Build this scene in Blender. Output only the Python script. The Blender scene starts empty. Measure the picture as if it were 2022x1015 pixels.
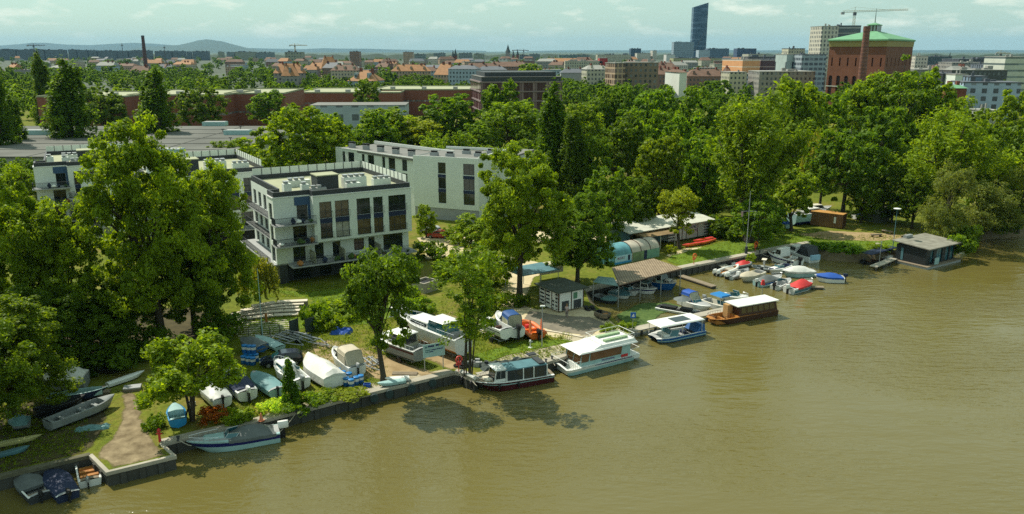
import bpy, bmesh, math, random
import numpy as np
from mathutils import Vector, Matrix
from mathutils.geometry import tessellate_polygon

SC = bpy.context.scene
COL = SC.collection
R = math.radians
PI = math.pi

# ------------------------------------------------------------------ camera, sky, sun, exposure
CAM_H, FOC, PITCH = 34.0, 1600.0, R(14.28)          # metres above the river, focal length in photo pixels, tilt down
cam_d = bpy.data.cameras.new('camera')
cam = bpy.data.objects.new('camera', cam_d); COL.objects.link(cam)
cam.location = (0, 0, CAM_H); cam.rotation_euler = (PI/2 - PITCH, 0, 0)
cam_d.sensor_width = 36; cam_d.lens = 36*FOC/2022
cam_d.clip_start = 1; cam_d.clip_end = 90000
SC.camera = cam
SC.cycles.transparent_max_bounces = 24; SC.cycles.use_denoising = False; SC.cycles.use_adaptive_sampling = False; SC.cycles.sample_clamp_direct = 4; SC.cycles.sample_clamp_indirect = 3
SC.view_settings.view_transform = 'Standard'; SC.view_settings.look = 'None'
SC.view_settings.exposure = 0.27; SC.view_settings.gamma = 1; SC.view_settings.use_curve_mapping = False

SUN_DIR = Vector((-.79*math.cos(R(53)), .61*math.cos(R(53)), math.sin(R(53)))).normalized()
sun_d = bpy.data.lights.new('sun', 'SUN'); sun_d.energy = 5.0; sun_d.angle = R(.5); sun_d.color = (1, .94, .8)
sun = bpy.data.objects.new('sun', sun_d); COL.objects.link(sun)
sun.location = (-60, 50, 120)
sun.rotation_euler = SUN_DIR.to_track_quat('Z', 'Y').to_euler()

W = bpy.data.worlds.new('World'); SC.world = W; W.use_nodes = True
nt = W.node_tree; nt.nodes.clear()
def N(t, kind, **kw):
    n = t.nodes.new(kind)
    for k, v in kw.items():
        if k.startswith('i_'): n.inputs[k[2:].replace('_', ' ')].default_value = v
        elif k.startswith('n_'): n.inputs[int(k[2:])].default_value = v
        else: setattr(n, k, v)
    return n
out = N(nt, 'ShaderNodeOutputWorld'); bg = N(nt, 'ShaderNodeBackground'); bg.inputs['Strength'].default_value = .145
sky = N(nt, 'ShaderNodeTexSky'); sky.sky_type = 'NISHITA'; sky.sun_disc = False
sky.sun_elevation = R(53); sky.sun_rotation = math.atan2(SUN_DIR.x, SUN_DIR.y)
sky.air_density = 1.0; sky.dust_density = 1.2; sky.ozone_density = 2.0
tint = N(nt, 'ShaderNodeMix', data_type='RGBA', blend_type='MULTIPLY'); tint.inputs[0].default_value = 1
tint.inputs[7].default_value = (.62, .84, .74, 1)
flat = N(nt, 'ShaderNodeMix', data_type='RGBA'); flat.inputs[0].default_value = .65
flat.inputs[7].default_value = (3.45, 4.5, 3.8, 1)
nt.links.new(sky.outputs[0], tint.inputs[6]); nt.links.new(tint.outputs[2], flat.inputs[6])
# small streaky clouds, a noise over the direction of view
tc = N(nt, 'ShaderNodeTexCoord'); mp = N(nt, 'ShaderNodeMapping'); mp.inputs['Scale'].default_value = (1, 1, 3.6)
ns = N(nt, 'ShaderNodeTexNoise'); ns.inputs['Scale'].default_value = 17; ns.inputs['Detail'].default_value = 7; ns.inputs['Roughness'].default_value = .6
rp = N(nt, 'ShaderNodeValToRGB'); rp.color_ramp.elements[0].position = .52; rp.color_ramp.elements[1].position = .74
rp.color_ramp.elements[1].color = (.8, .8, .8, 1)
cl = N(nt, 'ShaderNodeMix', data_type='RGBA'); cl.inputs[7].default_value = (6.0, 6.3, 5.2, 1)
sx = N(nt, 'ShaderNodeSeparateXYZ'); gate = N(nt, 'ShaderNodeMapRange'); gate.inputs[1].default_value = .004; gate.inputs[2].default_value = .03
mm = N(nt, 'ShaderNodeMath', operation='MULTIPLY')
nt.links.new(tc.outputs['Generated'], mp.inputs[0]); nt.links.new(mp.outputs[0], ns.inputs['Vector'])
nt.links.new(tc.outputs['Generated'], sx.inputs[0]); nt.links.new(sx.outputs[2], gate.inputs[0])
nt.links.new(ns.outputs['Fac'], rp.inputs[0]); nt.links.new(rp.outputs[0], mm.inputs[0]); nt.links.new(gate.outputs[0], mm.inputs[1])
nt.links.new(mm.outputs[0], cl.inputs[0]); nt.links.new(flat.outputs[2], cl.inputs[6])
nt.links.new(cl.outputs[2], bg.inputs['Color']); nt.links.new(bg.outputs[0], out.inputs['Surface'])

# ------------------------------------------------------------------ where a spot of the photo lies in the world
LZ = 1.25                                            # height of the bank above the water
CP, SP = math.cos(PITCH), math.sin(PITCH)
def ray(u, v):
    a = (u-1011)/FOC; b = (v-507.5)/FOC
    return a, CP-b*SP, -SP-b*CP
def G(u, v, z=LZ):                                   # point of the horizontal plane z
    r = ray(u, v); t = (z-CAM_H)/r[2]
    return Vector((r[0]*t, r[1]*t, z))
def at(u, v, Y):                                     # point at distance Y
    r = ray(u, v); t = Y/r[1]
    return Vector((r[0]*t, Y, CAM_H+r[2]*t))

# ------------------------------------------------------------------ materials
MATS = {}
def principled(name):
    m = bpy.data.materials.new(name); m.use_nodes = True
    return m, m.node_tree, m.node_tree.nodes['Principled BSDF']
def M(name, rgb, rough=.6, var=.18, scale=1.5, metal=0., bump=0., spec=.4, coat=0.):
    if name in MATS: return MATS[name]
    m, t, b = principled(name)
    b.inputs['Roughness'].default_value = rough; b.inputs['Metallic'].default_value = metal
    b.inputs['Specular IOR Level'].default_value = spec
    if coat: b.inputs['Coat Weight'].default_value = coat
    t_c = N(t, 'ShaderNodeTexCoord'); nz = N(t, 'ShaderNodeTexNoise'); nz.inputs['Scale'].default_value = scale; nz.inputs['Detail'].default_value = 5
    nz.inputs['Roughness'].default_value = .65
    mx = N(t, 'ShaderNodeMix', data_type='RGBA')
    lo = tuple(max(0, c*(1-1.6*var)) for c in rgb); hi = tuple(min(.92, c*(1+1.6*var)) for c in rgb)
    mx.inputs[6].default_value = (*lo, 1); mx.inputs[7].default_value = (*hi, 1)
    t.links.new(t_c.outputs['Object'], nz.inputs['Vector']); t.links.new(nz.outputs['Fac'], mx.inputs[0])
    t.links.new(mx.outputs[2], b.inputs['Base Color'])
    if bump:
        bp = N(t, 'ShaderNodeBump'); bp.inputs['Strength'].default_value = bump; bp.inputs['Distance'].default_value = .1
        t.links.new(nz.outputs['Fac'], bp.inputs['Height']); t.links.new(bp.outputs[0], b.inputs['Normal'])
    MATS[name] = m
    return m
def stripes(name, c1, c2, period, duty=.5, axis=0, rough=.6, coord='Object'):    # boards, corrugated sheet: two tones across an axis
    if name in MATS: return MATS[name]
    m, t, b = principled(name); b.inputs['Roughness'].default_value = rough
    t_c = N(t, 'ShaderNodeTexCoord'); s = N(t, 'ShaderNodeSeparateXYZ'); d = N(t, 'ShaderNodeMath', operation='DIVIDE'); d.inputs[1].default_value = period
    fr = N(t, 'ShaderNodeMath', operation='FRACT'); lt = N(t, 'ShaderNodeMath', operation='LESS_THAN'); lt.inputs[1].default_value = duty
    nz = N(t, 'ShaderNodeTexNoise'); nz.inputs['Scale'].default_value = .9; nz.inputs['Detail'].default_value = 5
    mx = N(t, 'ShaderNodeMix', data_type='RGBA'); mx.inputs[6].default_value = (*c1, 1); mx.inputs[7].default_value = (*c2, 1)
    mv = N(t, 'ShaderNodeMix', data_type='RGBA', blend_type='MULTIPLY'); mv.inputs[0].default_value = .6
    rr = N(t, 'ShaderNodeValToRGB'); rr.color_ramp.elements[0].color = (.45, .42, .4, 1); rr.color_ramp.elements[0].position = .3; rr.color_ramp.elements[1].position = .65
    t.links.new(t_c.outputs[coord], s.inputs[0]); t.links.new(s.outputs[axis], d.inputs[0]); t.links.new(d.outputs[0], fr.inputs[0])
    t.links.new(fr.outputs[0], lt.inputs[0]); t.links.new(lt.outputs[0], mx.inputs[0]); t.links.new(t_c.outputs['Object'], nz.inputs['Vector'])
    t.links.new(nz.outputs['Fac'], rr.inputs[0]); t.links.new(mx.outputs[2], mv.inputs[6]); t.links.new(rr.outputs[0], mv.inputs[7])
    t.links.new(mv.outputs[2], b.inputs['Base Color'])
    MATS[name] = m
    return m
def facade(name, wall, win, pu=2.6, pv=3.2, a=(.28, .72), c=(.3, .78), var=.15, off=0.):   # far facades: rows of windows as a surface pattern
    if name in MATS: return MATS[name]
    m, t, b = principled(name)
    uv = N(t, 'ShaderNodeUVMap'); s = N(t, 'ShaderNodeSeparateXYZ'); t.links.new(uv.outputs[0], s.inputs[0])
    def band(o, p, lo, hi):
        d = N(t, 'ShaderNodeMath', operation='DIVIDE'); d.inputs[1].default_value = p; f = N(t, 'ShaderNodeMath', operation='FRACT')
        g = N(t, 'ShaderNodeMath', operation='GREATER_THAN'); g.inputs[1].default_value = lo; l = N(t, 'ShaderNodeMath', operation='LESS_THAN'); l.inputs[1].default_value = hi
        q = N(t, 'ShaderNodeMath', operation='MULTIPLY')
        t.links.new(s.outputs[o], d.inputs[0]); t.links.new(d.outputs[0], f.inputs[0]); t.links.new(f.outputs[0], g.inputs[0]); t.links.new(f.outputs[0], l.inputs[0])
        t.links.new(g.outputs[0], q.inputs[0]); t.links.new(l.outputs[0], q.inputs[1]); return q
    q = N(t, 'ShaderNodeMath', operation='MULTIPLY'); t.links.new(band(0, pu, *a).outputs[0], q.inputs[0]); t.links.new(band(1, pv, *c).outputs[0], q.inputs[1])
    nz = N(t, 'ShaderNodeTexNoise'); nz.inputs['Scale'].default_value = .25; nz.inputs['Detail'].default_value = 6; tcn = N(t, 'ShaderNodeTexCoord')
    t.links.new(tcn.outputs['Object'], nz.inputs['Vector'])
    wv = N(t, 'ShaderNodeMix', data_type='RGBA'); wv.inputs[6].default_value = (*[x*(1-1.6*var) for x in wall], 1); wv.inputs[7].default_value = (*[min(.9, x*(1+1.6*var)) for x in wall], 1)
    t.links.new(nz.outputs['Fac'], wv.inputs[0])
    cell = N(t, 'ShaderNodeVectorMath', operation='DIVIDE'); cell.inputs[1].default_value = (pu, pv, 1); flo = N(t, 'ShaderNodeVectorMath', operation='FLOOR'); wn = N(t, 'ShaderNodeTexWhiteNoise', noise_dimensions='3D')
    t.links.new(uv.outputs[0], cell.inputs[0]); t.links.new(cell.outputs[0], flo.inputs[0]); t.links.new(flo.outputs[0], wn.inputs['Vector'])
    pw = N(t, 'ShaderNodeMath', operation='POWER'); pw.inputs[1].default_value = 3.; t.links.new(wn.outputs['Value'], pw.inputs[0])
    wc = N(t, 'ShaderNodeMix', data_type='RGBA'); wc.inputs[6].default_value = (*win, 1); wc.inputs[7].default_value = (*[min(.6, x*2+.12) for x in win], 1); t.links.new(pw.outputs[0], wc.inputs[0])
    mx = N(t, 'ShaderNodeMix', data_type='RGBA'); t.links.new(wc.outputs[2], mx.inputs[7])
    t.links.new(q.outputs[0], mx.inputs[0]); t.links.new(wv.outputs[2], mx.inputs[6]); t.links.new(mx.outputs[2], b.inputs['Base Color'])
    ro = N(t, 'ShaderNodeMapRange'); ro.inputs[3].default_value = .75; ro.inputs[4].default_value = .15
    t.links.new(q.outputs[0], ro.inputs[0]); t.links.new(ro.outputs[0], b.inputs['Roughness'])
    MATS[name] = m
    return m
def leafmat(name, dark, light, trans=.35):
    m, t, b = principled(name); b.inputs['Roughness'].default_value = .55; b.inputs['Specular IOR Level'].default_value = .25
    at_ = N(t, 'ShaderNodeAttribute'); at_.attribute_name = 'tint'
    oi = N(t, 'ShaderNodeObjectInfo')
    mx = N(t, 'ShaderNodeMix', data_type='RGBA'); mx.inputs[6].default_value = (*dark, 1); mx.inputs[7].default_value = (*light, 1)
    mo = N(t, 'ShaderNodeMix', data_type='RGBA', blend_type='MULTIPLY'); mo.inputs[0].default_value = 1
    t.links.new(at_.outputs['Fac'], mx.inputs[0]); t.links.new(mx.outputs[2], mo.inputs[6]); t.links.new(oi.outputs['Color'], mo.inputs[7])
    t.links.new(mo.outputs[2], b.inputs['Base Color'])
    tr = N(t, 'ShaderNodeBsdfTranslucent'); tm = N(t, 'ShaderNodeMix', data_type='RGBA', blend_type='MULTIPLY'); tm.inputs[0].default_value = 1
    tm.inputs[7].default_value = (1.5, 1.35, .45, 1); t.links.new(mo.outputs[2], tm.inputs[6]); t.links.new(tm.outputs[2], tr.inputs[0])
    ms = N(t, 'ShaderNodeMixShader'); ms.inputs[0].default_value = trans
    o = t.nodes['Material Output']
    t.links.new(b.outputs[0], ms.inputs[1]); t.links.new(tr.outputs[0], ms.inputs[2]); t.links.new(ms.outputs[0], o.inputs['Surface'])
    MATS[name] = m
    return m

WHITE = M('white_paint', (.68, .69, .66), .35, .1, 1.1)
CREAM = M('cream_paint', (.62, .58, .47), .5, .1)
PLASTER = M('white_plaster', (.62, .66, .61), .8, .1, .35)
GREYW = M('grey_plaster', (.3, .31, .31), .8, .15, .8)
DARKG = M('charcoal_cladding', (.035, .04, .045), .6, .25)
BLACK = M('black_rubber', (.012, .012, .013), .5, .2)
NAVY = M('navy_fabric', (.012, .022, .06), .7, .25)
BLUEP = M('blue_panel', (.03, .075, .16), .5, .15)
BLUEC = M('royal_blue_canvas', (.01, .07, .33), .7, .2)
STEEL = M('galvanised_steel', (.32, .34, .35), .45, .2, 3, metal=.4)
CHROME = M('bright_rail', (.6, .62, .63), .25, .05, metal=.7)
GLASS = M('dark_glass', (.012, .018, .02), .08, .3, .6, spec=.7)
GLASST = M('teal_glass', (.02, .12, .15), .1, .3, .6, spec=.7)
GLASSB = M('clear_plastic_window', (.3, .3, .22), .2, .25, 1.2, spec=.5)
WOOD = M('weathered_wood', (.2, .16, .11), .8, .3, 2)
WOODO = M('varnished_wood', (.36, .15, .035), .4, .25, 2)
BROWN = M('dark_brown_wood', (.06, .025, .014), .5, .3, 2)
CONC = M('concrete', (.34, .31, .25), .85, .25, .6, bump=.15)
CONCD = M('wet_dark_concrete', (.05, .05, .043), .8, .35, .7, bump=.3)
ORANGE = M('orange_plastic', (.62, .13, .02), .4, .15)
RED = M('red_fabric', (.5, .03, .03), .6, .15)
MAROON = M('maroon_paint', (.06, .01, .014), .3, .2)
TARPW = M('white_tarpaulin', (.58, .58, .54), .6, .16, 1.6, bump=.5)
TARPT = M('teal_tarpaulin', (.12, .24, .25), .6, .25, 1.2, bump=.2)
TARPG = M('grey_tarpaulin', (.1, .115, .115), .65, .3, 1.2, bump=.2)
TARPB = M('beige_tarpaulin', (.45, .4, .3), .65, .2, 1.2, bump=.2)
TEAL_SHADE = M('pale_teal_shaded_white', (.3, .46, .46), .4, .2, 1.5)  # pale teal paint; on white boats it carries their bluish shade
GREYH = M('grey_hull', (.2, .22, .22), .5, .25, 1.5)
BLUEH = M('blue_hull', (.01, .09, .28), .3, .2, 1.5)
NAVYH = M('navy_stripe', (.012, .015, .11), .3, .1)
TEALR = M('teal_roof', (.075, .17, .2), .5, .3, 1)
BRICK = M('brick_red', (.17, .055, .035), .85, .3, .8)
RUST = M('rust_antifouling', (.32, .13, .03), .7, .3, 2)
BARK = M('bark', (.055, .045, .03), .9, .4, 3)
SKIN = M('skin', (.5, .3, .2), .5, .08)

# ------------------------------------------------------------------ mesh collector
class MB:
    def __init__(s): s.v, s.f, s.m = [], [], []
    def add(s, vs, fs, m=0):
        o = len(s.v); s.v += [tuple(p) for p in vs]
        for k, f in enumerate(fs):
            s.f.append([i+o for i in f]); s.m.append(m if isinstance(m, int) else m[k])
    def box(s, x0, x1, y0, y1, z0, z1, m=0, mt=None):
        mt = m if mt is None else mt
        s.add([(x0,y0,z0),(x1,y0,z0),(x1,y1,z0),(x0,y1,z0),(x0,y0,z1),(x1,y0,z1),(x1,y1,z1),(x0,y1,z1)],
              [(0,3,2,1),(4,5,6,7),(0,1,5,4),(1,2,6,5),(2,3,7,6),(3,0,4,7)], [m,mt,m,m,m,m])
        return s
    def frustum(s, r0, r1, m=0, mt=None):            # two rectangles (x0,x1,y0,y1,z)
        mt = m if mt is None else mt
        v = []
        for x0,x1,y0,y1,z in (r0, r1): v += [(x0,y0,z),(x1,y0,z),(x1,y1,z),(x0,y1,z)]
        s.add(v, [(0,3,2,1),(4,5,6,7),(0,1,5,4),(1,2,6,5),(2,3,7,6),(3,0,4,7)], [m,mt,m,m,m,m]); return s
    def prism(s, pts, z0, z1, m=0, mt=None):
        mt = m if mt is None else mt
        n = len(pts)
        if sum(pts[i][0]*pts[(i+1)%n][1]-pts[(i+1)%n][0]*pts[i][1] for i in range(n)) < 0: pts = pts[::-1]
        v = [(p[0],p[1],z0) for p in pts]+[(p[0],p[1],z1) for p in pts]
        s.add(v, [tuple(range(n))[::-1], tuple(range(n,2*n))]+[(i,(i+1)%n,n+(i+1)%n,n+i) for i in range(n)], [m,mt]+[m]*n); return s
    def tube(s, pts, r, n=6, m=0, cap=True):
        pts = [Vector(p) for p in pts]; rs = r if isinstance(r, (list, tuple)) else [r]*len(pts)
        vs, fs = [], []
        for i, p in enumerate(pts):
            d = (pts[min(i+1,len(pts)-1)]-pts[max(i-1,0)]).normalized()
            a = d.cross(Vector((0,0,1)) if abs(d.z) < .9 else Vector((1,0,0))).normalized(); b = d.cross(a)
            vs += [p+(a*math.cos(2*PI*k/n)+b*math.sin(2*PI*k/n))*rs[i] for k in range(n)]
        for i in range(len(pts)-1):
            for k in range(n): fs.append((i*n+k, i*n+(k+1)%n, (i+1)*n+(k+1)%n, (i+1)*n+k))
        if cap: fs += [tuple(range(n))[::-1], tuple(range((len(pts)-1)*n, len(pts)*n))]
        s.add(vs, fs, m); return s
    def lathe(s, prof, c=(0,0,0), n=12, m=0):
        vs, fs = [], []
        for r, z in prof: vs += [(c[0]+r*math.cos(2*PI*k/n), c[1]+r*math.sin(2*PI*k/n), c[2]+z) for k in range(n)]
        for i in range(len(prof)-1):
            for k in range(n): fs.append((i*n+k, i*n+(k+1)%n, (i+1)*n+(k+1)%n, (i+1)*n+k))
        fs += [tuple(range(n))[::-1], tuple(range((len(prof)-1)*n, len(prof)*n))]
        s.add(vs, fs, m); return s
    def grid(s, rows, mats=0, closed=False):         # rows of points -> quads; mats: int or one per column
        nr, nc = len(rows), len(rows[0]); vs = [p for r in rows for p in r]; fs, ms = [], []
        for i in range(nr-1):
            for j in range(nc if closed else nc-1):
                j2 = (j+1) % nc
                fs.append((i*nc+j, i*nc+j2, (i+1)*nc+j2, (i+1)*nc+j)); ms.append(mats if isinstance(mats, int) else mats[j])
        s.add(vs, fs, ms); return s
    def poly(s, pts, m=0): s.add(pts, [tuple(range(len(pts)))], m); return s
    def xf(s, mat, start=0):
        for i in range(start, len(s.v)): s.v[i] = tuple(mat @ Vector(s.v[i]))
        return s
    def build(s, name, mats, parent=None, smooth=0, loc=None, yaw=0):
        me = bpy.data.meshes.new(name); me.from_pydata(s.v, [], s.f)
        for m in (mats if isinstance(mats, (list, tuple)) else [mats]): me.materials.append(m)
        me.polygons.foreach_set('material_index', s.m)
        uv = me.uv_layers.new(name='UVMap'); co = s.v; vals = []
        for p in me.polygons:
            n = p.normal
            if abs(n.z) < .5:
                l = math.hypot(n.x, n.y) or 1; tx, ty = -n.y/l, n.x/l
                for vi in p.vertices: c = co[vi]; vals += [c[0]*tx+c[1]*ty+1000, c[2]]
            else:
                for vi in p.vertices: c = co[vi]; vals += [c[0], c[1]]
        uv.data.foreach_set('uv', vals)
        if smooth:
            me.polygons.foreach_set('use_smooth', [True]*len(me.polygons)); me.set_sharp_from_angle(angle=R(smooth))
        me.update()
        o = bpy.data.objects.new(name, me); COL.objects.link(o)
        if parent is not None: o.parent = parent
        if loc is not None: o.location = loc
        o.rotation_euler.z = yaw
        return o
def BX(*a): return MB().box(*a)
def tag(o, label=None, cat=None, group=None, kind=None):
    if label: o['label'] = label
    if cat: o['category'] = cat
    if group: o['group'] = group
    if kind: o['kind'] = kind
    return o
def thing(name, label, cat, loc=(0,0,0), yaw=0., group=None):
    o = bpy.data.objects.new(name, None); COL.objects.link(o); o.empty_display_size = .3
    o.location = loc; o.rotation_euler.z = yaw
    return tag(o, label, cat, group)
def copy_tree(o, loc=None, yaw=None, label=None, parent=None, group=None):
    c = o.copy(); COL.objects.link(c)
    if parent is not None: c.parent = parent
    if loc is not None: c.location = loc
    if yaw is not None: c.rotation_euler.z = yaw
    if label: c['label'] = label
    if group: c['group'] = group
    for ch in list(o.children): copy_tree(ch, parent=c)
    return c
def wall(mb, o, d, W_, z0, z1, holes, depth=.2, m=0, mr=None):
    """a wall with real openings; o start point (x,y), d unit direction, outside is to the right of d; holes (x0,x1,z0,z1)"""
    mr = m if mr is None else mr
    xs = sorted({0, W_, *[h[0] for h in holes], *[h[1] for h in holes]}); zs = sorted({z0, z1, *[h[2] for h in holes], *[h[3] for h in holes]})
    inn = (-d[1], d[0])
    P = lambda x, z, k=0: (o[0]+d[0]*x+inn[0]*k, o[1]+d[1]*x+inn[1]*k, z)
    for i in range(len(xs)-1):
        for j in range(len(zs)-1):
            cx, cz = (xs[i]+xs[i+1])/2, (zs[j]+zs[j+1])/2
            if any(h[0] < cx < h[1] and h[2] < cz < h[3] for h in holes): continue
            mb.poly([P(xs[i],zs[j]), P(xs[i+1],zs[j]), P(xs[i+1],zs[j+1]), P(xs[i],zs[j+1])], m)
    for a, b, c, e in holes:
        mb.poly([P(a,c), P(a,c,depth), P(a,e,depth), P(a,e)], mr); mb.poly([P(b,c,depth), P(b,c), P(b,e), P(b,e,depth)], mr)
        mb.poly([P(a,c), P(b,c), P(b,c,depth), P(a,c,depth)], mr); mb.poly([P(a,e,depth), P(b,e,depth), P(b,e), P(a,e)], mr)
def window(parent, o, d, x0, x1, z0, z1, depth=.2, name='window', glass=None, frame=None, mull=1, fw=.07):
    """one window standing in an opening: pane set back, frame round it"""
    glass = glass or GLASS; frame = frame or DARKG; inn = (-d[1], d[0]); mb = MB()
    def bar(xa, xb, za, zb, k0, k1, m):
        P = lambda x, z, k: (o[0]+d[0]*x+inn[0]*k, o[1]+d[1]*x+inn[1]*k, z)
        v = [P(xa,za,k0),P(xb,za,k0),P(xb,za,k1),P(xa,za,k1),P(xa,zb,k0),P(xb,zb,k0),P(xb,zb,k1),P(xa,zb,k1)]
        mb.add(v, [(0,3,2,1),(4,5,6,7),(0,1,5,4),(1,2,6,5),(2,3,7,6),(3,0,4,7)], m)
    k = depth*.6
    bar(x0+fw, x1-fw, z0+fw, z1-fw, k+.03, k+.05, 0)
    bar(x0, x0+fw, z0, z1, k, k+.08, 1); bar(x1-fw, x1, z0, z1, k, k+.08, 1); bar(x0+fw, x1-fw, z0, z0+fw, k, k+.08, 1); bar(x0+fw, x1-fw, z1-fw, z1, k, k+.08, 1)
    for q in range(1, mull+1):
        xm = x0+(x1-x0)*q/(mull+1); bar(xm-.03, xm+.03, z0+fw, z1-fw, k+.005, k+.075, 1)
    return mb.build(name, [glass, frame], parent)
def railing(parent, pts, h=1.0, name='railing', mat=None, step=.35, r=.02):
    mb = MB(); mat = mat or DARKG
    for a, b in zip(pts[:-1], pts[1:]):
        a, b = Vector(a), Vector(b); mb.tube([a+Vector((0,0,h)), b+Vector((0,0,h))], r*1.4, 4); mb.tube([a+Vector((0,0,.12)), b+Vector((0,0,.12))], r, 4)
        n = max(1, int((b-a).length/step))
        for i in range(n+1): p = a.lerp(b, i/n); mb.tube([p, p+Vector((0,0,h))], r*.8, 4)
    return mb.build(name, mat, parent)
# ================================================================== THE SETTING
def watermat():
    m, t, b = principled('river_water'); b.inputs['Roughness'].default_value = .06; b.inputs['IOR'].default_value = 1.5; b.inputs['Specular IOR Level'].default_value = .5
    g = N(t, 'ShaderNodeNewGeometry')
    def noise(scale, sx_, sy_, detail=3, rot=0.):
        mp_ = N(t, 'ShaderNodeMapping'); mp_.inputs['Scale'].default_value = (sx_, sy_, 1); mp_.inputs['Rotation'].default_value = (0, 0, rot)
        n_ = N(t, 'ShaderNodeTexNoise'); n_.inputs['Scale'].default_value = scale; n_.inputs['Detail'].default_value = detail; n_.inputs['Roughness'].default_value = .55
        t.links.new(g.outputs['Position'], mp_.inputs[0]); t.links.new(mp_.outputs[0], n_.inputs['Vector']); return n_
    fine = noise(1.0, .55, 1.5, 4, R(12)); wide = noise(.28, .5, 1.4, 3, R(-18)); murk = noise(.03, 1, 1, 4); gust = noise(.035, .6, 1.2, 3, R(20))
    cr = N(t, 'ShaderNodeMix', data_type='RGBA'); cr.inputs[6].default_value = (.106, .088, .02, 1); cr.inputs[7].default_value = (.138, .117, .04, 1)
    t.links.new(murk.outputs['Fac'], cr.inputs[0]); t.links.new(cr.outputs[2], b.inputs['Base Color'])
    gr = N(t, 'ShaderNodeMapRange'); gr.inputs[1].default_value = .4; gr.inputs[2].default_value = .62; gr.inputs[3].default_value = .2; gr.inputs[4].default_value = 1.05
    t.links.new(gust.outputs['Fac'], gr.inputs[0])
    b1 = N(t, 'ShaderNodeBump'); b1.inputs['Strength'].default_value = .55; b1.inputs['Distance'].default_value = .28
    b2 = N(t, 'ShaderNodeBump'); b2.inputs['Strength'].default_value = .5; b2.inputs['Distance'].default_value = .3
    ms = N(t, 'ShaderNodeMath', operation='MULTIPLY'); ms.inputs[1].default_value = .8; t.links.new(gr.outputs[0], ms.inputs[0]); t.links.new(ms.outputs[0], b1.inputs['Strength'])
    t.links.new(wide.outputs['Fac'], b2.inputs['Height']); t.links.new(fine.outputs['Fac'], b1.inputs['Height'])
    t.links.new(b2.outputs[0], b1.inputs['Normal']); t.links.new(b1.outputs[0], b.inputs['Normal'])
    return m
MB().poly([(-900, -300, 0), (900, -300, 0), (900, 420, 0), (-900, 420, 0)]).build('water', watermat())['kind'] = 'structure'

def groundmat():
    m, t, b = principled('bank_grass'); b.inputs['Roughness'].default_value = .95; b.inputs['Specular IOR Level'].default_value = .1
    g = N(t, 'ShaderNodeNewGeometry')
    def noise(s, d=5):
        n_ = N(t, 'ShaderNodeTexNoise'); n_.inputs['Scale'].default_value = s; n_.inputs['Detail'].default_value = d; n_.inputs['Roughness'].default_value = .65
        t.links.new(g.outputs['Position'], n_.inputs['Vector']); return n_
    a, f_, w = noise(.09), noise(2.2, 6), noise(.35, 4)
    r1 = N(t, 'ShaderNodeValToRGB'); e = r1.color_ramp.elements; e[0].position = .34; e[0].color = (.07, .105, .014, 1); e[1].position = .66; e[1].color = (.2, .155, .05, 1)
    k = e.new(.5); k.color = (.135, .16, .02, 1)
    ad = N(t, 'ShaderNodeMath', operation='ADD'); sc_ = N(t, 'ShaderNodeMath', operation='MULTIPLY'); sc_.inputs[1].default_value = .5
    t.links.new(a.outputs['Fac'], ad.inputs[0]); t.links.new(w.outputs['Fac'], ad.inputs[1]); t.links.new(ad.outputs[0], sc_.inputs[0]); t.links.new(sc_.outputs[0], r1.inputs[0])
    mv = N(t, 'ShaderNodeMix', data_type='RGBA', blend_type='MULTIPLY'); mv.inputs[0].default_value = .8
    r2 = N(t, 'ShaderNodeValToRGB'); r2.color_ramp.elements[0].position = .3; r2.color_ramp.elements[0].color = (.5, .5, .45, 1); r2.color_ramp.elements[1].position = .7; r2.color_ramp.elements[1].color = (1.25, 1.2, 1.1, 1)
    t.links.new(f_.outputs['Fac'], r2.inputs[0]); t.links.new(r1.outputs[0], mv.inputs[6]); t.links.new(r2.outputs[0], mv.inputs[7]); t.links.new(mv.outputs[2], b.inputs['Base Color'])
    bp = N(t, 'ShaderNodeBump'); bp.inputs['Strength'].default_value = .6; bp.inputs['Distance'].default_value = .15
    t.links.new(f_.outputs['Fac'], bp.inputs['Height']); t.links.new(bp.outputs[0], b.inputs['Normal'])
    return m
GRASS = groundmat()
# the shore from left to right, in photo pixels at the height of the bank; q quay wall, b natural bank
SHORE = [(-420,1040,'q'),(0,940,'q'),(178,898,'q'),(212,932,'q'),(344,900,'q'),(318,876,'q'),(387,859,'q'),(520,829,'q'),(645,797,'q'),(760,768,'q'),(896,735,'q'),
 (910,737,'q'),(936,750,'q'),(945,742,'q'),(1063,719,'q'),(1083,714,'q'),(1150,692,'q'),(1212,672,'b'),(1232,667,'b'),(1246,657,'b'),(1226,641,'b'),(1204,622,'b'),(1164,597,'b'),(1155,573,'q'),
 (1347,529,'q'),(1560,486,'q'),(1603,479,'b'),(1612,489,'b'),(1640,497,'b'),(1700,501,'b'),(1752,497,'b'),(1800,486,'b'),(1880,479,'b'),(1902,470,'b'),(1918,460,'b'),(1962,455,'b'),(2022,451,'b'),(2200,440,'b'),(2700,415,'b')]
SH = [G(u, v) for u, v, k in SHORE]
land = [(p.x, p.y) for p in SH]
outer = [(1200, 420), (32000, 900), (32000, 33000), (-32000, 33000), (-32000, 30), (-300, 30)]
poly = [Vector((x, y, 0)) for x, y in land+outer]
mbg = MB(); mbg.v = [(p.x, p.y, LZ) for p in poly]
for tri in tessellate_polygon([poly]):
    a, b_, c = (poly[i] for i in tri)
    if (b_-a).cross(c-a).z < 0: tri = tri[::-1]
    mbg.f.append(list(tri)); mbg.m.append(0)
mbg.build('ground', GRASS)['kind'] = 'structure'

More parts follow.
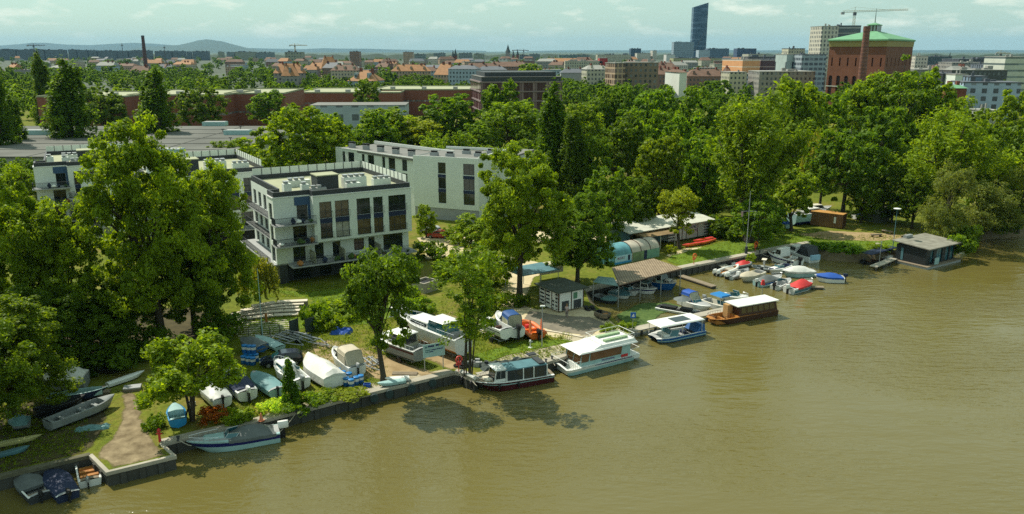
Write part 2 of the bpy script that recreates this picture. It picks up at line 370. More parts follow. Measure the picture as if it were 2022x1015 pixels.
def seg_normal(a, b):                                # towards the water (right of the left-to-right shore)
    d = (b-a); d.z = 0; d.normalize(); return Vector((d.y, -d.x, 0))
MUD = M('bank_mud', (.16, .125, .07), .95, .35, .8, bump=.4)
bm_ = MB(); idx = [i for i in range(len(SHORE)-1) if SHORE[i][2] == 'b']
off = {}
for i in range(len(SH)):
    ns_ = []
    if i > 0: ns_.append(seg_normal(SH[i-1], SH[i]))
    if i < len(SH)-1: ns_.append(seg_normal(SH[i], SH[i+1]))
    n_ = sum(ns_, Vector()); n_ = n_.normalized() if n_.length > .01 else ns_[0]; off[i] = n_
for i in idx:
    a, b_ = SH[i], SH[i+1]
    a2, b2 = a+off[i]*1.5, b_+off[i+1]*1.5; a2.z = b2.z = -.3
    bm_.poly([a, a2, b2, b_])
bm_.build('river_bank', MUD)['kind'] = 'structure'

def quay(i0, i1, label, name='quay_wall', mat=None, cap=True, wdt=.8, capm=None):
    t = thing(name, label, 'quay wall', (0, 0, 0))
    w = MB(); c = MB(); mit = {}
    for i in range(i0, i1+1):
        n1 = seg_normal(SH[i-1], SH[i]) if i > i0 else None; n2 = seg_normal(SH[i], SH[i+1]) if i < i1 else None
        n1 = n1 or n2; n2 = n2 or n1; m_ = (n1+n2)/max(.35, 1+n1.dot(n2)); mit[i] = m_
    rows = []
    for i in range(i0, i1+1):
        q, m_ = SH[i], mit[i]; P = lambda k, z: (q.x+m_.x*k, q.y+m_.y*k, z)
        rows.append([P(-wdt,LZ-.3), P(-wdt,LZ+.05), P(.12,LZ+.05), P(.14,LZ+.03), P(.14,LZ-.27), P(.05,LZ-.28), P(-wdt,LZ-.3)])
    c.grid(rows); c.poly(rows[0][:6]); c.poly(rows[-1][:6][::-1])
    w.grid([[(SH[i].x+mit[i].x*.06, SH[i].y+mit[i].y*.06, z) for z in (LZ-.2, -1.2)] for i in range(i0, i1+1)])
    for i in range(i0, i1):
        a, b_ = SH[i].copy(), SH[i+1].copy(); n_ = seg_normal(a, b_)
        def P(q, k, z): return (q.x+n_.x*k, q.y+n_.y*k, z)
        L_ = (b_-a).length; nn = int((L_-.8)/1.3)
        for k in range(nn):                           # sheet piles
            d = (b_-a).normalized(); q = a+d*(.4+(L_-.8)*(k+.5)/nn)
            s0, s1 = q-d*.22, q+d*.22
            w.add([P(s0,.05,-1.2),P(s1,.05,-1.2),P(s1,.2,-1.2),P(s0,.2,-1.2),P(s0,.05,LZ-.32),P(s1,.05,LZ-.32),P(s1,.2,LZ-.32),P(s0,.2,LZ-.32)],
                  [(4,5,6,7),(0,4,7,3),(3,7,6,2),(2,6,5,1)])
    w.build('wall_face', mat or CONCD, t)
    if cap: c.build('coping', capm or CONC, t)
    return t
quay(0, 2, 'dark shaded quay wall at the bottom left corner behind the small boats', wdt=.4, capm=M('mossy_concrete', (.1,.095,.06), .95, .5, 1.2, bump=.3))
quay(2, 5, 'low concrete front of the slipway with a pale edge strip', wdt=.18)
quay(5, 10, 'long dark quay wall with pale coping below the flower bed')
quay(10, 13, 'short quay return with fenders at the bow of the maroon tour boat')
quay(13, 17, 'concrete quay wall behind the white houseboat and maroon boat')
quay(23, 26, 'far quay wall under the corrugated roof and along the lawn', wdt=1.1)

# ---- worn earth, sand, concrete laid on the grass: thin sheets with ragged borders
def patchmat(name, c1, c2, scale=.7, rough=.95):
    if name in MATS: return MATS[name]
    m, t, b = principled(name); b.inputs['Roughness'].default_value = rough; b.inputs['Specular IOR Level'].default_value = .15
    g = N(t, 'ShaderNodeNewGeometry'); n1 = N(t, 'ShaderNodeTexNoise'); n1.inputs['Scale'].default_value = scale; n1.inputs['Detail'].default_value = 7; n1.inputs['Roughness'].default_value = .7
    n2 = N(t, 'ShaderNodeTexNoise'); n2.inputs['Scale'].default_value = .55; n2.inputs['Detail'].default_value = 6; n2.inputs['Roughness'].default_value = .7
    t.links.new(g.outputs['Position'], n1.inputs['Vector']); t.links.new(g.outputs['Position'], n2.inputs['Vector'])
    mx = N(t, 'ShaderNodeMix', data_type='RGBA'); mx.inputs[6].default_value = (*c1, 1); mx.inputs[7].default_value = (*c2, 1)
    rr = N(t, 'ShaderNodeMapRange'); rr.inputs[1].default_value = .35; rr.inputs[2].default_value = .65
    t.links.new(n1.outputs['Fac'], rr.inputs[0]); t.links.new(rr.outputs[0], mx.inputs[0]); t.links.new(mx.outputs[2], b.inputs['Base Color'])
    at_ = N(t, 'ShaderNodeAttribute'); at_.attribute_name = 'fade'
    ad = N(t, 'ShaderNodeMath', operation='ADD'); t.links.new(at_.outputs['Fac'], ad.inputs[0]); t.links.new(n2.outputs['Fac'], ad.inputs[1])
    gt = N(t, 'ShaderNodeMapRange'); gt.inputs[1].default_value = .78; gt.inputs[2].default_value = .95; t.links.new(ad.outputs[0], gt.inputs[0])
    tr = N(t, 'ShaderNodeBsdfTransparent'); ms = N(t, 'ShaderNodeMixShader'); o = t.nodes['Material Output']
    t.links.new(gt.outputs[0], ms.inputs[0]); t.links.new(tr.outputs[0], ms.inputs[1]); t.links.new(b.outputs[0], ms.inputs[2]); t.links.new(ms.outputs[0], o.inputs['Surface'])
    MATS[name] = m
    return m
PZ = [0]
def patch(name, px, mat, dz=.004, soft=1.5, cell=.5, z=LZ, kind='structure', label=None):
    PZ[0] += 1; dz = dz+.0025*PZ[0]
    P = np.array([[q.x, q.y] for q in (G(u, v, z) for u, v in px)])
    x0, y0 = P.min(0)-.2; x1, y1 = P.max(0)+.2
    cell = max(cell, math.sqrt((x1-x0)*(y1-y0)/14000))
    X, Y = np.meshgrid(np.arange(x0, x1+cell, cell), np.arange(y0, y1+cell, cell)); q = np.stack([X.ravel(), Y.ravel()], 1)
    ins = np.zeros(len(q), bool); dist = np.full(len(q), 1e9); n = len(P)
    for i in range(n):
        a, b_ = P[i], P[(i+1) % n]
        c = ((a[1] > q[:,1]) != (b_[1] > q[:,1])) & (q[:,0] < (b_[0]-a[0])*(q[:,1]-a[1])/(b_[1]-a[1]+1e-12)+a[0]); ins ^= c
        d = b_-a; tt = np.clip(((q-a)@d)/(d@d+1e-9), 0, 1); dist = np.minimum(dist, np.hypot(*(q-a-tt[:,None]*d).T))
    fade = np.where(ins, np.clip(dist/soft, 0, 1), 0)
    nc, nr = X.shape[1], X.shape[0]; fs = []
    for r in range(nr-1):
        for k in range(nc-1):
            ids = (r*nc+k, r*nc+k+1, (r+1)*nc+k+1, (r+1)*nc+k)
            if any(ins[i] for i in ids): fs.append(ids)
    me = bpy.data.meshes.new(name); me.from_pydata([(a, b_, z+dz) for a, b_ in q], [], fs); me.materials.append(mat)
    at_ = me.attributes.new('fade', 'FLOAT', 'POINT'); at_.data.foreach_set('value', fade.astype(np.float32))
    o = bpy.data.objects.new(name, me); COL.objects.link(o); o['kind'] = kind
    if label: o['label'] = label
    return o
SAND = patchmat('sandy_path', (.44, .36, .22), (.56, .48, .32)); RAMP = patchmat('shaded_dirt_ramp', (.12,.09,.05), (.29,.23,.14)); SOIL = patchmat('bare_soil', (.24, .17, .085), (.36, .27, .15)); CONCP = patchmat('worn_concrete', (.27, .23, .16), (.42, .37, .27))
SHADED_ROAD = patchmat('shaded_dirt_road', (.14, .125, .1), (.23, .2, .15)); LUSH = patchmat('lush_grass', (.075, .13, .012), (.13, .19, .02), 1.6); DARKSOIL = patchmat('dark_soil', (.045, .04, .02), (.09, .075, .035))
DRY = patchmat('dry_grass', (.2, .17, .05), (.27, .215, .075), 1.4)
patch('slipway', [(180,898),(212,931),(344,900),(318,876),(290,825),(284,790),(262,764),(228,768),(236,800),(222,850)], RAMP, soft=1.5)  # dirt ramp, its tones darkened to hold the tree shade
patch('path', [(1000,540),(985,575),(972,620),(930,650),(980,670),(1010,640),(1040,650),(1090,668),(1160,672),(1222,664),(1232,650),(1190,618),(1140,600),(1062,610),(1030,600),(1048,575),(1068,520),(1030,510)], SAND, soft=1.0)
patch('path', [(1050,480),(1200,478),(1215,440),(1260,420),(1210,395),(1180,440),(1040,455)], SAND, soft=1.4)
patch('path', [(835,500),(905,490),(1010,505),(1075,520),(1070,545),(1000,560),(960,520),(900,505),(840,515)], SAND, soft=1.0)
patch('road', [(1040,612),(1110,622),(1165,625),(1205,640),(1170,665),(1090,655),(1030,636)], SHADED_ROAD, dz=.008, soft=.8)  # dirt road; the tree shade over it is put into the brownish-grey tones
patch('path', [(1310,505),(1350,490),(1400,487),(1425,493),(1390,504),(1340,512)], SAND, dz=.008, soft=.8)
patch('quay_apron', [(985,706),(1065,678),(1150,660),(1212,668),(1150,690),(1083,713),(1063,718),(1010,730),(960,735)], CONCP, soft=.5)
patch('quay_apron', [(505,829),(520,828),(645,796),(760,767),(896,734),(880,728),(800,742),(700,763),(620,785),(545,805)], CONCP, soft=.5)
patch('bare_ground', [(700,700),(780,690),(860,730),(935,745),(930,700),(900,680),(935,650),(905,610),(850,618),(800,640),(740,660)], SOIL, soft=3.0)
patch('bare_ground', [(560,700),(640,660),(760,690),(900,740),(760,760),(700,755),(650,745)], SOIL, soft=3.5)
patch('bare_ground', [(0,760),(120,740),(230,745),(300,700),(420,690),(480,640),(380,600),(200,620),(-100,640),(-150,800)], DARKSOIL, soft=2.5)  # very dark soil tones under the left trees
patch('bare_ground', [(0,800),(120,780),(230,770),(215,860),(178,897),(0,938),(-100,960)], DARKSOIL, soft=2.0)
patch('lawn', [(1320,505),(1420,478),(1500,458),(1640,462),(1660,480),(1600,479),(1560,485),(1350,527),(1310,515)], LUSH, soft=1.2)
patch('lawn', [(520,568),(600,575),(760,560),(800,560),(830,590),(760,640),(640,650),(500,660),(470,640),(610,600)], LUSH, soft=1.5)
patch('lawn', [(1500,470),(1600,455),(1700,470),(1790,468),(1830,475),(1760,496),(1700,499),(1640,495)], LUSH, soft=1.5)
patch('bare_ground', [(1560,462),(1640,455),(1780,462),(1810,470),(1740,478),(1640,476)], SOIL, dz=.008, soft=1.6)
patch('lawn', [(930,700),(1030,672),(1120,668),(1140,676),(1000,705),(955,722)], LUSH, dz=.01, soft=1.0)
patch('parking', [(820,470),(900,455),(950,480),(900,500),(830,495)], SAND, soft=1.0)
ALG = patchmat('duckweed', (.035, .07, .02), (.1, .15, .04), .9)
for nm, px in [('floating duckweed between the wooden rowing boat and the pier', [(1210,622),(1260,598),(1320,596),(1355,606),(1310,622),(1290,640),(1252,652),(1228,640)]),
               ('duckweed patch at the bow of the black canopy boat', [(1680,502),(1712,497),(1712,510),(1690,512)])]:
    patch('duckweed', px, ALG, dz=.01, soft=1.2, z=0., kind='stuff', label=nm)

# ---- hills on the horizon
HILL = M('far_woodland', (.035, .06, .035), .95, .2, .002)
def hills(name, Y, pts, dep):
    mb = MB(); rows = [[], [], []]
    for u, v in pts:
        q = at(u, v, Y); k = (Y+dep)/Y; j = (Y-dep)/Y
        rows[0].append((q.x*j, Y-dep, 0)); rows[1].append((q.x, Y, max(q.z, 5))); rows[2].append((q.x*k, Y+dep, 0))
    mb.grid(rows[::-1]); mb.build(name, HILL, smooth=60)['kind'] = 'structure'
hills('hills', 17000, [(240,101),(290,92),(330,90),(352,89),(375,84),(392,79.5),(408,77.5),(424,79.5),(440,82),(462,88),(485,94),(510,98),(540,101)], 2500)
hills('hills', 23000, [(-120,92),(-60,90),(0,90),(40,87),(62,84.5),(90,84.5),(130,88),(180,89),(230,86),(262,84.5),(300,86),(350,90),(420,94),(500,95),(540,96),(600,97),(640,95),(672,96),(720,96),(770,97.5),(830,99),(900,99),(960,100.5)], 2000)
hills('hills', 21000, [(1040,101),(1100,99.5),(1180,99),(1260,99.5),(1400,98.5),(1500,99.5),(1640,98.5),(1760,99.5),(1900,98.5),(2022,99),(2150,99.5)], 2000)

# ================================================================== BUILDINGS NEAR THE RIVER
ROOFG = M('pale_roof_felt', (.3, .31, .2), .9, .2, .5); ROOFD = M('grey_roof_felt', (.16, .16, .15), .9, .25, .3)
def apartment(label, loc, yaw):
    t = thing('apartment_building', label, 'building', loc, yaw, 'white flat-roofed apartment blocks')
    w = MB(); up = [(.9,2.7),(3.2,5.3),(6.5,8.6),(9.1,10.6),(11.5,14.3)]
    uh = [h for a, b_ in up for h in ((a,b_,9.3,11.7),(a,b_,6.3,8.55))]
    wall(w, (5.3,0), (1,0), 15.2, 5.9, 12.6, uh, .25)
    w.poly([(5.3,1.4,5.9),(5.3,0,5.9),(5.3,0,12.6),(5.3,1.4,12.6)]); w.poly([(5.3,0,5.9),(5.3,1.4,5.9),(20.5,1.4,5.9),(20.5,0,5.9)])
    w.poly([(20.5,0,5.9),(20.5,1.4,5.9),(20.5,1.4,12.6),(20.5,0,12.6)])
    ch = [(3.3,4.9,9.05,11.3),(2.6,4.6,6.05,8.3),(2.4,4.2,3.05,5.4)]
    wall(w, (0,1.4), (1,0), 5.3, 3, 12.6, ch, .25)
    fh = [(.3,1.6,3.05,5.4),(3.0,4.2,3.05,5.4),(6.3,7.9,3.6,5.4),(8.6,9.6,3.05,5.4),(11,14.2,3.05,5.5)]
    wall(w, (5.3,1.4), (1,0), 15.2, 3, 5.9, fh, .25)
    lh = [(.6,2.2,9.2,11.7),(.6,2.2,6.2,8.6),(.5,2.4,3.1,5.5)]
    wall(w, (0,4.4), (0,-1), 3.0, 3, 12.6, lh, .25)
    rh = [(x, x+1.7, z, z+2.35) for x in (1.2,4.2,7.2,10.2,13.4) for z in (3.1,6.1,9.1)]
    wall(w, (1.5,20), (0,-1), 15.6, 3, 12.6, rh, .25)
    w.poly([(1.5,4.4,3),(0,4.4,3),(0,4.4,12.6),(1.5,4.4,12.6)])
    w.poly([(20.5,1.4,0),(20.5,20,0),(20.5,20,12.6),(20.5,1.4,12.6)]); w.poly([(20.5,20,0),(1.5,20,0),(1.5,20,12.6),(20.5,20,12.6)])
    w.build('wall', PLASTER, t)
    g = MB(); gh = [(1.6,4.2,.1,2.5),(5.6,7.4,.1,2.5),(9,11.6,.1,2.5),(13.4,15.4,.1,2.5)]
    wall(g, (1,2.8), (1,0), 19, 0, 2.8, gh, .2); g.poly([(1,2.8,0),(1,2.8,2.8),(1,19.5,2.8),(1,19.5,0)]); g.box(.3,1.5,1.5,2.7,0,2.8)
    gp = g.build('ground_floor', DARKG, t)
    for h in gh: window(gp, (1,2.8), (1,0), *h, depth=.2, mull=2)
    s = MB().box(0,20.4,1.5,19.9,2.8,3.0); s.box(1.5,20.7,-1.3,1.5,2.78,2.98); s.build('floor_slab', GREYW, t)
    CURT = M('curtained_glass', (.09,.065,.03), .15, .7, .9, spec=.6); CURP = M('pale_blind_glass', (.3,.3,.26), .25, .4, .8)
    for i, h in enumerate(uh): window(t, (5.3,0), (1,0), *h, depth=.25, mull=1 if h[1]-h[0] < 2.2 else 2, glass=(CURT, GLASS, CURT, CURP, GLASS, CURT, GLASS)[i%7])
    for h in ch: window(t, (0,1.4), (1,0), *h, depth=.25)
    for h in fh: window(t, (5.3,1.4), (1,0), *h, depth=.25)
    for h in lh: window(t, (0,4.4), (0,-1), *h, depth=.25)
    for h in rh: window(t, (1.5,20), (0,-1), *h, depth=.25)
    for a, b_ in up:
        MB().box(5.3+a-.02, 5.3+b_+.02, -.03, .1, 8.57, 9.28).build('spandrel_panel', NAVY, t)
        for z in (9.3, 6.25): railing(t, [(5.3+a-.05,-.2,z),(5.3+b_+.1,-.2,z)], 1.0, step=.18)
    BX(3.0,5.27,1.33,1.39,11.32,12.5).build('wall_panel', BLUEP, t); BX(4.92,5.27,1.33,1.39,9.02,11.31).build('wall_panel', BLUEP, t); 
    for z in (9.0, 6.0):
        b_ = BX(-.5,5.5,-.9,1.38,z-.2,z).build('balcony', GREYW, t)
        railing(b_, [(-.4,1.3,z),(-.4,-.8,z),(5.4,-.8,z)], 1.05, step=.14, r=.025)
    b_ = BX(.25,1.48,4.5,19.9,5.85,6.0); b_.box(.25,1.48,4.5,19.9,8.85,9.0); b_ = b_.build('balcony', GREYW, t)
    PLG = M('potted_green', (.05,.1,.012), .8, .5, 3); rr_ = random.Random(2)
    for x, y, z in [(rr_.uniform(0,5), rr_.uniform(-.6,-.2), zz) for zz in (6.0,9.0) for _ in range(5)]+[(rr_.uniform(2,20), rr_.uniform(-1,-.5), 2.98) for _ in range(16)]:
        w_ = rr_.uniform(.25,.6); h_ = rr_.uniform(.3,1.0); MB().lathe([(w_*.4,0),(w_*.5,.25),(w_*.9,.3),(w_*.8,h_*.7),(w_*.2,h_)], (x,y,z), 7).build('plant_pot', rr_.choice([PLG, PLG, WOODO, WHITE, NAVY]), t)
    for z in (6.0, 9.0): railing(b_, [(.3,19.8,z),(.3,4.5,z)], 1.05, step=.18)
    b_ = BX(-1,1.5,1.5,19.9,2.78,2.97).build('balcony', GREYW, t); railing(b_, [(-.9,19.8,3),(-.9,1.5,3)], 1.05, step=.2)
    railing(t, [(1.6,-1.2,2.98),(20.6,-1.2,2.98)], 1.05, step=.16)
    for x in (4.8, 9.2, 14.8): BX(x,x+.1,-1.2,1.38,2.99,4.7).build('terrace_screen', GLASSB, t)
    r_ = MB(); r_.poly([(.3,1.6,12.7),(20.3,1.6,12.7),(20.3,19.7,12.7),(1.7,19.7,12.7),(1.7,4.6,12.7),(.3,4.6,12.7)])
    r_.box(5.5,20.3,.2,1.7,12.61,12.705)
    roof = r_.build('roof', ROOFG, t)
    p = MB()
    for a in ((.1,5.3,1.5,1.75),(5.3,20.4,.12,.4),(20.1,20.4,.4,19.9),(1.6,20.1,19.6,19.9),(1.6,1.9,4.6,19.6),(.1,1.6,4.3,4.6),(.1,.38,1.75,4.3),(5.3,5.55,.4,1.5)): p.box(*a, 12.6, 13.4)
    p.build('parapet', DARKG, roof)
    c = MB()
    for a in ((-.08,5.3,1.32,1.5),(5.22,20.6,-.08,.1),(20.42,20.6,.1,20),(-.1,.08,1.5,4.5)): c.box(*a, 12.58, 12.72)
    c.build('roof_edge', WHITE, roof)
    bl = MB()
    for i in range(12): y = 1.0+i*1.55; bl.box(20.2,20.26,y,y+1.42,13.42,14.45); bl.box(20.14,20.32,y+1.44,y+1.52,13.4,14.5,1)
    for i in range(12): x = 1.8+i*1.52; bl.box(x,x+1.4,19.7,19.76,13.42,14.45); bl.box(x+1.42,x+1.5,19.64,19.82,13.4,14.5,1)
    bl.build('balustrade', [PLASTER, DARKG], roof)
    for x, y, a, b_, h in ((2.2,3.2,1.1,1.1,1.5),(4.6,2.6,1.1,.9,1.3),(5.9,2.4,2.3,.8,.7),(4.5,9,3.4,1.0,1.0),(11.5,4.2,3.6,1.2,1.6),(11.2,2.2,2.2,.9,1.0),(16,3.6,2.8,1.0,1.1)):
        s = BX(x,x+a,y,y+b_,12.68,12.68+h).build('vent_shaft', GREYW if h < 1 else PLASTER, roof)
        k = MB()
        for i in range(max(1, int(a/.9))): k.box(x+.15+i*.9, x+.65+i*.9, y+.15, y+b_-.15, 12.7+h, 13.0+h); k.box(x+.05+i*.9, x+.75+i*.9, y+.05, y+b_-.05, 13.0+h, 13.07+h)
        k.build('vent_cap', STEEL, s)
    BX(7.2,10.4,3.4,6.4,12.68,14.9).build('lift_house', DARKG, roof); BX(7.1,10.5,3.3,6.5,14.9,15.05).build('lift_house_roof', ROOFG, roof)
    return t
apt = apartment('white four-storey apartment block with corner balconies facing the river lawn', G(556,567), R(31))
apt_cat = [('white apartment block at the left edge behind the leafy trees, crowded roof vents', G(64,328,14.3), R(28)),
           ('white apartment block mostly hidden behind the biggest left tree', G(404,347,14.3)+Vector((-10.3,-2.2,0)), R(31)),
           ('lower white apartment wing between the left edge block and the biggest tree', G(142,345,12.6)+Vector((0,0,0)), R(-31))]
for l_, p_, a_ in apt_cat: copy_tree(apt, (p_.x, p_.y, LZ if 'lower' not in l_ else LZ-1.8), a_, l_)

def slab_block():
    t = thing('apartment_building', 'long white slab block with blue window strips behind the corner block', 'building', (-19.7,161,LZ), R(-22), 'white flat-roofed apartment blocks')
    Hh = 12.4; w = MB()
    ha = [(5.5,7.2,z,z+2.2) for z in (9.3,6.3,3.4)]+[(11.0,13.4,z,z+2.2) for z in (9.3,6.3,3.4)]
    wall(w, (0,0), (1,0), 14.3, 2.4, Hh, ha, .25)
    w.poly([(14.3,0,0),(14.3,15,0),(14.3,15,Hh),(14.3,0,Hh)]); w.poly([(0,15,2.4),(0,0,2.4),(0,0,Hh),(0,15,Hh)])
    dx, dy = math.cos(R(137+22)), math.sin(R(137+22))       # the wing turns away
    Lw = 27.; o2 = (dx*Lw-.3, dy*Lw+1.2); d2 = (-dx, -dy)
    hb = [(x, x+a, z, z+2.3) for x, a in ((2.5,1.0),(4.6,2.2),(9.5,1.0),(11.6,2.2),(16.5,1.0),(18.6,2.2),(23,1.6)) for z in (3.2,6.2,9.0)]
    wall(w, o2, d2, Lw, 0, Hh-.5, hb, .25)
    w.build('wall', PLASTER, t)
    BX(.1,14.2,.15,14.9,0,2.4).build('plinth', GREYW, t)
    BX(14.32,18.6,8,19,0,Hh-.2).build('rear_wing', PLASTER, t); BX(14.32,18.7,7.9,19.1,Hh-.2,Hh+.1).build('rear_wing_roof', ROOFD, t)
    for h in ha: window(t, (0,0), (1,0), *h, depth=.25)
    for h in hb: window(t, o2, d2, *h, depth=.25)
    for x0, x1 in ((5.5,7.2),(11.0,13.4)):
        for z in (5.62, 8.52): BX(x0-.02,x1+.02,-.02,.08,z,z+.66).build('spandrel_panel', NAVY, t)
    sp = MB()
    for x, a in ((2.5,1.0),(4.6,2.2),(9.5,1.0),(11.6,2.2),(16.5,1.0),(18.6,2.2)):
        for z0, z1 in ((5.52,6.18),(8.52,8.98)):
            P = lambda s, k, z: (o2[0]+d2[0]*s+d2[1]*k, o2[1]+d2[1]*s-d2[0]*k, z)
            sp.poly([P(x,.02,z0),P(x+a,.02,z0),P(x+a,.02,z1),P(x,.02,z1)])
    sp.build('spandrel_panel', BLUEP, t)
    r_ = MB(); r_.box(.2,14.1,.2,14.8,Hh-.3,Hh-.1)
    n_ = (-d2[1], d2[0]); A = Vector((o2[0],o2[1])); B_ = Vector((.1,.3)); nv = Vector(n_)
    r_.prism([tuple(A+nv*.2), tuple(B_+nv*.2), tuple(B_+nv*11), tuple(A+nv*11)], Hh-1.0, Hh-.6)
    roof = r_.build('roof', ROOFD, t)
    p = MB(); p.box(0,14.3,.01,.25,Hh,Hh+.25); p.box(14.05,14.3,.25,15,Hh,Hh+.5); p.box(0,14.05,14.75,15,Hh,Hh+.5)
    for k0, k1, zz in ((0,.25,-.5),(10.7,11,.0)): p.prism([tuple(A+nv*k0), tuple(B_+nv*k0), tuple(B_+nv*k1), tuple(A+nv*k1)], Hh-.5, Hh-.05+zz+.2)
    p.build('parapet', WHITE, roof)
    for i in range(5):
        q = A.lerp(B_, .08+i*.19)+nv*3; s = BX(q.x-.6,q.x+.6,q.y-.5,q.y+.5,Hh-.6,Hh+.35).build('vent_shaft', GREYW, roof); BX(q.x-.8,q.x+.8,q.y-.25,q.y+.25,Hh+.36,Hh+.75).build('vent_cap', BLACK, s)
    for x, y in ((2.2,3),(6,2.4),(7,8),(11,5),(11.6,10)):
        s = BX(x,x+1.6,y,y+.9,Hh-.1,Hh+.6).build('vent_shaft', STEEL, roof); BX(x+.2,x+1.4,y+.15,y+.75,Hh+.61,Hh+.95).build('vent_cap', BLACK, s)
    return t
slab_block()

# ---- brick halls and the big flat roof
def box_building(name, label, cat, u0, u1, vtop, Y, depth, wallm, roofm, yaw=0., z0=LZ, group=None, parapet=.0, taper=1.):
    a, b_ = at(u0, vtop, Y), at(u1, vtop, Y); w = (b_.x-a.x); h = (a.z+b_.z)/2-z0
    t = thing(name, label, cat, ((a.x+b_.x)/2, Y, z0), yaw, group)
    BX(-w/2,w/2,0,depth,0,h).build('wall', wallm, t)
    r_ = MB().box(-w/2-.15,w/2+.15,-.15,depth+.15,h,h+.12)
    if parapet:
        for q in ((-w/2,w/2,0,.3),(-w/2,w/2,depth-.3,depth),(-w/2,-w/2+.3,.3,depth-.3),(w/2-.3,w/2,.3,depth-.3)): r_.box(*q, h+.12, h+.12+parapet)
    r_.build('roof', roofm, t)
    return t, w, h
BRICKF = facade('brick_hall_facade', (.2, .068, .042), (.1, .11, .12), 1.5, 40, (.1, .9), (.175, .195))
for lb, u0, u1, vt, Y, dp, yw in [('long low brick hall behind the tall left poplars', 72, 246, 192, 322, 40, 0), ('middle brick hall with grey roof behind the round dark trees', 250, 442, 189, 338, 45, .0),
        ('brick hall with recessed window band left of the round tree clump', 443, 560, 186, 352, 45, .06), ('low brick hall with pale roof before the orange tenements', 586, 790, 184, 410, 50, .02),
        ('brick hall with white rooftop box behind the dark green row', 735, 945, 178, 430, 45, -.03)]:
    t, w, h = box_building('brick_hall', lb, 'hall', u0, u1, vt, Y, dp, BRICKF, ROOFG, yw, group='long brick halls beyond the flat roof', parapet=.5)
    for i in range(3):
        s = BX(-w*.35+i*w*.3, -w*.35+i*w*.3+2.2, 6, 9, h+.12, h+1.5).build('vent_shaft', GREYW, t)
t = thing('flat_roof_hall', 'wide low hall with bare grey felt roof below the brick halls', 'hall', (-146,207,LZ), 0)
BX(-70,72,0,86,0,6.3).build('wall', GREYW, t); m = BX(-70.4,72.4,-.4,86.4,6.3,6.6); [m.box(-70,72,y,y+.35,6.6,6.72) for y in (14,29,44,58,72)]; [m.box(x,x+.3,-.2,86,6.6,6.69) for x in (-40,-12,22,50)]; roof = m.build('roof', M('patched_roof_felt', (.11,.112,.1), .95, .45, .05), t)
for u, v in ((262,252),(425,245),(75,262),(330,300),(470,262)):
    q = G(u, v, 8.4)-Vector((-146,207,LZ)); s = BX(q.x-4,q.x+4,q.y-2,q.y+2,6.6,8.0).build('skylight', TEAL_SHADE, roof); BX(q.x-3.7,q.x+3.7,q.y-1.7,q.y+1.7,8.0,8.1).build('skylight_pane', GREYW, s)
for u, v in ((215,285),(300,268),(455,275),(440,258),(475,252)):
    q = G(u, v, 8.4)-Vector((-146,207,LZ)); MB().lathe([(.12,0),(.12,.9),(.5,.95),(.5,1.15)], (q.x,q.y,6.6), 8).build('vent_pipe', DARKG, roof)
def low_block(*a, **k): return box_building(*a, **k)
t, w, h = box_building('office_block', 'pale blue-grey low block with flat roof between the bright trees and brick halls', 'building', 612, 800, 208, 318, 18, facade('pale_panel', (.3,.36,.42), (.1,.12,.15), 6, 5), ROOFD, .05)
t, w, h = box_building('office_block', 'dark burgundy glass office block with pale floor bands above the trees', 'building', 950, 1110, 152, 400, 38, DARKG, ROOFD, R(10))
GB = facade('burgundy_glass', (.035, .012, .016), (.06, .025, .03), 1.1, 50, (.08, .94), (0, 1))
for k, z in enumerate((h*.02, h*.24, h*.46, h*.68)):
    BX(-w/2-.5,w/2+.5,-.5,38.5,z,z+h*.19).build('glass_band', GB, t); BX(-w/2-.9,w/2+.9,-.9,38.9,z+h*.19,z+h*.22).build('floor_band', M('pink_grey_band', (.2,.15,.15), .6), t)
BX(-w/2+2,w/2-2,3,34,h+.1,h+2.2).build('penthouse', DARKG, t)

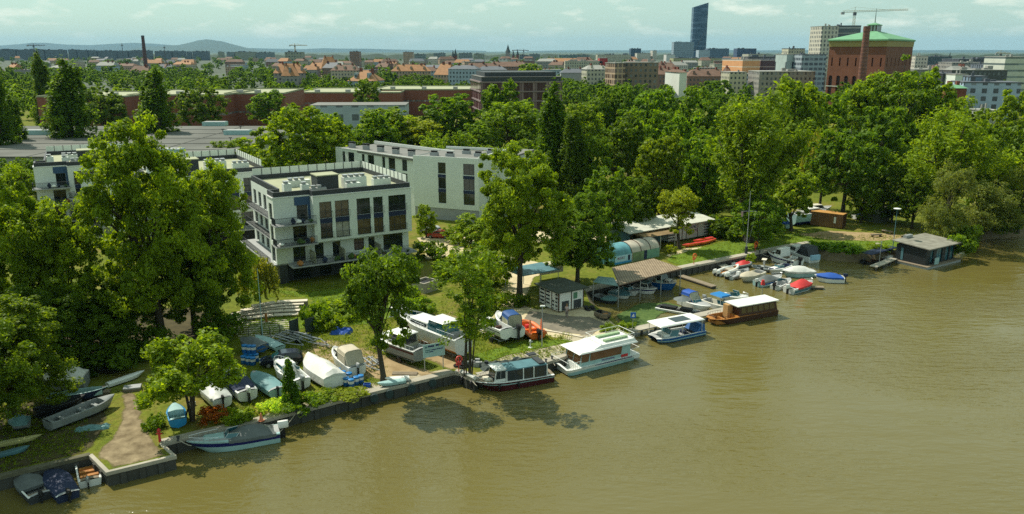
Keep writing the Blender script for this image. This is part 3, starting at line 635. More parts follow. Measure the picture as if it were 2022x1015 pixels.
# ---- the water tower
def water_tower():
    Y = 500.; A, C_, B_ = at(1638, 92, Y+8), at(1751, 92, Y-22), at(1803, 92, Y+38)
    t = thing('water_tower', 'huge square brick water tower with green copper roof and arches', 'tower', (C_.x, C_.y, LZ), 0)
    a = Vector((A.x-C_.x, A.y-C_.y)); b_ = Vector((B_.x-C_.x, B_.y-C_.y)); La, Lb = a.length, b_.length; da, db = -a.normalized(), b_.normalized()
    He = C_.z-LZ; w = MB(); D_ = a+b_
    def holes(L_, n):
        st = L_/n; hs = []
        for i in range(n):
            c = st*(i+.5); hs += [(c-st*.24, c+st*.24, 3, He*.52), (c-st*.09, c+st*.09, He*.68, He*.82)]
        return hs
    ha, hb = holes(La, 7), holes(Lb, 7)
    wall(w, tuple(a), tuple(da), La, 0, He, ha, 1.2); wall(w, (0,0), tuple(db), Lb, 0, He, hb, 1.2)
    w.poly([(b_.x,b_.y,0),(D_.x,D_.y,0),(D_.x,D_.y,He),(b_.x,b_.y,He)]); w.poly([(D_.x,D_.y,0),(a.x,a.y,0),(a.x,a.y,He),(D_.x,D_.y,He)])
    ar = MB()                                        # arch heads: brick in the corners of the tall openings and a half round on top
    for o, d, hs in ((tuple(a), da, ha), ((0,0), db, hb)):
        n_ = (d[1], -d[0])
        for h in hs[::2]:
            c = (h[0]+h[1])/2; r_ = (h[1]-h[0])/2; zt = h[3]-r_
            for s in (-1, 1):
                pts = [(c+s*r_, h[3])]+[(c+s*r_*math.cos(k*PI/12), zt+r_*math.sin(k*PI/12)) for k in range(7)]
                ar.poly([(o[0]+d[0]*x-n_[0]*.02, o[1]+d[1]*x-n_[1]*.02, z) for x, z in (pts if s > 0 else pts[::-1])])
    ar.build('arch_head', BRICK, t)
    w.build('wall', M('tower_brick', (.165,.06,.032), .85, .3, .25), t)
    for o, d, hs in ((tuple(a), da, ha), ((0,0), db, hb)):
        for h in hs: 
            inn = (-d[1], d[0]); P = lambda x, z: (o[0]+d[0]*x+inn[0]*1.1, o[1]+d[1]*x+inn[1]*1.1, z)
            MB().poly([P(h[0],h[2]), P(h[1],h[2]), P(h[1],h[3]), P(h[0],h[3])]).build('window', M('dark_brick_recess', (.04,.02,.018), .6), t)
    m_ = D_/2
    def ring(k, z): return [(m_.x+(p.x-m_.x)*k, m_.y+(p.y-m_.y)*k, z) for p in (a, Vector((0,0)), b_, D_)]
    fr = MB(); fr.grid([ring(1.012,He), ring(1.02,He+3.4), ring(.99,He+3.4)], closed=True); fr.build('frieze', M('olive_frieze', (.3,.24,.09), .8, .3, 1.5), t)
    ba = MB(); ba.grid([ring(1.004,He*.335), ring(1.008,He*.335), ring(1.008,He*.345), ring(1.004,He*.345)], closed=True); ba.build('stone_band', PLASTER, t)
    rf = MB(); rf.grid([ring(.99,He+3.2), ring(1.05,He+3.4), ring(1.05,He+4.2), ring(1.04,He+4.4), ring(.16,He+9.4)], closed=True)
    roof = rf.build('roof', M('copper_green', (.12,.29,.155), .65, .28, .25), t)
    l_ = MB(); l_.grid([ring(.165,He+9.0), ring(.165,He+13.0)], closed=True); l_ = l_.build('lantern', facade('lantern_panes', (.06,.03,.025), (.25,.27,.27), 2.2, 40, (.2,.75), (0,1)), roof)
    g = MB(); g.grid([ring(.19,He+12.9), ring(.19,He+13.3), ring(.01,He+14.6)], closed=True); g.build('lantern_roof', MATS['copper_green'], l_)
    MB().tube([(m_.x,m_.y,He+14.4),(m_.x,m_.y,He+23)], [.35,.15], 6).build('flagpole', STEEL, l_)
    return t
water_tower()
c = at(1698, 190, 462); tp = at(1705, 52, 462)
t = thing('brick_chimney', 'round brick chimney standing before the brick water tower', 'chimney', (c.x, 462, LZ), 0)
hh = tp.z-LZ; MB().lathe([(2.5,0),(1.75,hh-3),(1.75,hh-2.8),(1.9,hh-2.8),(1.9,hh-1.2),(1.85,hh)], n=18).build('shaft', stripes('banded_brick', (.25,.1,.06), (.16,.06,.04), 2.0, .8, 2), t, smooth=40)
MB().lathe([(1.2,0),(1.2,.12)], (0,0,hh), 16).build('flue', BLACK, t)

# ---- sheds and huts along the basin
A33 = R(33)
LOUV = stripes('louvred_panel', (.02,.022,.03), (.6,.62,.6), .5, .55, 2)
t = thing('shed', 'white half-timbered shed with louvred doors in the tree shade', 'shed', G(1103,619), A33)
BX(0,4.0,0,4.4,.25,2.75).build('wall', WHITE, t)
fm = MB()
for x in (-.03,1.95,3.9): fm.box(x,x+.13,-.04,.06,.2,2.78)
for y in (-.02,1.45,2.9,4.3): fm.box(-.04,.06,y,y+.13,.2,2.78)
fm.box(.1,3.9,-.035,.05,2.62,2.77); fm.box(-.035,.05,.1,4.3,2.62,2.77); fm.build('timber_frame', BROWN, t)
for y0, y1, z0, z1 in ((.25,.7,.4,2.5),(2.0,2.75,.6,2.5),(3.2,4.1,.3,2.5),(1.0,1.35,.35,1.6)): BX(-.05,.02,y0,y1,z0,z1).build('louvred_door', LOUV, t)
for x0, x1, z0, z1 in ((.5,1.6,.3,1.5),(2.4,3.6,.3,1.4)): BX(x0,x1,-.05,.02,z0,z1).build('door', DARKG, t)
BX(2.35,2.95,-.05,.02,1.6,2.4).build('window', M('green_panel', (.08,.2,.12), .5), t)
BX(-.5,4.5,-.5,4.9,2.8,2.95).build('roof', M('mossy_felt', (.05,.06,.045), .95, .4, 1), t)
t = thing('awning', 'teal fabric awning beside the white half-timbered shed', 'awning', G(1030,582), A33)
BX(0,6.5,0,4.5,2.6,2.75).build('canopy', TEALR, t); BX(5.6,9.5,3.2,5.4,1.2,2.4).build('side_sheet', TARPB, t)
for x in (.1,3.2,6.3):
    for y in (.1,4.3): MB().tube([(x,y,0),(x,y,2.6)], .05).build('post', STEEL, t)

t = thing('long_shed', 'long white shed with sloping pale roof and a banner wall', 'shed', G(1319,481), math.atan2(*(lambda d: (d.y, d.x))(G(1403,466)-G(1319,481))))
Lr = (G(1403,466)-G(1319,481)).length; s = MB(); s.box(0,Lr,0,5,.3,3.0); s.build('wall', M('white_ribbed_sheet', (.52,.53,.52), .5, .1, 2), t)
k = Lr/20
BX(-.02,k*3.2,-.05,.02,.4,2.9).build('louvred_door', LOUV, t); BX(Lr-k*3.4,Lr-.3,-.05,.02,.4,2.9).build('louvred_door', LOUV, t); BX(Lr-.02,Lr+.05,.3,4.7,.4,2.9).build('louvred_door', LOUV, t)
for x in (k*6.2, k*8.1, k*13.4): BX(x,x+.12,-.06,.03,.3,2.95).build('post', BROWN, t)
bn = BX(k*8.6,k*13.0,-.08,-.02,.8,2.85).build('banner', M('banner_sheet', (.5,.46,.46), .5, .05), t)
def text(body, loc, size, mat, parent, yaw=0., name='lettering', rx=PI/2, ext=.01, align='CENTER'):
    cu = bpy.data.curves.new(name, 'FONT'); cu.body = body; cu.size = size; cu.extrude = ext; cu.align_x = align; cu.align_y = 'CENTER'; cu.materials.append(mat)
    o = bpy.data.objects.new(name, cu); COL.objects.link(o); o.parent = parent; o.location = loc; o.rotation_euler = (rx, 0, yaw)
    dg = bpy.context.evaluated_depsgraph_get(); me = bpy.data.meshes.new_from_object(o.evaluated_get(dg)); bpy.data.objects.remove(o)
    o = bpy.data.objects.new(name, me); COL.objects.link(o); o.parent = parent; o.location = loc; o.rotation_euler = (rx, 0, yaw)
    return o
text('CAFRE', (k*10.8,-.1,2.3), .7, NAVYH, bn); text('TONTOR', (k*10.8,-.1,1.6), .62, M('purple_ink', (.12,.03,.15), .6), bn)
r_ = MB(); r_.add([(-9.6,-.6,3.0),(Lr+.5,-.6,3.0),(Lr+.5,5.4,3.7),(-9.6,5.4,3.7),(-9.6,-.6,3.14),(Lr+.5,-.6,3.14),(Lr+.5,5.4,3.84),(-9.6,5.4,3.84)], [(0,3,2,1),(4,5,6,7),(0,1,5,4),(1,2,6,5),(2,3,7,6),(3,0,4,7)])
r_.build('roof', M('pale_sheet_roof', (.5,.5,.43), .6, .2, .6), t)
BX(-9.2,-.02,1.6,5,.1,2.95).build('wall', TEALR, t); BX(-3.6,-2.4,1.55,1.62,.1,2.2).build('door', BROWN, t); BX(-7.5,-5.2,1.55,1.62,.9,2.1).build('window', GLASS, t)
a_ = MB(); a_.frustum((-7.6,-.3,-2.4,1.5,2.45), (-7.6,-.3,.8,1.5,3.0)); a_.build('porch_roof', RUST if False else M('brown_felt', (.22,.15,.07), .9, .25, 1), t)
for x in (-7.4,-4,-.6): MB().tube([(x,-2.2,0),(x,-2.2,2.5)], .06).build('post', CREAM, t)

t = thing('vaulted_tent', 'barrel-vaulted tent with painted teal and white skin above the corrugated roof', 'tent', G(1205,526), math.atan2(6.4, 8.8))
def vault(x0, x1, mats, name):
    rows = []
    for x in np.linspace(x0, x1, 5):
        r = [(x,0,1.4)]+[(x, 2-2*math.cos(q), 1.4+1.5*math.sin(q)) for q in np.linspace(.15, PI-.15, 9)]+[(x,4,1.4),(x,4,.0)]
        rows.append([(x,0,0)]+r)
    m = MB(); m.grid(rows); n = len(rows[0]); m.poly(rows[0]); m.poly(rows[-1][::-1])
    return m.build(name, mats, t, smooth=50)
vault(0,4.6, M('teal_mural', (.1,.27,.31), .6, .6, .8), 'cover'); vault(4.62,10.9, M('stained_white_cover', (.42,.38,.31), .6, .35, .8), 'cover')
for x in (4.6,6.7,8.8,10.9): MB().tube([(x,0,1.4)]+[(x, 2-2.06*math.cos(q), 1.4+1.56*math.sin(q)) for q in np.linspace(.1, PI-.1, 9)], .05, 5).build('hoop', BROWN, t)
bn = BX(.9,4.5,-.08,-.02,.15,1.45).build('banner', M('pale_blue_banner', (.35,.55,.66), .5, .15, 1.2), t)
BX(.9,4.5,-.1,-.085,.15,.42).build('banner_band', M('banner_blue', (.03,.25,.5), .5), bn); text('BOSTZ', (2.2,-.1,1.0), .5, M('plum_ink', (.25,.05,.12), .6), bn)
BX(3.7,4.2,-.1,-.085,.5,1.35).build('banner_picture', NAVY, bn)
BX(4.8,7.3,-.06,-.02,.05,1.5).build('side_panel', M('olive_mural', (.14,.2,.1), .6, .5, 1.2), t); BX(8.0,10.8,-.06,-.02,.05,1.5).build('side_panel', M('green_mural', (.14,.28,.2), .6, .3, 1.2), t); BX(7.35,7.95,-.05,-.01,.05,1.5).build('door', NAVY, t)

z_ = 3.2; cq = [G(u, v, z_) for u, v in ((1222,563),(1347,530),(1290,511),(1208,529))]; c2 = [G(u, v, z_-.25) for u, v in ((1172,557),(1221,565),(1212,549),(1181,546))]
t = thing('boat_shelter', 'rusty corrugated roof on posts over the moored boats', 'shelter', (cq[0].x, cq[0].y, 0), 0)
o_ = cq[0]; r_ = MB(); r_.prism([(q.x-o_.x, q.y-o_.y) for q in cq], z_-.06, z_+.06)
rm = stripes('rusty_corrugated_sheet', (.32,.25,.165), (.2,.14,.085), .36, .6, 0)
o = r_.build('roof', rm, t)
r_ = MB(); r_.prism([(q.x-o_.x, q.y-o_.y) for q in c2], z_-.3, z_-.2); r_.build('side_roof', M('teal_sheet', (.18,.3,.3), .4, .5, 1), t)
for f_ in (-.42,0,.33,.66,.98):
    q = (cq[0].lerp(cq[1], f_) if f_ >= 0 else c2[0]); MB().tube([(q.x-o_.x,q.y-o_.y+.15,-.6),(q.x-o_.x,q.y-o_.y+.15,z_-.06)], .07).build('post', STEEL, t)
fa = MB(); fa.tube([(0,0,z_-.12),(cq[1].x-o_.x,cq[1].y-o_.y,z_-.12)], .07, 4); fa.build('beam', BROWN, t)

cr_ = stripes('brown_ribbed_steel', (.25,.13,.055), (.13,.065,.03), .3, .6, 0)
t = thing('shipping_container', 'brown shipping container with orange-brown roof at the lawn end', 'container', G(1662,453), R(-38))
BX(-6.0,0,0,2.4,.15,2.7).build('body', cr_, t); BX(-6.05,.05,-.05,2.45,2.7,2.82).build('roof', M('orange_rust_roof', (.42,.22,.06), .7, .2, .8), t)
BX(.01,.06,.1,2.3,.2,2.65).build('door', BROWN, t); BX(-1.6,-1.2,-.05,0,1.0,2.2).build('sign', WHITE, t)
t = thing('tent', 'small grey canvas tent under the dark tree', 'tent', G(1733,441), R(30))
m = MB(); m.add([(0,0,0),(3.6,0,0),(3.6,4,0),(0,4,0),(0,0,2.0),(3.6,0,2.0),(3.6,4,2.0),(0,4,2.0)], [(0,1,5,4),(1,2,6,5),(2,3,7,6),(3,0,4,7)]); m.add([(1.8,-.02,3.1),(0,-.02,1.99),(3.6,-.02,1.99)], [(0,1,2)]); m.add([(1.8,4.02,3.1),(3.6,4.02,1.99),(0,4.02,1.99)], [(0,1,2)])
m.build('wall', M('shaded_canvas', (.09,.1,.08), .8, .2), t)  # canvas walls coloured darker than the roof to carry their shade
m = MB(); m.add([(-.25,-.3,1.95),(1.8,-.3,3.2),(1.8,4.3,3.2),(-.25,4.3,1.95)], [(0,1,2,3)]); m.add([(3.85,-.3,1.95),(3.85,4.3,1.95),(1.8,4.3,3.2),(1.8,-.3,3.2)], [(0,1,2,3)]); m.build('roof', M('grey_canvas', (.27,.29,.2), .8, .15), t)

# ---- black floating house
t = thing('floating_house', 'black floating house with a flat grey boarded roof', 'houseboat', G(1826,530,0), A33)
BX(-.6,9.3,-.7,6.0,-.3,.35).build('pontoon', GREYW, t); BX(-.7,9.4,-.8,6.1,.35,.45).build('deck', WOOD, t)
w = MB(); hh_ = [(1.2,2.1,.6,2.7),(3.0,4.6,.5,2.8),(5.6,6.6,.5,2.8),(7.0,8.0,.5,2.8)]
wall(w, (0,0), (1,0), 8.2, .45, 3.1, hh_, .2); w.poly([(0,5.2,.45),(0,0,.45),(0,0,3.1),(0,5.2,3.1)]); w.poly([(8.2,0,.45),(8.2,5.2,.45),(8.2,5.2,3.1),(8.2,0,3.1)]); w.poly([(8.2,5.2,.45),(0,5.2,.45),(0,5.2,3.1),(8.2,5.2,3.1)])
w.build('wall', M('black_boards', (.018,.022,.024), .5, .3, 1), t)
for h in hh_: window(t, (0,0), (1,0), *h, glass=GLASST)
BX(-.05,-.01,3.9,4.3,.6,2.6).build('door', TEALR, t)
r_ = MB(); r_.add([(-.4,-.7,3.15),(9.2,-.7,3.15),(9.2,5.9,3.5),(-.4,5.9,3.5),(-.4,-.7,3.3),(9.2,-.7,3.3),(9.2,5.9,3.65),(-.4,5.9,3.65)], [(0,3,2,1),(4,5,6,7),(0,1,5,4),(1,2,6,5),(2,3,7,6),(3,0,4,7)])
r_.build('roof', stripes('grey_boarded_roof', (.3,.29,.24), (.24,.23,.19), .9, .9, 1), t); BX(1.6,2.8,-.62,-.55,.5,1.6).build('notice_board', TEAL_SHADE, t)
BX(2.6,4.4,5.2,5.8,3.66,4.1).build('roof_box', STEEL, t)

# ---- amphitheatre, plank terrace, screens, tank
t = thing('bench_steps', 'curved stepped concrete benches on the grassy slope', 'steps', G(540,625), 0)
STONE = M('pale_concrete_bench', (.56,.5,.4), .8, .12, 1)
for k, (pts, z) in enumerate([([(468,632),(500,627),(540,623),(588,621)],.3), ([(450,631),(478,622),(520,617),(560,614),(592,613)],.5), ([(458,622),(500,613),(545,608),(594,606)],.7), ([(478,614),(520,607),(560,602),(600,600)],.9), ([(500,605),(545,597),(607,594)],1.1)]):
    P3 = [G(u, v, LZ+z) for u, v in pts]; o_ = G(540,625)
    for a, b_ in zip(P3[:-1], P3[1:]):
        d = (b_-a).normalized(); n_ = Vector((-d.y, d.x, 0)); q = [a, b_-d*.02, b_-d*.02+n_*.85, a+n_*.85]
        mb = MB(); mb.prism([(p.x-o_.x, p.y-o_.y) for p in q], 0, z-.1, 1); mb.prism([(p.x-o_.x, p.y-o_.y) for p in (q[0]-n_*.05,q[1]-n_*.05,q[2],q[3])], z-.098, z, 0); mb.build('bench', [STONE, M('shaded_bench_riser',(.2,.17,.13),.85)], t)  # brown of the risers has their shade painted in
mound = MB(); P3 = [G(u, v, LZ) for u, v in ((455,636),(520,628),(592,626),(640,604),(600,590),(470,592),(440,610))]
mound.prism([(q.x,q.y) for q in (P3[0],P3[1],P3[2],P3[3],P3[4],P3[5],P3[6])], LZ-.2, LZ+.25); mound.build('terrace_mound', GRASS)['kind'] = 'structure'
t = thing('plank_terrace', 'striped plank paving in the grass below the curved benches', 'paving', (0,0,0)); m = MB()
for i in range(9):
    a, b_ = G(452+i*3, 640+i*4.2), G(566+i*3, 633+i*3.6)
    d = (b_-a).normalized(); n_ = Vector((-d.y,d.x,0)); m.prism([(q.x,q.y) for q in (a,b_,b_+n_*.32,a+n_*.32)], LZ+.01, LZ+.06)
m.build('planks', M('pale_planks', (.42,.38,.3), .8, .2), t)
for lb, (u0,v0,u1,v1), h in (('left dark mesh screen standing by the trailers', (573,664,590,658), 1.9), ('right dark mesh screen beside the shrub slope', (604,660,622,655), 1.9)):
    a, b_ = G(u0,v0), G(u1,v1); t = thing('mesh_screen', lb, 'fence', a, math.atan2(b_.y-a.y, b_.x-a.x)); L_ = (b_-a).length
    BX(0,L_,-.03,.03,.15,h).build('panel', M('dark_mesh', (.03,.045,.04), .8, .3, 4), t)
    for x in (0,L_): MB().tube([(x,0,0),(x,0,h+.1)], .04, 5).build('post', DARKG, t)
t = thing('concrete_tank', 'open concrete box planter beside the apartment lawn', 'tank', G(838,581), R(52)); m = MB()
for q in ((0,2.8,0,.2),(0,2.8,2.2,2.4),(0,.2,.2,2.2),(2.6,2.8,.2,2.2)): m.box(*q, 0, 1.5)
m.build('wall', CONC, t); BX(.2,2.6,.2,2.2,.9,1.2).build('soil', BLACK, t)
t = thing('kerb', 'pale kerb stone line between grass and asphalt by the orange raft', 'kerb', (0,0,0))
P3 = [G(u, v) for u, v in ((935,644),(985,642),(1012,646),(1060,652),(1100,658),(1150,668))]; m = MB()
for a, b_ in zip(P3[:-1], P3[1:]):
    d = (b_-a).normalized(); n_ = Vector((-d.y,d.x,0)); m.prism([(q.x,q.y) for q in (a,b_,b_+n_*.25,a+n_*.25)], LZ, LZ+.14)
m.build('stones', STONE, t)
# ================================================================== BOATS
class Boat:
    def __init__(s, label, bow, stern, z=0., B=2.2, D=.8, draft=.3, name='motorboat', cat='boat', side=None, stripe=None, bottom=None, deck=None, inside=None,
                 cock=(.06,.5), rake=.2, blunt=.04, sheer=.25, lift=0., group=None, full=.5, shift=.3, sb=(.62,.85), L=None):
        a, b = G(*stern, z), G(*bow, z); d = b-a; s.L = L or d.length; yaw = math.atan2(d.y, d.x); m = (a+b)/2
        s.B, s.D, s.blunt, s.sheer, s.full, s.draft = B, D, blunt, sheer, full, draft
        s.t = thing(name, label, cat, (m.x, m.y+B*shift, z+lift), yaw, group)
        side = side or WHITE; stripe = stripe or side; bottom = bottom or DARKG; deck = deck or WHITE; inside = inside or GREYW
        tt = sorted({0, .15, .3, .42, .5, .58, .66, .74, .82, .89, .95, 1., *( (cock[0]-.004, cock[0], cock[1], cock[1]+.004) if cock else ())})
        rows, drows, dm = [], [], []
        for t in tt:
            if t < 0: continue
            w, zg = s.w(t), s.zg(t); X = lambda fz: -s.L/2+s.L*t*(1-rake*(1-fz)*t**3)
            half = [(w,zg,1.),(w*.99,D*sb[1]+(zg-D)*.9,.9),(w*.97,D*sb[0]+(zg-D)*.7,.7),(w*.92,.04,.25),(w*.74,-.4*draft,.12),(0,-draft*(1-t**4),0)]
            rows.append([(X(f),y,z_) for y,z_,f in half]+[(X(f),-y,z_) for y,z_,f in half[:-1][::-1]])
            inn = cock and cock[0] <= t <= cock[1]
            zf = .12 if inn else zg+.05*(1 if w > .1 else .2); k = .8
            drows.append([(X(1),w,zg),(X(1),w*.86,zg+.03),(X(1),w*k,zf),(X(1),0,zf+(0 if inn else w*.1)),(X(1),-w*k,zf),(X(1),-w*.86,zg+.03),(X(1),-w,zg)])
        mb = MB(); mb.grid(rows, [0,1,0,2,2,2,2,0,1,0]); mb.poly(rows[0][::-1], 0)
        s.hull = mb.build('hull', [side, stripe, bottom], s.t, smooth=35)
        mb = MB(); mb.grid(drows[::-1], [0,0,1,1,0,0] if cock else 0); s.deck = mb.build('deck', [deck, inside], s.t, smooth=35)
    def w(s, t):
        if t < s.full: return s.B/2*(.88+.12*t/s.full)
        q = (t-s.full)/(1-s.full); return s.B/2*max(s.blunt, (1-q**2.1)**.9*(1-s.blunt)+s.blunt)
    def zg(s, t): return s.D*(1+s.sheer*t*t)
    def x(s, t): return -s.L/2+s.L*t
    def cabin(s, t0, t1, h, wf=.72, mat=None, roof=None, fi=.35, ri=.08, si=.1, n=3, glass=None, z0=None, win=(.3,.85), front=True, name='cabin', over=.06, rear=False):
        x0, x1 = s.x(t0), s.x(t1); tm = (t0+t1)/2; w = s.w(tm)*wf; z0 = s.zg(tm)-.05 if z0 is None else z0; z1 = z0+h; glass = glass or GLASS
        w1 = min(w, s.w(t1)*.85); mb = MB()
        A = [(x0,-w,z0),(x1,-w1,z0),(x1,w1,z0),(x0,w,z0)]; B_ = [(x0+ri*h,-w+si,z1),(x1-fi*h,-w1+si,z1),(x1-fi*h,w1-si,z1),(x0+ri*h,w-si,z1)]
        mb.add(A+B_, [(0,3,2,1),(4,5,6,7),(0,1,5,4),(1,2,6,5),(2,3,7,6),(3,0,4,7)])
        c = mb.build(name, mat or WHITE, s.t)
        def pane(p, q, r, v, u0, u1, f0, f1):            # p,q bottom corners, r,v top corners
            p, q, r, v = map(Vector, (p, q, r, v)); f = lambda a, b: p.lerp(q, a).lerp(v.lerp(r, a), b)
            n_ = (q-p).cross(v-p).normalized()*.02; m = MB(); pts = [f(u0,f0), f(u1,f0), f(u1,f1), f(u0,f1)]
            m.poly([k+n_ for k in pts]); 
            for i in range(4): m.poly([pts[i], pts[(i+1)%4], pts[(i+1)%4]+n_, pts[i]+n_])
            m.build('window', glass, c)
        for i in range(n):
            a, b = .05+.9*i/n+.015, .05+.9*(i+1)/n-.015
            pane(A[0],A[1],B_[1],B_[0], a, b, *win); pane(A[2],A[3],B_[3],B_[2], 1-b, 1-a, *win)
        if front: pane(A[1],A[2],B_[2],B_[1], .06, .48, win[0]*.6, win[1]+.06); pane(A[1],A[2],B_[2],B_[1], .52, .94, win[0]*.6, win[1]+.06)
        if rear: pane(A[3],A[0],B_[0],B_[3], .1, .9, win[0], win[1])
        if over:
            r = MB().frustum((x0+ri*h-over,x1-fi*h+over*2,-w+si-over,w-si+over,z1+.005), (x0+ri*h,x1-fi*h,-w+si,w-si,z1+.09)); r.build('roof', roof or mat or WHITE, c, smooth=30)
        return c
    def cover(s, t0, t1, peak, mat, tp=.45, drop=.2, seed=0, name='cover', edge=.03, ridge=.0):
        rnd = random.Random(seed); rows = []; n = 14
        for i in range(n+1):
            t = t0+(t1-t0)*i/n; f = (t-t0)/(t1-t0); h = peak*(math.sin(PI*min(1, f/(2*tp)) ) if f < tp else math.cos(PI/2*(f-tp)/(1-tp)))
            h = max(h, ridge*peak*(1 if 0 < i < n else .4)); w = s.w(min(t, .999))+edge; zg = s.zg(t); r = []
            for k in range(-5, 6):
                q = abs(k)/4.; y = w*(k/4. if abs(k) <= 4 else math.copysign(1.02, k))
                zz = zg+.05+h*(1-q**1.5) if abs(k) <= 4 else zg-drop
                r.append((s.x(t)+(rnd.random()-.5)*.05, y, zz+(rnd.random()-.5)*.07*(peak+.3)))
            rows.append(r)
        mb = MB(); mb.grid(rows[::-1]); mb.poly(rows[0][::-1]); mb.poly(rows[-1]); return mb.build(name, mat, s.t, smooth=28)
    def hood(s, t0, t1, h, mat, wf=.82, clear=True, slope=.3, name='canopy', base=None):
        x0, x1 = s.x(t0), s.x(t1); w = s.w((t0+t1)/2)*wf; z0 = (s.zg((t0+t1)/2) if base is None else base); rows = []; sides = MB()
        fr = [(x0,.0),(x0+.15*(x1-x0),1.),(x0+.7*(x1-x0),1.),(x1,1-slope*1.6 if slope < .6 else .05)]
        for x, f in fr:
            hh = h*max(f, .06); rows.append([(x, w*math.copysign(1,-c)*min(1,abs(c)*1.12)**.5, z0+hh*(.62+.38*math.sqrt(max(0,1-c*c)))) for c in np.linspace(-1,1,9)])
        mb = MB(); mb.grid(rows[1:3]); mb.grid([[(p[0]-.02,p[1],p[2]) for p in rows[0]], rows[1]]) if not clear else None
        c = mb.build(name, mat, s.t, smooth=40)
        for i in (0, -1):
            a, b = rows[1][i], rows[2][i]; m = MB(); m.poly([(a[0],a[1],z0),(b[0],b[1],z0),b,a]); m.build('side_window', GLASSB if clear else mat, c)
        m = MB(); m.poly([(rows[1][0][0]-.02,rows[1][0][1],z0)]+rows[1]+[(rows[1][-1][0]-.02,rows[1][-1][1],z0)]); m.build('rear_window', GLASSB if clear else mat, c)
        m = MB(); q = rows[2]; m.poly([(x1,w*.9,z0+.05),(x1,-w*.9,z0+.05),q[-1],*q[::-1][1:-1],q[0]]); m.build('front_window', GLASSB if clear else GLASS, c)
        fm = MB()
        for r in (rows[1], rows[2]): fm.tube([(r[0][0],r[0][1],z0)]+[(p[0],p[1],p[2]+.01) for p in r]+[(r[-1][0],r[-1][1],z0)], .035, 5)
        for i in (0, -1): fm.tube([rows[1][i], rows[2][i]], .03, 4); fm.tube([rows[2][i], (x1,rows[2][i][1]*.9,z0+.05)], .03, 4)
        fm.build('hood_frame', mat, c); return c
    def screen(s, t, h, rake=.5, wf=.75, glass=None):
        x = s.x(t); w = s.w(t)*wf; z = s.zg(t)+.04; m = MB(); a = [(x-.9,w,z),(x,w*.7,z),(x,-w*.7,z),(x-.9,-w,z)]; b = [(p[0]-rake*h,p[1]*.93,z+h) for p in a]
        m.grid([a, b]); m.grid([[(p[0]-.03,p[1]*.985,p[2]) for p in b],[(p[0]-.03,p[1]*.985,p[2]) for p in a]]); o = m.build('windscreen', glass or GLASST, s.t)
        f = MB(); f.tube(b, .025, 5); 
        for i in range(4): f.tube([a[i], b[i]], .02, 4)
        f.build('screen_frame', CHROME, o); return o
    def motor(s, mat=None, y=0., k=1.):
        x = -s.L/2; z = s.zg(0); g = MB()
        g.grid([[(x-.45*k+px*k*.55, y+py*k*.36*f, z+(.05+pz)*k) for px,py in ((.9,.5),(.9,-.5),(.3,-.62),(-.3,-.55),(-.6,-.2),(-.6,.2),(-.3,.55),(.3,.62))] for pz,f in ((0,.75),(.18,1.),(.42,.95),(.58,.6))], closed=True)
        n = len(g.v); g.f.append([n-8+i for i in range(8)]); g.m.append(0); g.f.append(list(range(8))[::-1]); g.m.append(0)
        o = g.build('outboard_motor', mat or BLACK, s.t, smooth=50)
        BX(x-.5*k,x-.12*k,y-.09*k,y+.09*k,-.35,z+.06).build('motor_leg', BLACK, o); return o
    def rail(s, t0, t1, h=.45, mat=None, n=6, wf=.93, close=True, name='railing'):
        ts = [t0+(t1-t0)*i/n for i in range(n+1)]; m = MB()
        pr = [Vector((s.x(t)-.0, s.w(t)*wf, s.zg(t))) for t in ts]; sb = [Vector((p.x,-p.y,p.z)) for p in pr]; up = Vector((0,0,h))
        ring = [p+up for p in pr]+([p+up for p in sb[::-1]] if close else []); m.tube(ring, .025, 4)
        if not close: m.tube([p+up for p in sb], .025, 4)
        for p in pr+sb: m.tube([p, p+up], .018, 4)
        return m.build(name, mat or CHROME, s.t)
    def top(s, t0, t1, h, wf=.95, mat=None, post=None, th=.1, name='roof', z0=None, nposts=2, solar=False):
        x0, x1 = s.x(t0), s.x(t1); w = s.w((t0+t1)/2)*wf; z0 = s.D if z0 is None else z0
        m = MB().frustum((x0,x1,-w,w,z0+h), (x0+.12,x1-.12,-w+.12,w-.12,z0+h+th)); r = m.build(name, mat or WHITE, s.t, smooth=30)
        p = MB()
        for i in range(nposts):
            x = x0+.3+(x1-x0-.6)*i/(nposts-1)
            for y in (-w+.15, w-.15): p.tube([(x,y*1.02,z0-.1),(x,y,z0+h)], .04, 5)
        p.build('roof_post', post or CHROME, r)
        if solar: BX(x0+(x1-x0)*.25,x0+(x1-x0)*.6,-w*.55,w*.55,z0+h+th+.005,z0+h+th+.04).build('solar_panel', GLASS, r)
        return r
    def console(s, t, w=.6, h=.6, mat=None):
        x = s.x(t); return MB().frustum((x-.35,x+.35,-w/2,w/2,.12), (x-.25,x+.2,-w*.4,w*.4,.12+h)).build('console', mat or WHITE, s.t)
    def bench(s, t, mat=None):
        x = s.x(t); w = s.w(t)*.76; return BX(x-.18,x+.18,-w,w,.14,.5*s.D+.14).build('bench', mat or WOOD, s.t)
    def tubes(s, mat, r=.22):
        ts = [.0,.2,.4,.55,.7,.82,.92]; m = MB(); pr = [Vector((s.x(t),s.w(t),s.zg(t)-.08)) for t in ts]+[Vector((s.x(.99),s.w(.97)*.5,s.zg(1)))]
        m.tube(pr+[Vector((s.x(1.01),0,s.zg(1)+.05))]+[Vector((p.x,-p.y,p.z)) for p in pr[::-1]], [r*.8]+[r]*15+[r*.8], 8); return m.build('inflatable_tube', mat, s.t, smooth=60)
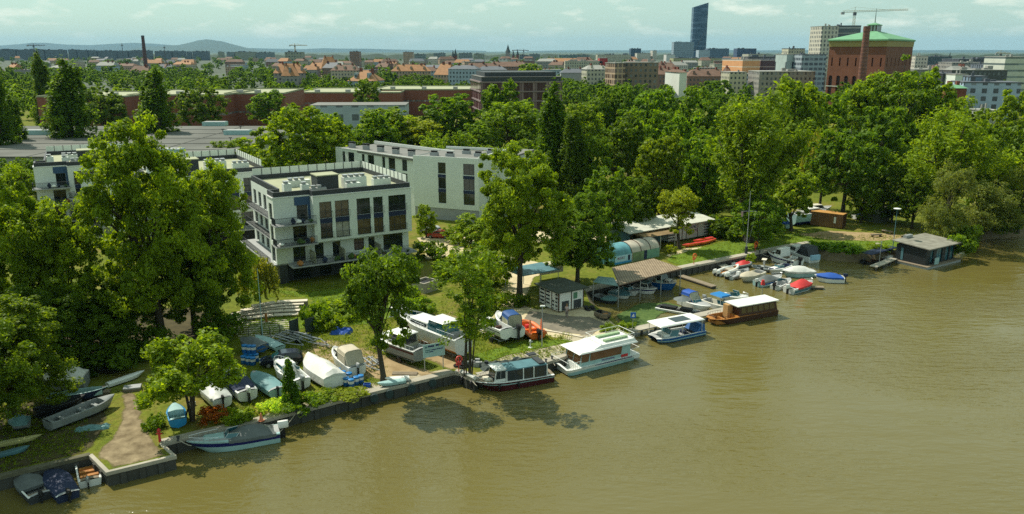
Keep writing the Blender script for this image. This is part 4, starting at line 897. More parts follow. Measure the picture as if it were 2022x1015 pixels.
    def fender(s, ts, mat=None, side=-1):
        for t in ts: MB().lathe([(.03,-.38),(.13,-.3),(.13,.15),(.03,.25)], (s.x(t), side*(s.w(t)+.14), s.zg(t)-.25), 8).build('fender', mat or DARKG, s.t, smooth=60)

# ---- afloat, front row
b = Boat('white speedboat with navy stripe and grey-teal cockpit cover by the front quay', (368,899), (550,868), shift=.12, B=2.3, D=.95, side=TEAL_SHADE, stripe=NAVYH, bottom=TEAL_SHADE, deck=TEAL_SHADE, sb=(.5,.86), rake=.24, name='speedboat', full=.4)
b.cover(.04,.56,.75,TARPG,tp=.5,seed=3); b.screen(.6,.45,.8); b.rail(.66,.97,.4); b.motor(WHITE, k=1.1); BX(b.x(.62),b.x(.7),-b.w(.66)*.82-.02,-b.w(.66)*.6,b.zg(.66)+.02,b.zg(.66)+.06).build('emblem', ORANGE, b.deck)
b.cabin(.6,.85,.3,.55,TEAL_SHADE,n=0,front=False,fi=1.2,over=0,name='foredeck')
b = Boat('small white boat with timber planks on board beside the slipway', (172,908), (178,962), B=1.9, D=.6, side=WHITE, inside=WOOD, cock=(.08,.7), full=.55, shift=.05, name='rowing_boat'); b.motor(STEEL, .15, .6)
for k in (.25,.4,.52): b.bench(k, WOODO)
b.cabin(.62,.9,.4,.7,WHITE,n=1)
b = Boat('dark navy covered boat in the shade left of the slipway boat', (98,940), (135,990), B=1.9, D=.6, side=NAVY, shift=.05); b.cover(.04,.95,.4,NAVY,seed=5); b.motor(k=.8)
b = Boat('black boat with grey cover nearest the bottom left corner', (40,945), (80,992), B=1.9, D=.6, side=DARKG, shift=.05); b.cover(.3,.95,.35,TARPG,seed=6); b.bench(.15); b.motor(k=.7)

b = Boat('maroon tour boat with long teal roof and white wheelhouse', (938,778), (1086,752), B=2.7, D=.85, name='tour_boat', side=MAROON, stripe=TEAL_SHADE, bottom=MAROON, deck=WHITE, inside=WOOD, cock=(.1,.3), full=.62, blunt=.12, sheer=.3, sb=(.7,.82), shift=.25)
b.cabin(.1,.64,1.35,.84,DARKG,TEALR,fi=.0,ri=.0,si=.08,n=5,win=(.12,.9),z0=.75,glass=GLASS,rear=True,front=False,name='saloon'); 
for k in (.1,.28,.42,.64): 
    for y in (-1,1): BX(b.x(k)-.05,b.x(k)+.05,y*b.w(.37)*.84-.04,y*b.w(.37)*.84+.04,.8,2.1).build('window_post', WHITE, b.t)
b.cabin(.645,.8,1.5,.8,WHITE,WHITE,fi=.2,ri=0,n=2,win=(.35,.9),z0=.8,name='wheelhouse',over=.1); b.cabin(.81,.9,.35,.6,CREAM,n=0,front=False,z0=.95,over=0,name='hatch')
BX(b.x(.12),b.x(.2),-.9,.9,2.2,2.35).build('roof_hatch', DARKG, b.t); b.rail(.82,.98,.5); BX(b.x(.84),b.x(.9),-b.w(.87)-.04,-b.w(.87)+.05,.5,.78).build('name_plate', TEAL_SHADE, b.hull); b.fender([.75,.5],BLACK,1)

# white houseboat
b = Boat('white houseboat with railed roof terrace and brown tinted windows', (1108,742), (1233,712), B=3.6, D=.75, name='houseboat', side=TEAL_SHADE, stripe=WHITE, bottom=GREYH, deck=WHITE, inside=WHITE, cock=(.82,.97), full=.93, blunt=.85, sheer=0, rake=.05, sb=(.6,.95), shift=.3, L=9.3)  # white sides in pale teal: their shade is put into the colour
TINT = M('brown_tinted_glass', (.14,.06,.025), .12, .5, .8, spec=.6)
b.cabin(.06,.8,1.55,.9,TEAL_SHADE,WHITE,fi=.25,ri=-.05,si=.1,n=0,win=(.25,.85),z0=.75,glass=TINT,rear=True)
for y in (-1,1):
    w = b.w(.4)*.9
    for a_, e_ in ((.2,.66),(.68,.79)): 
        m = MB(); m.poly([(b.x(a_),y*(w+.02)-y*.02,1.2),(b.x(e_),y*(w+.02)-y*.02,1.2),(b.x(e_)-.12,y*(w-.05),2.15),(b.x(a_)-.2,y*(w-.05),2.15)][::(1 if y < 0 else -1)]); m.build('side_window', TINT, b.t)
    BX(b.x(.1),b.x(.2),y*(w+.03)-.02,y*(w+.03)+.02,.8,1.1).build('red_panel', RED, b.t); m = BX(b.x(.04),b.x(.7),y*(b.w(.4)+.01)-.01,y*(b.w(.4)+.01)+.01,.6,.68); m.build('hull_stripe', NAVYH, b.hull)
    for i in range(9): BX(b.x(.3)+i*.2,b.x(.3)+i*.2+.12,y*(w+.02)-.02,y*(w+.02)+.02,.9,1.05+(i%3)*.03).build('lettering', M('violet_ink', (.18,.16,.3), .6), b.t)
r = MB(); r.frustum((b.x(-.03),b.x(.84),-1.85,1.85,2.3),(b.x(-.02),b.x(.8),-1.75,1.75,2.42)); r.frustum((b.x(-.02),b.x(.62),-1.6,1.6,2.42),(b.x(0),b.x(.5),-1.45,1.45,2.72)); roof = r.build('roof_terrace', WHITE, b.t, smooth=30)
railing(roof, [(b.x(.5),-1.45,2.72),(b.x(0),-1.45,2.72),(b.x(0),1.45,2.72),(b.x(.5),1.45,2.72),(b.x(.5),-1.45,2.72)], .6, mat=WHITE, step=.8)
BX(b.x(.06),b.x(.4),-.9,-.45,2.73,2.95).build('bench', M('green_cushion', (.25,.36,.2), .7), roof); BX(b.x(.06),b.x(.4),.5,.95,2.73,2.95).build('bench', MATS['green_cushion'], roof)
b.rail(.8,.98,.8,WHITE,wf=1.); railing(b.t, [(b.x(.05),-1.6,.75),(b.x(-.07),-1.6,.75),(b.x(-.07),1.6,.75),(b.x(.05),1.6,.75)], .8, mat=WHITE, step=.6); BX(b.x(-.09),b.x(.02),-1.5,1.5,.25,.7).build('swim_platform', WHITE, b.t)
for k in (.2,.55): pass

b = Boat('blue and white catamaran with flat white sunroof moored to the pier', (1290,680), (1384,661), B=2.9, D=.6, name='catamaran', side=BLUEH, stripe=TEAL_SHADE, bottom=GREYH, deck=WHITE, inside=GREYW, cock=(.1,.62), full=.72, blunt=.6, sheer=.05, rake=.1, sb=(.3,.55), shift=.3)
b.top(.06,.98,1.55,1.0,WHITE,th=.12,z0=.6,solar=True,nposts=3); b.screen(.74,.75,.5,.9); b.cabin(.74,.86,.35,.7,WHITE,n=0,front=False,over=0,name='console'); b.motor(k=1.); b.motor(y=-.6,k=.9)
for k in (.3,.5): b.bench(k, NAVY)
b.cabin(.02,.2,.9,.95,BLUEH,n=0,front=False,fi=.9,over=0,z0=.55,name='stern_fairing')
b = Boat('brown wooden tour boat with white roof and many square windows', (1400,645), (1528,622), B=2.7, D=.75, name='tour_boat', side=BROWN, bottom=BROWN, deck=WOODO, inside=WOODO, cock=(.66,.93), full=.8, blunt=.3, sheer=.15, shift=.3)
b.cabin(.02,.62,1.45,.94,BROWN,WHITE,fi=0.,ri=.25,si=.05,n=6,win=(.3,.85),z0=.7,glass=M('amber_glass',(.1,.07,.02),.12,.4,.8,spec=.6),front=False,over=.1); BX(b.x(.02),b.x(.66),-1.36,1.36,2.16,2.26).build('roof', WHITE, b.t)
BX(b.x(.625),b.x(.7),-1.0,-.1,.3,2.1).build('door', M('tan_panel',(.42,.25,.1),.6), b.t); b.bench(.78,WOODO); b.rail(.72,.95,.35,BROWN); BX(b.x(.2),b.x(.26),-1.33,-1.28,1.6,2.0).build('notice', TEAL_SHADE, b.t)

# ---- at the small pier
P = [('flat white raft boat with dark seats beside the pier', (1388,622), (1298,614), 1.9)]
b = Boat(P[0][0], (1385,626), (1300,612), B=2.2, D=.35, name='raft', blunt=.5, full=.85, sheer=0, cock=(.1,.9), inside=BLACK); BX(b.x(.1),b.x(.45),-.5,.5,.4,.65).build('seat', BLACK, b.t); BX(b.x(.55),b.x(.8),-.5,.5,.4,.7).build('seat', BLACK, b.t); MB().lathe([(.04,0),(.04,1.3),(1.2,1.35),(.1,1.75)], (b.x(.55),.3,.4), 10).build('parasol', TARPG, b.t)
b = Boat('white motor cruiser with royal blue hood behind the raft', (1405,622), (1348,601), B=2.2, D=.8, cock=(.06,.5)); b.hood(.05,.56,1.35,BLUEC,clear=True); b.screen(.6,.4); b.motor(k=.8)
b = Boat('white boat with bright blue sunshade in the middle of the pier row', (1452,622), (1395,602), B=2.1, D=.7, deck=CREAM, cock=(.06,.62)); b.top(.3,.72,1.2,.9,M('bright_blue_canvas',(.01,.16,.42),.6),z0=.7,th=.18); b.screen(.72,.5); b.motor(STEEL,k=.8)
b = Boat('plain white open boat farthest along the pier', (1480,600), (1430,592), B=2.1, D=.7, cock=(.1,.7), inside=WHITE); b.screen(.62,.5); b.rail(.7,.97,.35)

# ---- under the shelter
b = Boat('blue-hulled cabin boat under the right end of the shelter', (1337,577), (1283,566), B=2.4, D=.95, side=BLUEH, deck=CREAM, cock=(.06,.35)); b.cabin(.36,.62,1.2,.75,TEAL_SHADE,n=2); b.cabin(.62,.84,.4,.6,WHITE,n=1,fi=.8); b.rail(.75,.97,.4)
b = Boat('white cabin boat with teal roof under the middle of the shelter', (1299,584), (1252,576), B=2.1, D=.75, cock=(.06,.35), stripe=NAVYH); b.cabin(.36,.72,.85,.75,WHITE,TEALR,n=3)
b = Boat('pale grey motorboat squeezed in under the shelter', (1262,588), (1226,578), B=1.8, D=.6); b.screen(.6,.4); b.motor(k=.7)
b = Boat('teal covered boat under the left part of the shelter', (1247,594), (1208,584), B=1.9, D=.65, side=WHITE); b.cover(.03,.97,.4,TEALR,seed=9)
b = Boat('dark open boat leftmost in the row under the shelter', (1222,604), (1178,592), B=1.9, D=.6, side=DARKG, deck=GREYH); b.cover(.4,.95,.3,TARPT,seed=8)

# ---- marina cluster
MG = 'small boats crowded in the basin before the lawn quay'
b = Boat('big white cabin cruiser with bow to the lawn quay, person aboard', (1518,511), (1580,528), B=2.9, D=1.0, stripe=NAVYH, side=WHITE, cock=(.06,.42), inside=WOOD, group=MG); b.cabin(.42,.66,1.3,.8,WHITE,n=2,fi=.5); b.cabin(.66,.86,.4,.6,WHITE,n=1,fi=1.,over=0,front=False); b.rail(.7,.98,.45); b.motor(k=.9); cruiser = b
b = Boat('white cruiser with black hood and pale blue stern box', (1548,500), (1611,521), B=2.7, D=.95, cock=(.06,.42), group=MG); b.cabin(.44,.7,1.0,.75,WHITE,n=2,fi=.7); b.hood(.02,.42,1.7,DARKG,clear=False,wf=.9); BX(-b.L/2-.35,-b.L/2+.1,-.9,.9,.5,1.3).build('stern_box', M('pale_blue_box',(.3,.5,.65),.4), b.t)
b = Boat('red covered inflatable close to the quay wall', (1484,526), (1452,531), B=1.8, D=.45, group=MG, name='inflatable_boat', side=GREYH); b.tubes(GREYH); b.cover(.2,.95,.55,RED,seed=11); b.motor(STEEL,k=.8)
b = Boat('white inflatable with two outboards leftmost in the basin', (1458,532), (1418,546), B=1.7, D=.42, group=MG, name='inflatable_boat', inside=WOODO, cock=(.05,.85)); b.tubes(WHITE,.24); b.motor(WHITE,.3); b.motor(WHITE,-.35,.9); b.bench(.5)
b = Boat('grey inflatable with white outboard beside the white one', (1478,540), (1441,553), B=1.8, D=.45, group=MG, name='inflatable_boat', cock=(.05,.85)); b.tubes(GREYH); b.motor(WHITE); b.console(.5); b.motor(WHITE,.4,.8)
b = Boat('grey workboat with white steering arch in the back of the basin', (1488,534), (1526,538), B=1.9, D=.5, side=GREYH, deck=GREYH, group=MG, cock=(.06,.8)); b.tubes(GREYH,.2); b.console(.5); b.top(.3,.55,1.4,.7,CREAM,th=.04,z0=.5); b.motor(k=.8)
b = Boat('white sport boat with navy seat cushions beside the cream covered boat', (1520,545), (1557,532), B=2.0, D=.7, group=MG, inside=NAVY); b.screen(.6,.35); b.cabin(.62,.84,.22,.6,WHITE,n=0,front=False,over=0,fi=1.); b.motor(k=.8)
b = Boat('white boat under a peaked pale cover with dark hull stripe', (1545,549), (1608,546), B=2.3, D=.85, group=MG, stripe=DARKG, side=TEAL_SHADE, sb=(.7,.95)); b.cover(.02,.92,.75,TARPW,tp=.5,seed=12)
b = Boat('cream covered boat with bow towards the pier', (1464,561), (1504,546), B=2.2, D=.75, group=MG, deck=CREAM, side=CREAM); b.cover(.3,.97,.5,TARPB,seed=13); b.motor(k=.8)
b = Boat('boat with charcoal cover and bright blue stripe by the red mooring post', (1545,556), (1498,568), B=2.1, D=.75, group=MG, stripe=BLUEH, side=TEAL_SHADE, sb=(.4,.8)); b.cover(.04,.7,.65,TARPG,seed=14); b.motor(WHITE,k=.8); b.rail(.74,.97,.35)
b = Boat('white open boat with black outboard beside the red covered boat', (1562,560), (1532,574), B=1.8, D=.6, group=MG); b.motor(k=.9); b.screen(.6,.4)
b = Boat('white boat with a bright red cover in the front of the basin', (1606,568), (1560,582), B=2.2, D=.8, group=MG, stripe=TEALR, sb=(.2,.7)); b.cover(.14,.8,.7,RED,seed=15,tp=.6); b.motor(WHITE,k=1.); b.rail(.82,.98,.3)
b = Boat('dark hulled boat with royal blue cover rightmost in the basin', (1610,557), (1668,559), B=2.2, D=.8, group=MG, side=WHITE, bottom=NAVYH, stripe=WHITE); b.cover(.04,.95,.5,BLUEC,seed=16,tp=.4); b.motor(NAVY,k=.8)
b = Boat('covered grey boat with tan bow tied at the quay end', (1600,492), (1645,502), B=2.2, D=.7, deck=WOODO, group=MG); b.cover(.04,.7,.45,TARPG,seed=17); b.motor(k=.8)
b = Boat('charcoal covered boat lying alone before the reeds', (1699,491), (1658,502), B=2.1, D=.7, group=MG, side=TEAL_SHADE); b.cover(.04,.9,.45,TARPG,seed=18); b.motor(NAVY,k=.8)
b = Boat('cream tarpaulin covered boat between reeds and black canopy boat', (1748,494), (1712,502), B=2.2, D=.7); b.cover(.04,.97,.7,TARPB,seed=19); b.motor(RED,k=.6)
b = Boat('black open tour boat with dark flat canopy beside the floating house', (1765,508), (1710,524), B=2.1, D=.55, name='tour_boat', side=BLACK, deck=BROWN, inside=BROWN, cock=(.05,.9), full=.8, blunt=.35); b.top(.02,.95,1.25,1.0,NAVY,post=DARKG,z0=.5,th=.12,nposts=4); b.bench(.3,BROWN); b.bench(.6,BROWN); b.motor(k=.8)
b = Boat('white covered dinghy between the black canopy boat and the floating house', (1765,500), (1752,518), B=1.6, D=.5, name='dinghy'); b.cover(.05,.95,.4,TARPW,seed=20)

# ---- ashore
def trailer_under(b, lift, bunk=True):
    o = thing('boat_trailer', 'trailer carrying the '+b.t['label'], 'trailer', (b.t.location.x, b.t.location.y, LZ), b.t.rotation_euler.z, 'loaded boat trailers'); f = MB(); L_ = b.L
    for y in (-.5,.5): f.tube([(-L_*.42,y,.45),(L_*.25,y,.45),(L_*.58,0,.4)], .05, 4)
    for x in (-L_*.4,-L_*.1,L_*.2): f.box(x-.05,x+.05,-.75,.75,.4,.48); 
    for x in (-L_*.3, L_*.1): f.box(x-.08,x+.08,-.2,.2,.48,max(.5,lift-b.draft+.06))
    f.build('frame', STEEL, o); w = MB()
    for y in (-.95,.95):
        for x in (-L_*.18,): 
            w = MB(); w.tube([(x,y-.09,.32),(x,y+.09,.32)], .32, 12); w.build('wheel', BLACK, o)
    return o
def ashore(*a, lift=.6, tr=True, **k):
    k.setdefault('shift', .05)
    if not tr: lift = max(k.get('draft', .3), lift*.6)
    b = Boat(*a, z=LZ, lift=lift, **k)
    if tr: trailer_under(b, lift)
    return b
b = ashore('silver tarpaulin covered boat leftmost on the shaded grass', (400,768), (440,808), B=2.1, D=.75, lift=.5, side=WHITE, tr=False); b.cover(.02,.97,.45,M('silver_tarpaulin',(.42,.44,.42),.35,.3,1.5,bump=.3),seed=21,ridge=.5); b.motor(k=.6)
b = ashore('white motorboat with navy cover and bow rail on the shaded grass', (450,755), (490,795), B=2.2, D=.8, lift=.6, tr=False); b.cover(.12,.88,.25,NAVY,seed=22); b.rail(.62,.97,.4); b.motor(WHITE,k=.9)
b = ashore('teal-grey covered flat boat beside the thuja', (500,752), (548,786), B=2.0, D=.6, lift=.4, tr=False, side=TEAL_SHADE); b.cover(.02,.96,.22,TARPT,seed=23); b.motor(k=.5)
b = ashore('white cabin motorboat partly behind the thuja', (546,733), (596,772), B=2.2, D=.8, lift=.6, tr=False, inside=WHITE); b.cabin(.45,.8,.6,.75,WHITE,n=2,fi=.7,glass=GLASST); b.rail(.66,.97,.4); b.screen(.5,.4); b.motor(STEEL,k=.9)
b = ashore('big boat under a bright white tarpaulin by the blue barrels', (606,730), (662,768), B=2.7, D=.95, lift=.5, tr=False); b.cover(.0,.99,.85,TARPW,seed=24,drop=.75,tp=.35,ridge=.75)
b = ashore('white boat with beige and black hood behind the front barrels', (660,708), (706,746), B=2.2, D=.85, lift=.6, tr=False); b.hood(.05,.62,1.45,TARPB,clear=False,wf=.92); b.cabin(.62,.86,.35,.62,CREAM,n=1,fi=1.,over=0); b.motor(GREYW,k=.7)
b = ashore('maroon and white cabin boat behind the front quay tree', (742,690), (832,724), B=2.5, D=1.0, lift=.9, stripe=MAROON, side=GREYH, bottom=GREYH, cock=(.04,.2), name='cabin_cruiser'); b.cabin(.2,.55,1.35,.85,GLASSB,WHITE,fi=.15,n=2,win=(.25,.9),over=.14,rear=True); b.cabin(.56,.8,.5,.7,WHITE,n=2,fi=.6); b.rail(.0,.5,.5,close=False)
b = ashore('large white river cruiser with teal wheelhouse and rust coloured bottom', (803,668), (916,712), B=3.0, D=1.35, draft=.7, lift=1.2, stripe=WHITE, bottom=RUST, cock=(.03,.18), name='cabin_cruiser', blunt=.15, full=.6); b.cabin(.2,.47,1.35,.82,GLASST,WHITE,fi=.1,ri=.05,n=2,win=(.2,.92),over=.15,glass=GLASST,rear=True); b.cabin(.48,.84,.6,.75,WHITE,n=3,fi=.6,win=(.25,.75)); b.rail(.02,.3,.6,close=False); b.rail(.5,.98,.5); b.fender([.4,.7],NAVY)
b = ashore('white open motorboat with dark bottom on a trailer', (948,658), (1000,682), B=2.1, D=.85, draft=.45, lift=1.1, stripe=DARKG, bottom=MAROON, cock=(.06,.55), sb=(.55,.68)); b.bench(.4,BROWN); b.cabin(.58,.86,.3,.62,WHITE,n=1,fi=1.,front=False,over=0)
b = ashore('white boat with royal blue canopy and clear side panels on the grass', (982,642), (1022,676), B=2.2, D=.85, lift=.75); b.hood(.04,.6,1.45,NAVY if False else M('mid_blue_canvas',(.012,.06,.2),.6),clear=True); b.cabin(.6,.88,.3,.62,WHITE,n=0,fi=1.,front=False,over=0); b.motor(k=1.)
b = ashore('orange rescue raft with raised orange end fins on the grass', (1030,650), (1062,672), B=2.3, D=.5, lift=.35, tr=False, side=ORANGE, name='rescue_raft', inside=ORANGE, blunt=.5, full=.7, cock=(.08,.9)); b.tubes(M('faded_orange_tube',(.6,.17,.06),.5),.27); b.motor(k=1.)
for y in (-.75,.75):
    m = MB(); m.grid([[(b.x(.12)+dx*.5, y+dy, z_) for dx, dy in ((-.5*f,-.06),(.5*f,-.06),(.5*f,.06),(-.5*f,.06))] for z_, f in ((.3,.8),(.8,1.),(1.4,.9),(1.9,.5),(2.1,.1))], closed=True); m.build('fin', MATS['faded_orange_tube'], b.t, smooth=50)
b.bench(.5,ORANGE); b.console(.65,mat=RED)
b = ashore('pale teal upturned sailing dinghy hull beside the trailers', (505,672), (553,694), B=1.6, D=.35, draft=.15, lift=.35, tr=False, name='dinghy', side=TEAL_SHADE, deck=TEAL_SHADE, cock=None, inside=TEAL_SHADE)
b = ashore('boat under grey tarpaulin stacked over the left blue barrels', (478,690), (520,704), B=1.8, D=.5, lift=1.3, tr=False, side=BLUEH); b.cover(.0,.97,.5,TARPG,seed=25,drop=.5)
b = ashore('white motorboat behind the front quay tree, navy seats', (792,640), (828,655), B=2.0, D=.8, lift=.6, inside=NAVY); b.screen(.55,.5)
b = ashore('pale blue small boat behind the crown of the front quay tree', (770,632), (800,625), B=1.9, D=.8, lift=.6, side=TEAL_SHADE); b.cover(.05,.95,.4,TARPW,seed=26)
b = ashore('boat under a folded white tarpaulin in the tree shade at left', (88,772), (172,765), B=2.6, D=1.1, lift=.5, tr=False, side=TARPG if False else GREYH); b.cover(.0,.98,.9,TARPW,seed=27,drop=.3,tp=.3,ridge=.4)
b = ashore('long grey flat-bottomed boat with pointed bow on the left bank', (228,800), (95,852), B=1.9, D=.65, lift=.15, tr=False, name='barge', side=GREYH, deck=GREYH, inside=GREYH, cock=(.04,.78), blunt=.02, full=.55, rake=.1); b.bench(.2,GREYH); b.bench(.5,GREYH); b.bench(.7,GREYH)
b = ashore('dark narrow boat lying behind the long grey boat', (215,783), (95,800), B=1.5, D=.6, lift=.1, tr=False, name='rowing_boat', side=NAVY, deck=TEAL_SHADE, inside=BLACK, cock=(.05,.9))
b = ashore('black rowing boat next to the long grey boat', (170,800), (70,828), B=1.5, D=.6, lift=.1, tr=False, name='rowing_boat', side=BLACK, deck=DARKG, inside=BLACK, cock=(.05,.9))
b = ashore('slim white rowing shell lying by the slipway top', (286,741), (212,766), B=.9, D=.35, draft=.1, lift=.15, tr=False, name='rowing_shell', cock=None)
b = ashore('pale yellow kayak lying on the left bank', (84,868), (-20,888), B=.7, D=.3, draft=.1, lift=.15, tr=False, name='kayak', side=M('pale_yellow_plastic',(.4,.38,.16),.4), deck=MATS['pale_yellow_plastic'], cock=None, full=.4)
b = ashore('teal kayak beside the pale yellow kayak', (60,890), (0,905), B=.7, D=.3, draft=.1, lift=.15, tr=False, name='kayak', side=TEALR, deck=TEALR, cock=None, full=.4)
b = ashore('small boat with crumpled pale teal tarpaulin at the far left bank', (18,850), (58,845), B=1.6, D=.5, lift=.2, tr=False, side=GREYH); b.cover(.0,.98,.5,TARPT,seed=28)
b = ashore('small bright blue dinghy leaning under the front left tree', (345,815), (352,846), B=1.7, D=.55, lift=.3, tr=False, name='dinghy', side=M('bright_blue_hull',(.02,.2,.42),.35), deck=MATS['bright_blue_hull'], inside=TEAL_SHADE, full=.4)
b = ashore('white surf kayak lying on the quay by the front tree', (745,766), (800,757), B=.85, D=.3, draft=.1, lift=.2, tr=False, name='kayak', side=TEAL_SHADE, deck=TEAL_SHADE, cock=None, full=.45)
b = ashore('second white kayak half behind the quay tree', (760,756), (808,752), B=.85, D=.3, draft=.1, lift=.2, tr=False, name='kayak', cock=None, full=.45)
b = ashore('weathered wooden rowing boat on the mud by the shed', (1205,636), (1180,626), B=1.5, D=.55, lift=.1, tr=False, name='rowing_boat', side=WOOD, deck=WOOD, inside=BLACK, cock=(.06,.9)); b.bench(.5,WOODO)
for k, (lb, bo, st) in enumerate([('orange kayak at the left of the orange pile', (1346,490), (1386,483)), ('orange kayak lying across the middle of the orange pile', (1362,488), (1402,479)), ('orange kayak at the right end of the orange pile', (1380,486), (1411,476)), ('orange kayak on top of the orange pile', (1368,484), (1406,476))]):
    b = ashore(lb, bo, st, B=.8, D=.35, draft=.12, lift=.2+(.4 if k == 3 else 0), tr=False, name='kayak', side=ORANGE, deck=ORANGE, inside=RED, cock=(.35,.6), full=.5, group='orange kayaks piled before the long shed')
b = ashore('large white yacht hull on stands before the brown container', (1632,438), (1562,446), B=3.0, D=1.5, draft=.8, lift=1.1, tr=False, side=TEAL_SHADE, bottom=NAVYH, name='yacht'); b.cabin(.35,.75,.7,.6,WHITE,n=2,fi=.9); b.screen(.6,.5)
b = ashore('white yacht with pale deck behind the large white yacht', (1640,430), (1580,436), B=2.8, D=1.4, draft=.7, lift=1.1, tr=False, side=CREAM, name='yacht'); b.cabin(.3,.7,.8,.6,CREAM,n=2,fi=.9)
b = ashore('small grey dinghy under blue tarpaulin left of the yachts', (1518,444), (1556,452), B=2.0, D=.6, lift=.4, tr=False, side=TEAL_SHADE); b.cover(.0,.5,1.0,BLUEC,seed=30,tp=.3)
b = ashore('small white boat on the grass left of the grey tent', (1704,431), (1686,433), B=1.7, D=.6, lift=.3, tr=False); b.cover(.1,.6,.4,BLUEC,seed=31)

# ---- piers and docks
def pier(name, label, a, b, w=1.4, z=.75, mat=None, posts=True):
    p, q = G(*a, z), G(*b, z); d = q-p; L_ = d.length; t = thing(name, label, 'pier', (p.x, p.y, 0), math.atan2(d.y, d.x))
    BX(0,L_,0,w,z-.14,z).build('deck', mat or CONC, t)
    if posts:
        for i in range(max(2, int(L_/2.2))+1):
            x = L_*i/max(2, int(L_/2.2)); MB().tube([(min(x+.05,L_-.05),.1,-1),(min(x+.05,L_-.05),.1,z-.14)], .16, 8).build('pile', CONCD, t)
    else: BX(.1,L_-.1,.1,w-.1,-.2,z-.14).build('float', DARKG, t)
    return t
pier('pier', 'narrow concrete pier holding the catamaran and the brown tour boat', (1240,657), (1470,606))
pier('pier', 'short pier between black canopy boat and floating house', (1732,527), (1772,511), 1.2)
pier('floating_dock', 'plank gangway floating off the right end of the shelter', (1338,544), (1405,566), 1.1, .4, WOOD, False)
pier('floating_dock', 'sloping wooden ramp against the lawn quay wall', (1412,521), (1446,536), 1.6, .5, CONC, False)
pier('floating_dock', 'finger dock behind the red covered boat', (1568,566), (1628,568), .9, .35, WOOD, False)
pier('floating_dock', 'dark dock between the crowded basin boats', (1452,540), (1560,553), 1.0, .3, WOOD, False)

# ---- cars, trailers, barrels, posts
def car(label, a, b, paint, estate=True, group=None):
    p, q = G(*a), G(*b); d = q-p; t = thing('parked_car', label, 'car', ((p.x+q.x)/2, (p.y+q.y)/2+.6, LZ), math.atan2(d.y, d.x), group)
    st = [(-2.25,.55,.5,.72,.7),(-2.2,.4,.85,.95,.8),(-1.9,.3,.92,1.3 if estate else 1.02,.83),(-1.5,.28,.94,1.46 if estate else 1.3,.86),(-.6,.28,.95,1.5,.88),(.2,.28,.95,1.46,.88),(1.0,.28,.92,.98,.87),(1.7,.3,.85,.88,.84),(2.15,.38,.7,.74,.76),(2.28,.5,.6,.62,.66)]
    rows = [[(x,w*.96,zl),(x,w,zl+.2),(x,w*.98,zb),(x,w*(.74 if zr > zb+.1 else .8),zr),(x,-w*(.74 if zr > zb+.1 else .8),zr),(x,-w*.98,zb),(x,-w,zl+.2),(x,-w*.96,zl)] for x,zl,zb,zr,w in st]
    m = MB(); m.grid(rows[::-1], closed=True); m.poly(rows[0]); m.poly(rows[-1][::-1]); body = m.build('body', paint, t, smooth=32)
    for y in (1,-1):
        for x0, x1, k0, k1 in ((-1.8,-.75,.75,1.),(-.65,.15,1.,1.),(.22,.75,1.,.42)):
            P = lambda x, f: (x, y*(.87+(.655-.87)*f+.012), .97+.44*f)
            m = MB(); m.poly([P(x0,.04),P(x1+(.1 if k1 < 1 else 0),.04),P(x1-(.25 if k1 < 1 else 0),.86*k1+.06),P(x0+(.15 if k0 < 1 else 0),.92)][::(1 if y < 0 else -1)]); m.build('window', GLASS, t)
        for x in (-1.4,1.4): m = MB(); m.tube([(x,y*.7,.32),(x,y*.9,.32)], .32, 14); w_ = m.build('wheel', BLACK, t); MB().tube([(x,y*.88,.32),(x,y*.915,.32)], .2, 10).build('hubcap', STEEL, w_)
        MB().box(2.12,2.3,y*.5-.16,y*.5+.16,.6,.72).build('headlight', GLASSB, t)
    m = MB(); m.poly([(.98,.62,.99),(.26,.56,1.45),(.26,-.56,1.45),(.98,-.62,.99)][::-1]); m.v = [(x+.02,y,z+.02) for x,y,z in m.v]; m.build('windscreen', GLASST, t)
    m = MB(); m.poly([(-2.02,.6,1.2),(-2.02,-.6,1.2),(-2.2,-.62,.97),(-2.2,.62,.97)]); m.v = [(x-.02,y,z) for x,y,z in m.v]; m.build('rear_window', GLASS, t)
    return t
car('dark navy estate car parked between the covered boats', (594,719), (513,728), M('dark_navy_paint',(.012,.014,.03),.15,.1,coat=.6))
car('red hatchback parked by the hedge right of the white block', (888,472), (846,470), M('red_paint',(.4,.05,.025),.2,.1,coat=.6))
car('pale grey car half hidden left of the red hatchback', (858,463), (838,460), M('silver_paint',(.45,.46,.5),.25,.1,coat=.5))
car('white car parked under the long slab block', (868,428), (888,432), WHITE); car('blue-grey car parked beside the white car at the slab block', (893,432), (918,433), M('blue_grey_paint',(.12,.2,.32),.2,.1,coat=.5))

def trailer(label, a, b, w=1.7):
    p, q = G(*a), G(*b); d = q-p; L_ = d.length; t = thing('boat_trailer', label, 'trailer', (p.x, p.y, LZ), math.atan2(d.y, d.x), 'empty boat trailers'); f = MB()
    for y in (-w*.42,w*.42): f.tube([(0,y,.55),(L_*.65,y,.55),(L_,0,.5)], .06, 5)
    for x in (.1,L_*.33,L_*.6): f.box(x-.06,x+.06,-w*.5,w*.5,.5,.6)
    for y in (-.3,.3): f.box(.1,L_*.6,y-.07,y+.07,.66,.74)
    for x in (.2,L_*.5): 
        for y in (-.3,.3): f.tube([(x,y,.55),(x,y,.7)], .04, 4)
    f.build('frame', STEEL, t)
    for y in (-w*.55,w*.55): MB().tube([(L_*.28,y-.09,.33),(L_*.28,y+.09,.33)], .33, 12).build('wheel', BLACK, t)
    MB().tube([(L_*.9,.12,0),(L_*.9,.12,.9)], .05, 5).build('jockey_post', DARKG, t)
    return t
